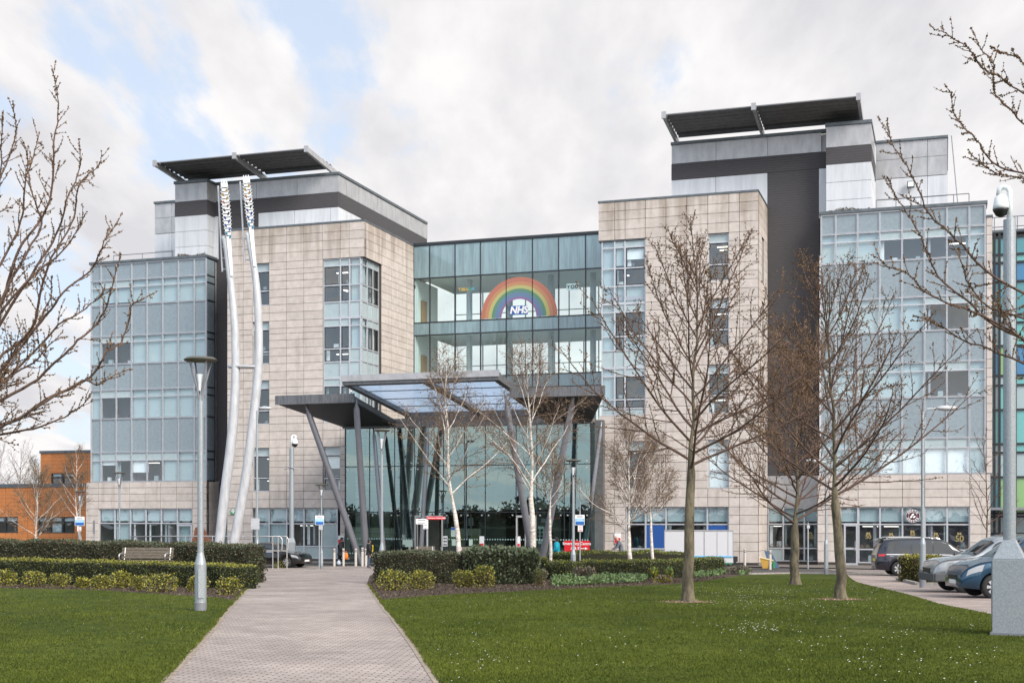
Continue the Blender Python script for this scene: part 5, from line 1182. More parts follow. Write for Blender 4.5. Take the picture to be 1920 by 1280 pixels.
tree(Vector((at(1226, 69), 69, gz(69))), 7.4, 2.6, .095, 2.7, 47, 'birch', 'thin white birch left of the white trailer', n1=16, n2=14, n3=9, name='birch_tree', a_lo=50, a_hi=20)
tree(Vector((at(68, 76), 76, 0)), 6.0, 1.5, .1, 2.9, 48, 'birch', 'white birch in front of the long windows of the orange building', n1=16, n2=13, n3=8, name='birch_tree', a_lo=58, a_hi=20)
tree(Vector((at(153, 84), 84, 0)), 7.6, 2.8, .1, 2.2, 49, 'birch', 'white birch between orange building and glazed block', n1=15, n2=12, n3=8, name='birch_tree', a_lo=50, a_hi=20, lean=(-.5, 0))
tree(Vector((at(1846, 68), 68, .06)), 7.6, 1.6, .10, 2.0, 50, 'cherry', 'slender bare tree beside the stone corner behind the silver car', n1=14, n2=7, n3=3, name='bare_tree', a_lo=60, a_hi=30, trop=.03, bare=0)
for i, (px, Y, h_, s_) in enumerate([(-10,170,13,6),(38,175,12.5,5),(72,180,9.5,4.5),(-60,165,14,6)]):
    tree(Vector((at(px, Y), Y, 0)), h_, 2.5, .2, s_, 60+i, 'cherry', ['tallest bare tree at the left edge beyond the orange building', 'rounded bare tree beyond the low orange roof', 'smaller bare tree left of the upper orange storey', 'far bare tree left of the frame edge'][i], n1=16, n2=10, n3=6, name='bare_tree', tw='twigr', bare=0)

rgt = np.random.default_rng(77); n = 60000; tx_ = rgt.uniform(-150, 150, n); th_ = 4+1.3*np.sin(tx_*.11)+.8*np.sin(tx_*.37+1)+.5*np.sin(tx_*1.3); tz_ = th_*rgt.uniform(0, 1, n)**.7*rgt.uniform(.75, 1.1, n); ty_ = -62+rgt.normal(0, 2.5, n)  # unseen tree line, added to darken low reflections in the entrance glass
v, f = leaves(np.c_[tx_, ty_, tz_], rgt.normal(0, 1, (n, 3)), .75, rgt)
tag(fast('reflection_trees', v, f, [M['lfd'], M['lfb'], M['twig']], rgt.choice(3, n, p=[.3, .4, .3])), 'unseen line of trees added behind the camera, mirrored dark and low in the entrance glass', 'trees', kind='stuff')
# ================================================================== SURROUNDING BUILDINGS
ob = empty('orange_building', W(-66, 93, 0), -R(18), 'low orange tiled building with dark framed windows at the far left', 'building')
tl = add_lines(add_lines(M['orange_clad'], .32, .6, 2, .09), 2.2, .6, 0, .02)
def OB(mb, name, m, par=None): return mb.build(name, m, par or ob)
u93 = lambda px, v=93: U(px, v)+66
lowt = ZB(913, 80, 93); upt = ZB(849, 120, 95)
mb = MB(); y = 0
def wallholes(mb, x0, x1, z0, z1, holes, y0=0, th=.3):
    xs = sorted({x0, x1, *[h[0] for h in holes], *[h[1] for h in holes]}); zs_ = sorted({z0, z1, *[h[2] for h in holes], *[h[3] for h in holes]})
    for a, b in zip(xs[:-1], xs[1:]):
        for c, d in zip(zs_[:-1], zs_[1:]):
            if not inhole((a+b)/2, (c+d)/2, holes): mb.box(a, b, y0, y0+th, c, d)
hz_ = [(u93(-40), u93(33.5), ZB(998.5, 20), ZB(968.5, 20)), (u93(70), u93(140), ZB(998.5, 100), ZB(968.5, 100))]
hz_ = [(a, b, 2.9+(970-998.5)*.0446, 2.9+(970-968.5)*.0446) for a, b, _, _ in hz_]
wallholes(mb, -30, 9, 0, lowt, hz_)
OB(mb, 'wall', M['orange_clad'])
u95 = lambda px: U(px, 95)+66
h2 = [(u95(95), u95(137.5), ZB(911, 115, 95), ZB(886.5, 115, 95))]
mb = MB(); wallholes(mb, u95(76), 9, lowt, upt, h2, 2.0); mb.box(u95(76), u95(76)+.3, 2.3, 14, lowt, upt)
OB(mb, 'upper_wall', M['orange_clad'])
mb = MB(); mb.box(-30, 9, -.08, 2, lowt, lowt+.3); mb.box(u95(76)-.05, 9, 1.9, 14, upt, upt+.22); OB(mb, 'roof_edge', M['coping'])
mb = MB(); mb.box(-30, 9, 3.3, 3.5, 0, lowt); mb.box(-30, 9, .3, 3.3, 0, .1); mb.box(u95(76)+.3, 9, 5, 5.2, lowt, upt); OB(mb, 'interior', M['room'])
for h in hz_+h2:
    y0 = 0 if h in hz_ else 2.0; fr = MB(); n = 3 if h in hz_ else 2; g = MB()
    for i in range(n+1): x = h[0]+(h[1]-h[0])*i/n; fr.box(x-.09, x+.09, y0+.05, y0+.2, h[2], h[3])
    for z in (h[2], h[3], h[2]+(h[3]-h[2])*.68): fr.box(h[0], h[1], y0+.06, y0+.19, z-.07, z+.07)
    g.poly([(h[0], y0+.14, h[2]), (h[1], y0+.14, h[2]), (h[1], y0+.14, h[3]), (h[0], y0+.14, h[3])])
    o = OB(fr, 'window', M['alud']); g.build('pane', M['gl'], o); b = MB()
    for i in range(n):
        a0, a1 = h[0]+(h[1]-h[0])*i/n+.1, h[0]+(h[1]-h[0])*(i+1)/n-.1; full = (i == 1 and h == hz_[1]) 
        b.box(a0, a1, y0+.24, y0+.26, h[2]+(0 if full else (h[3]-h[2])*.66), h[3])
    b.build('blind', M['blind'], o)
# colourful glazed building at the right edge
gb = empty('green_glass_building', W(3, 86, 0), -R(18), 'glazed building with green and teal panels at the right edge', 'building')
gx = [U(x, 86)-3 for x in (1855.5, 1864.5, 1874, 1904, 1934, 1964, 1994, 2024, 2060)]; gzs = [ZB(y, 1890, 86) for y in (444, 477, 492, 528, 590, 605, 648, 704, 722, 768, 832, 848, 894, 962, 968, 1000, 1058)]
gt = ZB(437, 1860, 86)
pc = {'g': mat('green_panel', (.20, .36, .15), .2, 0, .7), 't': mat('teal_panel', (.045, .22, .26), .15, 0, .8), 'a': mat('aqua_panel', (.10, .36, .36), .15, 0, .8), 'b': mat('blue_panel', (.03, .17, .34), .2, 0, .7), 'c': mat('pale_panel', (.30, .40, .42), .2, 0, .7)}
pat = ['gatttataa', 'cccaccccc', 'cbcbcacac', 'ttttattgt', 'cccaccccc', 'cccacacac', 'tbgbgtatt', 'cccaccccc', 'ccacccaca', 'tataatttt', 'cccaccccc', 'cccccacac', 'ttggttaga', 'ccccccccc', 'ccccccccc', 'taccccccc']
fr = MB()
for x in gx: fr.box(x-.07, x+.07, -.08, .1, 0, gt)
for z in gzs+[gt]: fr.box(gx[0], gx[-1], -.075, .095, z-.06, z+.06)
fr.build('frame', M['alud'], gb)
pm = {k: MB() for k in pc}
for j in range(len(gzs)-1):
    for i in range(len(gx)-1): pm[pat[j][i]].box(gx[i], gx[i+1], .02, .08, gzs[j+1], gzs[j])
for k, m_ in pc.items(): pm[k].build('glass_panels', m_, gb)
mb = MB(); mb.box(gx[0], gx[-1], .12, 16, 0, gt-.05); mb.build('body', M['joint'], gb)
mb = MB(); mb.box(gx[0]-.1, gx[-1], -.1, .4, gt, gt+.14); mb.build('roof_edge', M['coping'], gb)
mb = MB()
for z in (gt+.5, gt+1.1): mb.tube([(gx[0]-.3, .8, z), (gx[4], .8, z)], .03, 6)
for x in (gx[0]+.3, gx[3], gx[3]+.15): mb.tube([(x, .8, gt), (x, .8, gt+1.1)], .03, 6)
mb.build('roof_railing', M['strut'], gb)
mb = MB(); mb.box(gx[0]-1.4, gx[-1], -2.6, -.1, 3.35, 3.5); mb.tube([(gx[0]-1.0, -2.3, 0), (gx[0]-1.0, -2.3, 3.4)], .09, 10); mb.build('porch', M['strut'], gb)
# ================================================================== STREET FURNITURE
def disc_lamp(px, Y, H_, label, group='disc topped lamp posts', r=.075, base=None):
    x = at(px, Y); o = empty('street_lamp', (x, Y, gz(Y)), .3, label, 'street lamp', group); k = H_/5.7
    mb = MB(); mb.lathe([(r*1.75, 0), (r*1.75, .2*k), (r*1.72, .21*k), (r*1.72, 1.05*k), (r*.95, 1.30*k), (r*.9, 1.32*k), (r*.85, 4.75*k), (r*1.0, 4.85*k)], 16); mb.build('pole', M['galv'], o, smooth=False)
    mb = MB(); mb.lathe([(r*1.8, -.05), (r*1.8, .2*k)], 16); mb.build('foot', M['strut'], o)
    mb = MB(); mb.box(-.06, .06, -r*1.72-.02, -r*1.72+.03, .3*k, .95*k); mb.build('access_door', M['galv'], o)
    mb = MB(); mb.lathe([(.05, 4.95*k), (.06, 5.1*k), (.09, 5.3*k), (.085, 5.32*k)], 14); mb.build('lantern', M['wblind'], o)
    mb = MB()
    for q in range(4):
        a = q*math.pi/2+.4; mb.tube([(.04*math.cos(a), .04*math.sin(a), 4.7*k), (.07*math.cos(a), .07*math.sin(a), 4.95*k), (.27*math.cos(a), .27*math.sin(a), 5.64*k)], .022, 8)
    mb.build('arms', M['strut'], o)
    mb = MB(); mb.lathe([(.02, 5.60*k), (.35, 5.62*k), (.375, 5.65*k), (.3, 5.70*k), (.02, 5.73*k)], 28); mb.build('disc', mat('lamp_disc', (.09, .085, .07), .5), o)
    return o
disc_lamp(376, 29.8, 5.66, 'tall galvanised lamp post with a flat disc top standing on the left lawn', r=.076)
disc_lamp(224, 80, 5.62, 'slim disc topped lamp post in front of the left block windows', r=.06)
disc_lamp(603, 76, 4.8, 'small disc topped lamp post with a blue and white sign by the left wing', r=.05)
disc_lamp(716, 60, 6.65, 'disc topped lamp post beside the tall canopy column behind the brown hedge', r=.07)
disc_lamp(150, 80, 4.5, 'small disc topped lamp post in front of the orange building', r=.05)
disc_lamp(1075, 62, 5.4, 'disc topped lamp post right of the person in turquoise', r=.07)
def road_lamp(px, Y, H_, dirx, label, r=.07, arm=1.1):
    x = at(px, Y); o = empty('road_lamp', (x, Y, gz(Y)), 0, label, 'street lamp', 'road lamps with a flat oval head')
    mb = MB(); mb.lathe([(r*1.5, 0), (r*1.5, 1.5), (r*.9, 1.7), (r*.7, H_)], 14); mb.build('pole', M['galv'], o)
    mb = MB(); mb.lathe([(r*1.55, -.05), (r*1.55, .3)], 14); mb.build('foot', M['strut'], o)
    mb = MB(); mb.tube([(0, 0, H_-.05), (dirx*.15, 0, H_+.1), (dirx*arm*.6, 0, H_+.12)], .03, 8); mb.build('arm', M['galv'], o)
    mb = MB(); n = 10; pts = [(dirx*(arm*.5+.75*i/n), 0, H_+.13) for i in range(n+1)]; rr_ = [.03+.13*math.sin(math.pi*min(1, i/n*1.0+.0))**.6 if 0 < i < n else .02 for i in range(n+1)]
    mb.tube(pts, rr_, 14); h = mb.build('head', M['pale'], o, smooth=True); h.scale = (1, 1, .6); h.location = (0, 0, (H_+.13)*.4)
    return o
road_lamp(482, 70, zat(771, 70), 1, 'road lamp with an oval head behind the right hand wheat column', arm=.1)
road_lamp(1730, 45.6, zat(772, 45.6)-gz(45.6), 1, 'road lamp with an oval head standing on the footpath by the square hedge', arm=.9)
road_lamp(1549, 65, 5.4, -1, 'road lamp half hidden by branches between the two right hand trees', arm=.5)
def sign_post(px, Y, ztop, label, boards, group=None, r=.035, name='sign_post'):
    x = at(px, Y); g0 = gz(Y); o = empty(name, (x, Y, g0), 0, label, 'sign', group); mb = MB(); mb.lathe([(r, -.05), (r, ztop-g0)], 10); mb.build('post', M['galv'], o)
    for x0, x1, y0, y1, m_, mk in boards:
        a, b = at(x0, Y)-x, at(x1, Y)-x; c, d = zat(y1, Y)-g0, zat(y0, Y)-g0
        mb = MB(); mb.box(a, b, -r-.035, -r-.015, c, d); bo = mb.build('board', M[m_], o); w_, h = b-a, d-c; yf = -r-.04
        if mk == 'nhs':      # white top with small print, pale blue band, dark blue foot
            q = MB(); q.box(a+.02, b-.02, yf, yf+.004, c+.02, c+h*.33); q.build('blue_band', M['sign_blue'], bo)
            q = MB(); q.box(a+.02, b-.02, yf, yf+.004, c+h*.34, c+h*.64); q.build('sky_band', M['sign_sky'], bo)
            q = MB()
            for i in range(3): q.box(a+w_*.12, b-w_*.12, yf-.002, yf, c+h*(.40+.07*i), c+h*(.425+.07*i))
            q.build('print', M['sign_white'], bo)
            q = MB()
            for i in range(3): q.box(a+w_*.2, b-w_*(.15+.1*(i % 2)), yf-.002, yf+.003, c+h*(.72+.08*i), c+h*(.745+.08*i))
            q.build('small_print', M['coping'], bo)
        if mk == 'print':
            q = MB(); q.box(a+w_*.14, b-w_*.22, yf, yf+.004, c+h*.38, c+h*.62); q.build('small_print', M['coping'], bo)
        if mk == 'park':
            q = MB(); n = 16; cx0, cz0 = (a+b)/2, c+h*.66; ro = min(w_, h)*.26
            for k in range(n):
                t0, t1 = 2*math.pi*k/n, 2*math.pi*(k+1)/n; q.poly([(cx0+ro*math.cos(t0), yf, cz0+ro*math.sin(t0)), (cx0+ro*math.cos(t1), yf, cz0+ro*math.sin(t1)), (cx0+ro*.7*math.cos(t1), yf, cz0+ro*.7*math.sin(t1)), (cx0+ro*.7*math.cos(t0), yf, cz0+ro*.7*math.sin(t0))])
            q.box(a+.03, b-.03, yf, yf+.004, c+.03, c+h*.25); q.build('red_marks', M['sign_red'], bo)
        if isinstance(mk, tuple):
            for i, tx in enumerate(mk[0]):
                text('lettering', tx, mk[1], M[mk[2]], bo, ((a+b)/2+mk[3], yf-.002, c+h*(1-(i+.5)/len(mk[0]))), bold=.002, depth=.002)
    return o
sign_post(1087.5, 66, zat(912, 66), 'blue and white sign above a no parking plate beside the red emergency sign', [(1078, 1096, 964.5, 984, 'sign_white', 'nhs'), (1083.5, 1092.5, 985, 996, 'sign_white', 'park')])
sign_post(598.5, 75.6, zat(962, 75.6), 'blue and white sign above a grey plate in front of the left wing windows', [(591.5, 607.7, 966, 983.7, 'sign_white', 'nhs'), (598, 605.5, 984.5, 993, 'grey_plate' if 'grey_plate' in M else 'alu', None)])
sign_post(148.5, 79.6, zat(966, 79.6), 'blue and white sign with a small plate in front of the orange building', [(141, 159, 968, 985, 'sign_white', 'nhs'), (145.5, 153, 987, 995, 'sign_white', 'park')])
sign_post(481, 69.5, zat(968, 69.5), 'blank grey back of a sign on a pole beside the wheat columns', [(471, 487, 971, 992, 'alu', None)])
sign_post(176.5, 80.5, zat(974, 80.5), 'dark slim post with a plate at the stone corner of the left block', [(174.5, 178.5, 976, 1000, 'strut', None)], r=.03)
sign_post(1515, 76, zat(979, 76), 'plain grey post with a small bracket in front of the shopfront under the brick tower', [(1512.5, 1518, 984, 990, 'alu', None)], r=.045)
sign_post(801, 72, zat(966, 72), 'finger post with a red Emergency Centre board and white boards at the main doors', [(780, 803, 972, 976.8, 'sign_white', 'print'), (780, 803, 977.3, 982, 'sign_white', 'print'), (794, 803, 982.3, 986.6, 'sign_white', 'print'), (794, 803, 987, 991, 'sign_white', 'print'), (800, 834.5, 967.8, 973.4, 'sign_red', (['Emergency Centre (A&E)'], .095, 'sign_white', .05))], r=.055, name='finger_post')
# bollards
plain('bollard_grey', (.50, .46, .42), .45)
bo0 = empty('bollard', (0, 0, 0), 0, 'x', 'bollard', 'steel bollards in front of the hospital')
mb = MB(); mb.lathe([(.075, -.05), (.075, .84), (.07, .85)], 16); mb.build('post', M['bollard_grey'], bo0)
mb = MB(); mb.lathe([(.072, .85), (.072, .9)], 16); mb.lathe([(.072, .95), (.072, .98)], 16); mb.build('dark_band', M['sign_black'], bo0)
mb = MB(); mb.lathe([(.074, .9), (.074, .95)], 16); mb.lathe([(.075, .98), (.075, 1.04), (.06, 1.06)], 16); mb.build('cap', M['bollard_grey'], bo0)
for i, (px, py, s_, lb) in enumerate([(626.8, 1061, 1.0, 'leftmost bollard, left of the walker in black'), (644, 1060.6, 1.0, 'bollard in front of the walker with the orange bag'), (667, 1061, 1.0, 'bollard left of the foot of the canopy columns'), (679.5, 1061, 1.05, 'taller bollard at the foot of the canopy columns'), (686, 1061, 1.0, 'bollard at the corner of the brown hedge'), (768, 1056, .98, 'bollard top behind the hedge left of the finger post'), (827.5, 1056, 1.0, 'bollard top behind the hedge right of the finger post'), (902.5, 1056, 1.0, 'bollard top behind the hedge right of the first birch'), (963.5, 1056, 1.0, 'bollard top behind the hedge in front of the open sliding doors'), (1342, 1066, 1.0, 'bollard in front of the white trailer'), (1396.5, 1062, 1.0, 'bollard against the stone wall right of the trailer'), (1444, 1067, 1.02, 'bollard in front of the yellow skip')]):
    b = bo0 if i == 0 else copy_tree(bo0); p = G(px, py) if i != 9 else G(px, py); b.location = p; b.scale = (s_, s_, s_); b['label'] = lb
# cctv columns
def cctv(p, H_, w_, cabh, cabw, label, rot, lens_dir=-1):
    o = empty('camera_column', p, rot, label, 'camera column', 'security camera columns')
    mb = MB(); r = w_/2; mb.lathe([(r*1.02, cabh), (r, cabh+.3), (r*.97, H_)], 20); mb.build('column', M['galv'], o, smooth=False)
    mb = MB(); c = cabw/2; mb.box(-c, c, -c, c, -.1, cabh)
    k = cabh+cabw*.62; b = [(-c,-c,cabh),(c,-c,cabh),(c,c,cabh),(-c,c,cabh)]; t = [(-r,-r,k),(r,-r,k),(r,r,k),(-r,r,k)]; mb.hexa(b+t)
    mb.build('cabinet', M['galv'], o, bevel=.012)
    mb = MB(); mb.box(-c-.03, c+.03, -c-.03, c+.03, -.15, .06); mb.build('foot', M['strut'], o)
    mb = MB(); mb.box(-c-.012, -c, -c*.8, c*.8, cabh*.2, cabh*.93); mb.build('access_door', M['galv'], o, bevel=.004)
    mb = MB(); mb.box(-c-.016, -c-.011, -c*.83, -c*.80, cabh*.18, cabh*.95); mb.box(-c-.016, -c-.011, c*.80, c*.83, cabh*.18, cabh*.95); mb.box(-c-.016, -c-.011, -c*.8, c*.8, cabh*.93, cabh*.95); mb.box(-c-.03, -c-.012, -c*.6, -c*.45, cabh*.55, cabh*.6); mb.build('door_seam', M['strut'], o)
    mb = MB(); s_ = w_/.2*.82; q = [(0, 0, H_-.02), (0, 0, H_+.55*s_)]+[(lens_dir*.11*s_*(1-math.cos(a)), 0, H_+.55*s_+.11*s_*math.sin(a)) for a in (R(45), R(90), R(135))]+[(lens_dir*.2*s_, 0, H_+.5*s_)]
    mb.tube(q, .055*s_, 12); mb.build('swan_neck', M['wblind'], o, smooth=True)
    mb = MB(); x = lens_dir*.16*s_; mb.lathe([(.03*s_, H_+.52*s_), (.12*s_, H_+.46*s_), (.15*s_, H_+.3*s_), (.16*s_, H_+.22*s_)], 20, x); mb.build('housing', M['wblind'], o, smooth=True)
    mb = MB(); mb.lathe([(.162*s_, H_+.225*s_), (.15*s_, H_+.19*s_), (.1*s_, H_+.1*s_), (.01, H_+.06*s_)], 20, x); mb.build('dome', M['black'], o, smooth=True)
    return o
cctv(Vector((at(1893, 23.3), 23.3, .85)), 7.25, .215, 1.33, .54, 'big galvanised camera column with a square cabinet at the right edge of the lawn', R(-24))
c2 = cctv(Vector((at(547, 78), 78, 0)), 6.95, .28, 1.45, .42, 'camera column with a white dome camera in front of the left wing', R(0), 1)
mb = MB(); mb.tube([(-.42, -.1, 5.72), (0, -.16, 5.82), (.42, -.1, 5.72)], .03, 6); mb.build('spike_collar', M['strut'], c2)
# steel railing
ro = empty('steel_railing', (at(440, 76), 76, 0), 0, 'long stainless steel handrail with posts in front of the left block', 'railing'); Y = 76; zt, zm = zat(1005, Y), zat(1032, Y)
rx = lambda px: at(px, Y)-at(440, Y)
mb = MB(); mb.tube([(rx(224), 2, zat(1005.5, 78)), (rx(340), 1, zt), (rx(484), 0, zt), (rx(525), 0, zt), (rx(529), .0, zt-.15), (rx(529), 0, zm+.1), (rx(526), 0, zm)], .035, 10); mb.build('handrail', M['steel'], ro, smooth=True)
mb = MB(); mb.tube([(rx(455), 0, zm), (rx(484), 0, zm), (rx(537), 0, zm), (rx(541), 0, zm+.15), (rx(541), 0, zt-.15), (rx(537), 0, zt), (rx(521), 0, zt)], .03, 10); mb.build('lower_rail', M['steel'], ro, smooth=True)
for px, y in [(238, 2), (290, 1.5), (340, 1), (394, .6), (455, 0), (472, 0), (484, 0), (511.4, 0), (521.5, 0), (538, 0)]:
    mb = MB(); mb.tube([(rx(px), y, -.02), (rx(px), y, zt)], .035, 10); mb.lathe([(.08, 0), (.08, .03)], 12, rx(px), y); mb.build('post', M['steel'], ro)
# benches
def bench(px, Y, ztop, L_, rz, label, group=None):
    k = ztop-gz(Y); z0 = k-.92; o = empty('garden_bench', (at(px, Y), Y, gz(Y)), rz, label, 'bench', group)
    mb = MB()
    for i in range(4):
        z = z0+.50+i*.105; y = .24+i*.035; mb.hexa([(-L_/2,y,z),(L_/2,y,z),(L_/2,y+.03,z),(-L_/2,y+.03,z),(-L_/2,y+.02,z+.09),(L_/2,y+.02,z+.09),(L_/2,y+.05,z+.09),(-L_/2,y+.05,z+.09)])
    mb.build('backrest', M['wood'], o)
    mb = MB()
    for i in range(4): mb.box(-L_/2, L_/2, -.25+i*.12, -.16+i*.12, z0+.42, z0+.45)
    mb.build('seat', M['wood'], o)
    for s_ in (-1, 1):
        x = s_*(L_/2-.12); mb = MB(); mb.tube([(x, .27, 0), (x, .25, z0+.44), (x, .36, z0+.9)], .025, 8); mb.tube([(x, -.22, 0), (x, -.22, z0+.44)], .025, 8); mb.build('leg', M['steel'], o)
        mb = MB(); mb.tube([(x, .28, z0+.66), (x, .0, z0+.70), (x, -.22, z0+.66), (x, -.27, z0+.58), (x, -.24, z0+.46)], .028, 8); mb.build('armrest', M['steel'], o)
    return o
bench(271, 50.2, zat(1025.5, 50.2), 2.02, R(-6), 'weathered slatted garden bench between the two hedges left of the path')
for i, (px, r_, lb) in enumerate([(799, 14, 'bench top behind the brown hedge below the finger post'), (882, 14, 'bench top behind the hedge right of the first birch'), (928, 14, 'bench top behind the hedge below the open sliding doors'), (984, 14, 'bench top behind the rosemary hedge left of the tallest birch')]):
    bench(px, 60.5, zat(1023.5 + .8*i, 60.5), .95 if i < 2 else .8, R(r_), lb, 'wooden benches behind the right hedge')
# wheat columns
def wheat(pts, ear, Y, label, lean):
    p0 = Vector((at(pts[-1][0], Y), Y, 0)); o = empty('wheat_column', p0, 0, label, 'sculpture', 'giant wheat stalk columns')
    f = lambda px, py, dy=0: Vector((at(px, Y)-p0.x, dy, zat(py, Y)))
    q = [f(*p) for p in smoothpts(pts, 4)]; n = len(q); rr_ = [.165+.105*min(1, i/n*1.5) for i in range(n)]; q.append(Vector((q[-1].x-.25, 0, -.1))); rr_.append(.27)
    mb = MB(); mb.tube(q, rr_, 20); mb.build('stem', M['pale'], o, smooth=True)
    # flat pierced ear of wheat
    (x0, y0), (x1, y1) = ear; a, b = f(x0, y0, -.25), f(x1, y1, -.25); ax = (b-a); Ln = ax.length; ax.normalize(); wv_ = Vector((ax.z, 0, -ax.x)); mb = MB(); nt_ = 14; half = .23
    outl = []; L_, R_ = [], []
    for i in range(nt_+1):
        t = i/nt_; w0 = half*(.45+.55*math.sin(min(1, t*2.2+.15)*math.pi/2))*(1 if t < .8 else 1-.25*(t-.8)/.2)
        c = a+ax*Ln*t; L_ += [c+wv_*w0*.78, c+wv_*w0*.9+ax*Ln*.035, c+wv_*(w0+.045)+ax*Ln*.055]; R_ += [c-wv_*w0*.78, c-wv_*w0*.9+ax*Ln*.035, c-wv_*(w0+.045)+ax*Ln*.055]
    top = b+ax*.35
    for i in range(len(L_)-1):
        if (i % 3) == 2: p = [L_[i-1], L_[i+1], R_[i+1], R_[i-1]]
        else: p = [L_[i], L_[i+1], R_[i+1], R_[i]]
        m_ = [(v.x, v.y-.015, v.z) for v in p]+[(v.x, v.y+.015, v.z) for v in p]
        mb.hexa(m_)
    for s_ in (-1, 0, 1): mb.hexa([*(tuple(v) for v in (b+wv_*(s_*.13-.07), b+wv_*(s_*.13+.07), b+wv_*(s_*.13+.02)+ax*.4, b+wv_*(s_*.13-.02)+ax*.4)), *(tuple(v+Vector((0, .03, 0))) for v in (b+wv_*(s_*.13-.07), b+wv_*(s_*.13+.07), b+wv_*(s_*.13+.02)+ax*.4, b+wv_*(s_*.13-.02)+ax*.4))])
    mb.build('ear', M['wblind'], o)
    hue = [(.02,.25,.42),(.02,.25,.42),(.02,.12,.42),(.02,.05,.30),(.02,.03,.25),(.03,.02,.20),(.02,.015,.015),(.05,.015,.01),(.20,.04,.02),(.45,.12,.02),(.42,.22,.02),(.42,.26,.03),(.45,.3,.05),(.4,.3,.08)]
    for i in range(13):
        t = .02+i*.075; s_ = 1 if i % 2 else -1; c = a+ax*Ln*t+wv_*s_*-.10; mb = MB(); d1 = (ax+wv_*s_*-.45).normalized(); d2 = Vector((d1.z, 0, -d1.x))
        rim = []; ins = []
        for k in range(14):
            th = 2*math.pi*k/14; ins.append(c+d1*.105*math.cos(th)+d2*.055*math.sin(th)+Vector((0, -.024, 0)))
        mb.poly([tuple(v) for v in ins]); mb.build('coloured_lens', plain('lens%d' % i, tuple(c_*.6 for c_ in hue[i]), .15), o)
        mb = MB(); e = [c+d1*.12*math.cos(2*math.pi*k/14)+d2*.068*math.sin(2*math.pi*k/14)+Vector((0, -.019, 0)) for k in range(14)]; mb.poly([tuple(v) for v in e]); mb.build('lens_rim', M['alu'], o)
    mb = MB(); s0 = a-ax*2.1; mb.hexa([tuple(v) for v in (s0-wv_*.07, s0+wv_*.07, a+wv_*.12, a-wv_*.12)]+[tuple(v+Vector((0, .05, 0))) for v in (s0-wv_*.07, s0+wv_*.07, a+wv_*.12, a-wv_*.12)]); mb.build('ear_stalk', M['wblind'], o)
    mb = MB(); rb0, rb1 = f(x0-15, y0+60, .2), f(x1-15, y1-5, .2); mb.tube([rb0, rb1], .05, 6)
    for i in range(4): c = rb0.lerp(rb1, .03+.13*i); mb.tube([c, c+Vector((.3, 0, -.02))], .035, 6)
    mb.build('awn_rod', M['alu'], o); return o
wheat([(421,443),(427,480),(434,540),(440,610),(442,680),(440.5,740),(436.5,800),(430,860),(421.5,925),(412,1012)], ((430.5,448),(422.5,352)), 74, 'left one of two tall curved white wheat stalk columns', 0)
wheat([(465,437),(471,470),(479,520),(483.5,570),(485.5,640),(483.5,700),(478,760),(470,830),(460,900),(452,945),(440,1012)], ((472.5,430),(464,344)), 74, 'right one of two tall curved white wheat stalk columns', 0)
mb = MB(); mb.lathe([(.95, 0), (.98, .04), (.98, .1), (.95, .12)], 24); o = mb.build('linking_disc', M['alu'], None); o.location = (at(458, 73.9), 74.2, zat(689, 74)); o.scale = (1, .5, 1); tag(o, 'flat steel disc joining the two wheat columns half way up', 'steel disc')
mb = MB(); Y = 79; sx = lambda px: at(px, Y)
pp = [(sx(350), 0), (sx(366), zat(988, Y)), (sx(374), zat(990, Y)), (sx(412), 0)]
mb.poly([(x, Y, z) for x, z in pp]); mb.poly([(x, Y+1.2, z) for x, z in pp][::-1])
for (a, b) in zip(pp, pp[1:]+pp[:1]): mb.poly([(a[0], Y, a[1]), (a[0], Y+1.2, a[1]), (b[0], Y+1.2, b[1]), (b[0], Y, b[1])])
tag(mb.build('rusty_wedge', M['rust']), 'rusty brown steel wedge behind the near lamp post', 'sculpture')
# trailer, skip, board
tr = empty('white_trailer', (at(1310, 74.5), 74.5, 0), R(-9), 'white box trailer with wave trim parked at the right wing windows', 'trailer'); hx = 1.9
plain('trailer_white', (.55, .55, .57), .35); M['trim_green'] = plain('trim_green', (.02, .22, .12), .5)
mb = MB(); mb.box(-hx, hx, 0, 2.2, .72, 2.2); mb.build('body', M['trailer_white'], tr, bevel=.03)
mb = MB()
for x in (-hx, -.7, -.68, .3, .32, 1.02, 1.62, hx): mb.box(x-.015, x+.015, -.012, 0, .74, 2.18)
mb.box(-hx-.02, hx+.02, -.02, 0, 2.15, 2.22); mb.build('panel_joints', M['grey'], tr)
mb = MB(); mb.box(-hx, hx, -.02, .0, .70, .78); mb.build('teal_trim', M['sign_sky'], tr)
mb = MB(); mb.box(-hx, hx, .02, 2.1, .38, .70); mb.build('skirt', M['trailer_white'], tr)
mb = MB()
for i in range(16): x = -hx+(i+.5)*2*hx/16; mb.poly([(x-.12, .0, .40), (x+.12, .0, .40), (x, .0, .28)])
mb.build('wave_trim', M['trim_green'], tr)
mb = MB()
for i in range(5): mb.box(.6+i*.13-.9, .66+i*.13-.9, .0, .015, .42, .64)
mb.build('vent', M['trim_green'], tr)
for x in (-1.5, .9):
    mb = MB(); mb.tube([(x, .1, .32), (x, .32, .32)], .32, 16); mb.build('wheel', M['rubber'], tr)
mb = MB(); mb.box(hx, hx+.25, .05, .25, .45, .75); mb.box(hx+.02, hx+.18, .05, .2, .3, .45); mb.build('rear_lamp', M['black'], tr)
sk = empty('yellow_skip', (at(1437, 75), 75, .05), R(-10), 'small yellow tipping skip leaning by the blue board', 'skip'); sk.scale = (.52, .6, .72)
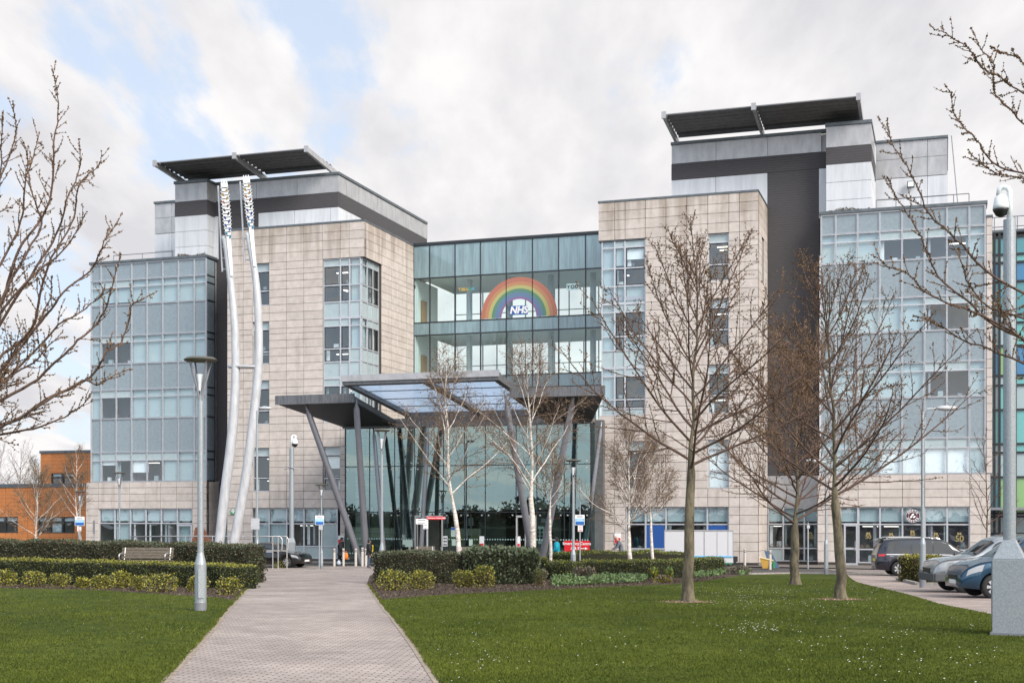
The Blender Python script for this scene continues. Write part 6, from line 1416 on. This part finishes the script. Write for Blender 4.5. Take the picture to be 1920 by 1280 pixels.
mb = MB(); mb.hexa([(-.42,-.35,0),(.38,-.35,0),(.38,.35,0),(-.42,.35,0),(-.72,-.45,.85),(.68,-.45,.62),(.68,.45,.62),(-.72,.45,.85)]); mb.build('tub', plain('skip_yellow', (.50, .30, .06), .55), sk, bevel=.02)
mb = MB(); mb.hexa([(-.78,-.5,.84),(.74,-.5,.60),(.74,-.42,.60),(-.78,-.42,.84),(-.78,-.5,.92),(.74,-.5,.68),(.74,-.42,.68),(-.78,-.42,.92)]); mb.build('rim', plain('skip_rim', (.75, .62, .35), .5), sk)
mb = MB(); mb.hexa([(.0,0,0),(.58,0,0),(.58,.05,0),(.0,.05,0),(-.22,.4,.95),(.14,.4,.95),(.14,.45,.95),(-.22,.45,.95)]); o = mb.build('blue_board', plain('board_blue', (.01, .045, .10), .6)); o.location = (at(1443, 76), 76, .05); tag(o, 'dark blue sheet leaning on the wall behind the yellow skip', 'board')
mb = MB(); mb.lathe([(.12, 0), (.12, .4), (.1, .42)], 12); o = mb.build('green_tub', plain('tub_green', (.02, .16, .08), .5)); o.location = (at(1449.5, 75), 75, .05); tag(o, 'small green tub on the pavement right of the yellow skip', 'tub')
# ================================================================== VEHICLES
def paint(name, c, metal=.5): return mat(name, c, .28, metal, coat=1)
M['carglass'] = mat('car_glass', (.018, .022, .025), .04, 0, .9); M['chrome'] = mat('chrome', (.7, .7, .7), .12, 1)
M['lampglass'] = mat('lamp_glass', (.38, .40, .42), .12, .3, .8); M['rlamp'] = mat('rear_lamp_red', (.45, .01, .01), .15, 0, .8); M['tyre'] = mat('tyre', (.02, .02, .02), .8); M['alloy'] = mat('alloy_wheel', (.55, .56, .58), .3, .7)
M['plastic'] = mat('grey_plastic', (.07, .075, .08), .6)
def car(name, pos, heading, L_, Wd, top, belt, wheels, rw, sill, m, label, clad=None, cat='car', wins=(), ws=None, rwin=None, rake=.14):
    o = empty(name, pos, heading, label, cat); hl = L_/2; hw = Wd/2
    tx, tz = zip(*top); bx_, bz_ = zip(*belt)
    nx = 84; xs = np.sort(np.unique(np.r_[np.linspace(-hl, hl, nx), [w_+s_*rw*1.18 for w_ in wheels for s_ in (-1, 1)]]))
    def sm(x, X, Z): return sum(np.interp(x+d, X, Z)*w_ for d, w_ in ((-.09, .2), (-.04, .2), (0, .2), (.04, .2), (.09, .2)))
    def ring(x):
        T_ = sm(x, tx, tz) if abs(x) < hl-.02 else np.interp(x, tx, tz); B_ = min(np.interp(x, bx_, bz_), T_-.04)
        e = max(0, (abs(x)-(hl-.75))/.75); w_ = hw*(1-.22*e**2.4); zb = sill+.06*e
        arch = 0
        for c in wheels:
            q = rw*1.17
            if abs(x-c) < q: arch = max(arch, rw+math.sqrt(q*q-(x-c)**2))
        zs_ = max(zb, arch); mid = max(zs_+.03, sill+(B_-sill)*.5); gh = T_-B_; wr = w_-rake*min(1, gh/.45)
        return [(0, zb), (w_*.72, zb), (w_*.72, zs_), (w_*.965, zs_), (w_, mid), (w_*.985, B_-.05), (w_*.955, B_), (wr+(w_*.955-wr)*.45, B_+gh*.5), (wr, T_-.09*min(1, gh/.3)), (wr*.90, T_-.02), (wr*.55, T_+.012), (0, T_+.02)]
    rg_ = [ring(x) for x in xs]; k = len(rg_[0]); v = []
    for x, r in zip(xs, rg_):
        v += [(x, -y, z) for y, z in r]+[(x, y, z) for y, z in r[::-1][1:-1]]
    kk = 2*k-2; f = []; mi = []
    for i in range(len(xs)-1):
        for j in range(kk):
            j2 = (j+1) % kk; f.append((i*kk+j, (i+1)*kk+j, (i+1)*kk+j2, i*kk+j2)); low = j in (0, 1, 2, kk-1, kk-2, kk-3); mi.append(1 if low else (2 if clad and j in (3, kk-4) and clad else 0))
    f.append(tuple(range(kk))); f.append(tuple((len(xs)-1)*kk+j for j in range(kk))[::-1]); mi += [0, 0]
    me = bpy.data.meshes.new('body'); me.from_pydata(v, [], f); [me.materials.append(a) for a in (m, M['black'], M['plastic'])]; me.polygons.foreach_set('material_index', mi); me.polygons.foreach_set('use_smooth', [True]*len(f))
    b = bpy.data.objects.new('body', me); C.objects.link(b); b.parent = o; me.validate()
    bm = bmesh.new(); bm.from_mesh(me); bmesh.ops.recalc_face_normals(bm, faces=bm.faces[:]); bm.to_mesh(me); bm.free()
    def S(x, j, s_, off=.006):
        r = ring(x); a = int(j); y = r[a][0]+(r[min(a+1, k-1)][0]-r[a][0])*(j-a); z = r[a][1]+(r[min(a+1, k-1)][1]-r[a][1])*(j-a); return (x, s_*(y+off), z+off*.3)
    def patch(nm, mt, xa, xb, ja, jb, s_, shear=(0, 0), n=8, off=.006, par=None):
        mb = MB()
        for i in range(n):
            for q in range(3):
                P_ = []
                for ii, qq in ((i, q), (i+1, q), (i+1, q+1), (i, q+1)):
                    t = ii/n; u = qq/3; x = (xa+shear[0]*u)*(1-t)+(xb+shear[1]*u)*t; P_.append(S(x, ja+(jb-ja)*u, s_, off))
                mb.poly(P_)
        return mb.build(nm, mt, par or o, smooth=True)
    for s_ in (-1, 1):
        for (xa, xb, sa, sb) in wins: patch('side_window', M['carglass'], xa, xb, 6.12, 7.95, s_, (sa, sb))
        a, b_ = wins[0][0], wins[-1][1]; patch('window_trim', M['chrome'], a-.02, b_+.02, 5.9, 6.1, s_, n=16, off=.01)
        for q in range(len(wins)): x = wins[q][0]+.12; hm = MB(); p = S(x+.1, 5, s_, .012); hm.tube([(x, p[1], p[2]-.03), (x+.18, p[1]+s_*.02, p[2]-.03)], .016, 6); hm.build('door_handle', M['chrome'], o)
        x = wins[-1][1]-.18; p = S(x, 6, s_, .0); hm = MB(); hm.tube([(x, p[1], p[2]), (x+.03, p[1]+s_*.1, p[2]+.05), (x+.02, p[1]+s_*.2, p[2]+.07)], [.03, .07, .05], 8); hm.build('wing_mirror', m, o, smooth=True)
        patch('headlight', M['lampglass'], hl-.52, hl-.12, 4.5, 5.2, s_, (-.08, -.06), off=.012)
        patch('tail_light', M['rlamp'], -hl+.06, -hl+.30, 4.9, 6.1, s_, (.0, .1), off=.012)
    def cross(nm, mt, xa, xb, jlo=9.02, off=.008):
        mb = MB(); n = 10; sides = [(-1, jj) for jj in np.linspace(8.4, 11, 6)]+[(1, jj) for jj in np.linspace(11, 8.4, 6)]
        for i in range(n):
            for (s0, j0), (s1, j1) in zip(sides[:-1], sides[1:]):
                x0, x1 = xa+(xb-xa)*i/n, xa+(xb-xa)*(i+1)/n; P_ = []
                for x, ss, jj in ((x0, s0, j0), (x1, s0, j0), (x1, s1, j1), (x0, s1, j1)): q = S(x, min(jj, 10.999), ss, 0); P_.append((q[0], q[1], q[2]+off))
                mb.poly(P_)
        mb.build(nm, mt, o, smooth=True)
    if ws: cross('windscreen', M['carglass'], *ws)
    if rwin: cross('rear_window', M['carglass'], *rwin)
    gh = MB(); zt = np.interp(hl-.05, tx, tz); gh.box(hl-.04, hl+.015, -hw*.42, hw*.42, zt-.24, zt-.08); gh.build('grille', M['black'], o, bevel=.01)
    gh = MB(); gh.box(hl-.03, hl+.03, -.26, .26, sill+.16, sill+.27); gh.build('number_plate', M['sign_white'], o)
    gh = MB(); gh.box(-hl-.02, -hl+.03, -.26, .26, sill+.45, sill+.56); gh.build('number_plate', M['yellow'], o)
    for c in wheels:
        for s_ in (-1, 1):
            w_ = empty('wheel', (c, s_*(hw-.13), rw)); w_.parent = o; q = MB(); y0 = s_*-.11; y1 = s_*.11
            prof = [(rw*.62, -.11), (rw*.93, -.11), (rw, -.07), (rw, .07), (rw*.93, .11), (rw*.62, .11)]; n = 28; b0 = 0
            for r_, y in prof:
                for a in range(n): t = 2*math.pi*a/n; q.v.append((r_*math.cos(t), y, r_*math.sin(t)))
            for i in range(len(prof)-1):
                for a in range(n): q.f.append((i*n+a, i*n+(a+1) % n, (i+1)*n+(a+1) % n, (i+1)*n+a)); q.m.append(0)
            q.build('tyre', M['tyre'], w_, smooth=True)
            q = MB(); yo = s_*.095
            for sp in range(7):
                t = 2*math.pi*sp/7; d = Vector((math.cos(t), 0, math.sin(t))); e = Vector((-d.z, 0, d.x)); q.hexa([tuple(a_) for a_ in (d*.04-e*.03+Vector((0, yo-.02, 0)), d*rw*.62-e*.045+Vector((0, yo-.02, 0)), d*rw*.62+e*.045+Vector((0, yo-.02, 0)), d*.04+e*.03+Vector((0, yo-.02, 0)), d*.04-e*.03+Vector((0, yo, 0)), d*rw*.62-e*.045+Vector((0, yo, 0)), d*rw*.62+e*.045+Vector((0, yo, 0)), d*.04+e*.03+Vector((0, yo, 0)))])
            q.build('rim', M['alloy'], w_)
            q = MB(); n = 20; q.poly([(rw*.63*math.cos(2*math.pi*a/n), s_*.04, rw*.63*math.sin(2*math.pi*a/n)) for a in range(n)]); q.build('brake_disc', M['black'], w_)
    return o
def rails(o, x0, x1, y, z, m_='chrome'):
    for s_ in (-1, 1):
        mb = MB(); mb.tube([(x0, s_*y, z-.05), (x0+.12, s_*y, z), ((x0+x1)/2, s_*y, z+.01), (x1-.15, s_*y, z-.02), (x1, s_*y, z-.08)], .022, 8); mb.build('roof_rail', M[m_], o)
navy = paint('navy_paint', (.006, .008, .018), .2)
pv = G(1690, 1079); hd = R(-5)
cv = pv+Vector((1.42*math.cos(hd)-.75*math.sin(-hd), 1.42*math.sin(hd)+.85, 0)); cv.z = gz(cv.y)
van = car('people_carrier', cv, hd, 4.75, 1.88, [(-2.375,.98),(-2.33,1.12),(-2.2,1.5),(-2.08,1.66),(-1.5,1.74),(0,1.76),(.5,1.71),(.95,1.56),(1.35,1.27),(1.62,1.12),(2.1,.95),(2.3,.80),(2.375,.66)], [(-2.375,1.0),(2.375,.97)], (-1.40, 1.42), .345, .24, navy, 'dark navy people carrier with tinted windows facing right by the coffee shop', wins=((-1.95,-.88,.12,.0),(-.80,.12,0,0),(.20,1.28,0,-.42)), ws=(.60,1.50), rwin=(-2.30,-2.10))
rails(van, -1.95, .5, .70, 1.80)
mb = MB(); mb.hexa([(-2.3,-.5,1.66),(-2.0,-.5,1.7),(-2.0,.5,1.7),(-2.3,.5,1.66),(-2.28,-.5,1.72),(-2.0,-.5,1.76),(-2.0,.5,1.76),(-2.28,.5,1.72)]); mb.build('spoiler', navy, van)
pw = G(1811, 1111); hs = R(178); silver = paint('silver_paint', (.33, .35, .375), .55)
cs_ = pw+Vector((1.38, .86, 0)); cs_.z = gz(cs_.y)-.0
suv = car('off_roader', cs_, hs, 4.57, 1.86, [(-2.28,.95),(-2.22,1.2),(-2.0,1.62),(-1.2,1.73),(.1,1.72),(.35,1.66),(1.05,1.17),(1.3,1.11),(1.95,1.03),(2.2,.93),(2.28,.72)], [(-2.28,1.06),(2.28,1.02)], (-1.36, 1.36), .37, .33, silver, 'silver off roader with grey lower cladding parked nose to the footpath', clad=True, wins=((-1.95,-1.25,.1,0),(-1.17,-.22,0,0),(-.14,.86,0,-.42)), ws=(.45,1.10), rwin=(-2.22,-2.05))
rails(suv, -1.7, .1, .68, 1.77, 'plastic')
mb = MB(); mb.box(2.0, 2.33, -.86, .86, .36, .60); mb.box(1.9, 2.28, -.9, -.84, .36, .62); mb.box(1.9, 2.28, .84, .9, .36, .62); mb.build('bumper', M['plastic'], suv, bevel=.04)
pb = G(1866, 1121.5); blue = paint('blue_paint', (.009, .055, .11), .45)
cb = pb+Vector((1.32, .84, 0)); cb.z = gz(cb.y)
mpv = car('family_car', cb, R(179), 4.38, 1.81, [(-2.19,.9),(-2.12,1.2),(-1.9,1.62),(-1.2,1.72),(.1,1.72),(.4,1.66),(1.15,1.16),(1.35,1.08),(1.8,.98),(2.08,.84),(2.19,.64)], [(-2.19,1.05),(2.19,.98)], (-1.32, 1.33), .335, .24, blue, 'blue family car beside the big camera column nearest the camera', wins=((-1.85,-1.2,.1,0),(-1.12,-.2,0,0),(-.12,.98,0,-.48)), ws=(.50,1.22), rwin=(-2.15,-1.98))
blk = paint('black_paint', (.008, .008, .009), .2); ck = Vector((at(512, 78.2), 78.2, 0))
car('black_saloon', ck, R(-20), 4.45, 1.76, [(-2.22,.85),(-2.15,.98),(-1.6,1.02),(-1.1,1.36),(-.5,1.45),(.1,1.43),(.4,1.36),(.95,1.02),(1.2,.95),(2.0,.80),(2.22,.6)], [(-2.22,.93),(2.22,.88)], (-1.32, 1.36), .32, .2, blk, 'black saloon car behind the steel railing facing right', wins=((-1.3,-.35,.25,0),(-.28,.78,0,-.42)), ws=(.42,1.0), rwin=(-1.55,-1.1))
# ================================================================== PEOPLE
def person(pos, heading, h, label, joints, mats, coat=None, hair=None, extra=None):
    """joints: dict of points (m, facing +x, left = +y) for a figure 1.75 m tall"""
    k = h/1.75; o = empty('person', pos, heading, label, 'person'); J = dict(pelvis=(0,0,.95), waist=(0,0,1.1), chest=(.0,0,1.32), neck=(.0,0,1.49), headb=(.02,0,1.56), head=(.03,0,1.64), crown=(.01,0,1.71), nose=(.115,0,1.625),
        lsh=(0,.19,1.42), lel=(-.03,.24,1.14), lwr=(.08,.22,.90), rsh=(0,-.19,1.42), rel=(-.03,-.24,1.14), rwr=(.08,-.22,.90),
        lhip=(0,.1,.9), lkn=(.05,.1,.50), lan=(-.02,.1,.09), lto=(.16,.11,.04), rhip=(0,-.1,.9), rkn=(.0,-.1,.50), ran=(-.15,-.1,.10), rto=(.02,-.11,.04)); J.update(joints)
    names = list(J); rad = dict(pelvis=.145, waist=.13, chest=.15, neck=.058, headb=.07, head=.10, crown=.075, nose=.02, lsh=.075, rsh=.075, lel=.048, rel=.048, lwr=.032, rwr=.032, lhip=.095, rhip=.095, lkn=.065, rkn=.065, lan=.045, ran=.045, lto=.036, rto=.036)
    E = [('pelvis','waist'),('waist','chest'),('chest','neck'),('neck','headb'),('headb','head'),('head','crown'),('head','nose'),('chest','lsh'),('lsh','lel'),('lel','lwr'),('chest','rsh'),('rsh','rel'),('rel','rwr'),('pelvis','lhip'),('lhip','lkn'),('lkn','lan'),('lan','lto'),('pelvis','rhip'),('rhip','rkn'),('rkn','ran'),('ran','rto')]
    V = [Vector(J[n])*k for n in names]; R_ = [rad[n]*k for n in names]; EE = [(names.index(a), names.index(b)) for a, b in E]
    for s_ in 'lr':                      # palms, fingers and thumb
        w_ = Vector(J[s_+'wr'])*k; e = Vector(J[s_+'el'])*k; d = (w_-e).normalized(); sd_ = Vector((1, 0, 0)); pm = len(V); V.append(w_+d*.07*k); R_.append(.03*k); EE.append((names.index(s_+'wr'), pm))
        for q, ln in ((-.03, .06), (-.01, .075), (.01, .07), (.03, .055)):
            a = len(V); V += [w_+d*.11*k+sd_*q*k, w_+d*(.11+ln)*k+sd_*(q+.015)*k]; R_ += [.0095*k, .008*k]; EE += [(pm, a), (a, a+1)]
        a = len(V); V.append(w_+d*.09*k+sd_*.06*k); R_.append(.010*k); EE.append((pm, a))
    me = bpy.data.meshes.new('t'); me.from_pydata([tuple(x) for x in V], EE, []); t = bpy.data.objects.new('t', me); C.objects.link(t)
    t.modifiers.new('s', 'SKIN'); sv = me.skin_vertices[0].data
    for i, r in enumerate(R_): sv[i].radius = (r, r)
    sv[0].use_root = True; ss = t.modifiers.new('u', 'SUBSURF'); ss.levels = 1; ss.render_levels = 1
    m2 = bpy.data.meshes.new_from_object(t.evaluated_get(bpy.context.evaluated_depsgraph_get())); bpy.data.objects.remove(t); m2.name = 'body'
    m2.materials.clear(); [m2.materials.append(x) for x in mats]       # 0 skin 1 top 2 trousers 3 shoes
    for p in m2.polygons:
        c = p.center/k; hand = any((c-Vector(J[s_+'wr'])).length < .2 and (c-Vector(J[s_+'el'])).length > (Vector(J[s_+'wr'])-Vector(J[s_+'el'])).length for s_ in 'lr')
        p.material_index = 0 if (c.z > J['neck'][2]+.0 and abs(c.x-J['head'][0]) < .25) or hand else (1 if c.z > J['pelvis'][2]-.02 or abs(c.y) > .17 else (2 if c.z > .13 else 3)); p.use_smooth = True
    b = bpy.data.objects.new('body', m2); C.objects.link(b); b.parent = o; Hd = Vector(J['head'])*k
    if hair:                             # cap of hair
        mb = MB(); n = 14; pr = [(.001, .125), (.06, .115), (.10, .08), (.118, .02), (.112, -.05), (.085, -.10)]
        for r_, z in pr:
            for a in range(n): t_ = 2*math.pi*a/n; fr_ = math.cos(t_); mb.v.append((Hd.x+k*(r_*fr_*(1.0 if fr_ < 0 else .86)-.012), Hd.y+k*r_*math.sin(t_)*.92, Hd.z+k*(z+(.07 if (fr_ > .35 and z < .05) else 0))))
        for i in range(len(pr)-1):
            for a in range(n): mb.f.append((i*n+a, i*n+(a+1) % n, (i+1)*n+(a+1) % n, (i+1)*n+a)); mb.m.append(0)
        mb.build('hair', hair, o, smooth=True)
    for s_ in (-1, 1):
        mb = MB(); mb.lathe([(.001, -.02*k), (.014*k, 0), (.001, .02*k)], 8, Hd.x, Hd.y+s_*.103*k); e = mb.build('ear', M['skin'], o); e.location.z = Hd.z-.01*k
        mb = MB(); mb.lathe([(.001, -.007*k), (.011*k, 0), (.001, .007*k)], 8, Hd.x+.092*k, Hd.y+s_*.034*k); e = mb.build('eye', M['black'], o); e.location.z = Hd.z+.012*k
    if coat:                             # open skirted coat hanging from the shoulders: (material, hem z, flare)
        mt, hem, fl = coat; mb = MB(); n = 18; c0, c1 = Vector(J['chest']), Vector(J['pelvis']); pr = [(.085, .12, 1.50, 0), (.15, .24, 1.42, .0), (.165, .235, 1.28, .2), (.165, .20, 1.08, .6), (.18+fl*.3, .21+fl*.2, .88, 1), (.19+fl, .22+fl*.6, hem, 1)]
        for rx_, ry_, z, t_ in pr:
            c = c0.lerp(c1, t_); dz = (J['neck'][2]-1.49)*(1-t_)
            for a in range(n): th = 2*math.pi*a/n; mb.v.append(((c.x+rx_*math.cos(th))*k, ry_*math.sin(th)*k, (z+dz)*k))
        for i in range(len(pr)-1):
            for a in range(n): mb.f.append((i*n+a, i*n+(a+1) % n, (i+1)*n+(a+1) % n, (i+1)*n+a)); mb.m.append(0)
        mb.build('coat', mt, o, smooth=True)
        for s_ in 'lr': mb = MB(); mb.tube([Vector(J[s_+'sh'])*k, Vector(J[s_+'el'])*k, Vector(J[s_+'wr'])*k], [.088*k, .068*k, .055*k], 12); mb.build('sleeve', mt, o, smooth=True)
    if extra: extra(o, k, Hd)
    return o
def mask(c):
    def f(o, k, Hd):
        mb = MB(); n = 8
        for z, r_ in ((-.075, .07), (-.05, .112), (-.01, .116)):
            for a in range(n): t = R(-62+124*a/(n-1)); mb.v.append((Hd.x+r_*k*math.cos(t)+.012, Hd.y+r_*k*math.sin(t)*.85, Hd.z+z*k))
        for i in range(2):
            for a in range(n-1): mb.f.append((i*n+a, i*n+a+1, (i+1)*n+a+1, (i+1)*n+a)); mb.m.append(0)
        mb.build('face_mask', plain('mask_%d' % int(c[0]*100), c, .7), o, smooth=True)
    return f
cb_ = plain('black_cloth', (.012, .012, .014), .85); cj = plain('blue_jeans', (.05, .07, .11), .85); ct = plain('turquoise_cloth', (.0, .36, .48), .6); cg = plain('grey_cloth', (.15, .165, .19), .8); hb_ = plain('dark_hair', (.015, .012, .01), .7); sh_ = plain('shoe', (.05, .045, .04), .6); cp_ = mat('patterned_cloth', (.5, .55, .6), .8, noise=.8, ns=14, col2=(.04, .1, .16))
def exA(o, k, Hd): mask((.12, .42, .7))(o, k, Hd)
pA = G(640.5, 1059); YA = pA.y
person(pA, R(-12), 1.70, 'person in a long black coat and blue face mask walking right past the bollards', dict(lan=(-.32,.1,.12), lkn=(-.08,.1,.5), lto=(-.16,.11,.05), rkn=(.12,-.1,.52), ran=(.22,-.1,.09), rto=(.38,-.11,.04), rwr=(.16,-.24,.86), lwr=(.12,.24,.88), lel=(-.06,.26,1.12)), [M['skin'], cb_, cb_, sh_], coat=(cb_, .62, .10), hair=hb_, extra=exA)
def bag(pos, w_, h_, m_, label, name):
    mb = MB(); n = 12; pr = [(.55, 0), (.95, .05), (1, .4), (.85, .75), (.35, 1)]
    for q, z in pr:
        for a in range(n): t = 2*math.pi*a/n; mb.v.append((pos.x+w_*q*math.cos(t)*(1+.08*math.sin(3*t)), pos.y+w_*.5*q*math.sin(t), pos.z+h_*z))
    for i in range(4):
        for a in range(n): mb.f.append((i*n+a, i*n+(a+1) % n, (i+1)*n+(a+1) % n, (i+1)*n+a)); mb.m.append(0)
    mb.tube([(pos.x-w_*.3, pos.y, pos.z+h_*.95), (pos.x-w_*.2, pos.y, pos.z+h_*1.25), (pos.x+w_*.2, pos.y, pos.z+h_*1.25), (pos.x+w_*.3, pos.y, pos.z+h_*.95)], .012, 6)
    tag(mb.build(name, m_, smooth=True), label, 'bag')
bag(Vector((at(649.3, YA), YA-.22, zat(1048, YA))), .15, .42, plain('orange_bag', (.75, .19, .01), .5), 'bright orange carrier bag held by the walker in black', 'carrier_bag')
bag(Vector((at(635.5, YA), YA-.1, .03)), .12, .26, plain('pale_bag', (.5, .58, .66), .6), 'pale blue plastic bag low behind the walker in black', 'plastic_bag')
pB = Vector((at(1044, 73), 73, 0))
person(pB, R(176), 1.84, 'person in a hooded turquoise jacket and white face mask facing left', dict(lwr=(.2,.18,1.02), lel=(-.02,.25,1.12), rwr=(.2,-.18,1.02), rel=(-.02,-.25,1.12)), [M['skin'], ct, cp_, sh_], coat=(ct, .80, .05), hair=hb_, extra=mask((.75, .76, .78)))
pC = Vector((at(1165, 73), 73, 0))
person(pC, R(182), 2.0, 'bald person in a grey jumper leaning forward and facing left', dict(chest=(.10,0,1.30), neck=(.17,0,1.45), headb=(.22,0,1.52), head=(.27,0,1.60), crown=(.27,0,1.67), nose=(.36,0,1.575), lsh=(.10,.19,1.38), rsh=(.10,-.19,1.38), lel=(.22,.24,1.12), rel=(.24,-.24,1.12), lwr=(.44,.20,1.02), rwr=(.46,-.2,1.0)), [M['skin'], cg, plain('pale_trousers', (.55, .55, .58), .8), sh_])
pD = Vector((at(1000, 75), 75, 0))
person(pD, R(185), 1.74, 'person in dark clothes partly hidden behind the tallest birch trunk', {}, [M['skin'], cb_, cj, sh_], coat=(cb_, .8, .04), hair=hb_)
pE = Vector((at(692, 76.3), 76.3, 0))
person(pE, R(20), 1.66, 'person in a black jacket with yellow strap inside the corner of the lobby', {}, [M['skin'], cb_, cj, sh_], coat=(cb_, .8, .04), hair=hb_, extra=lambda o, k, Hd: (lambda mb: (mb.tube([(.17, -.17, 1.32), (.2, -.05, 1.1), (.19, -.0, .95)], .035, 8), mb.build('yellow_strap', M['yellow'], o)))(MB()))
pF = Vector((at(63.5, 70), 70, gz(70)))
person(pF, R(175), 1.78, 'person with dark hair and glasses behind the left hedge, only the head visible', {}, [M['skin'], M['wblind'], cj, sh_], hair=hb_)
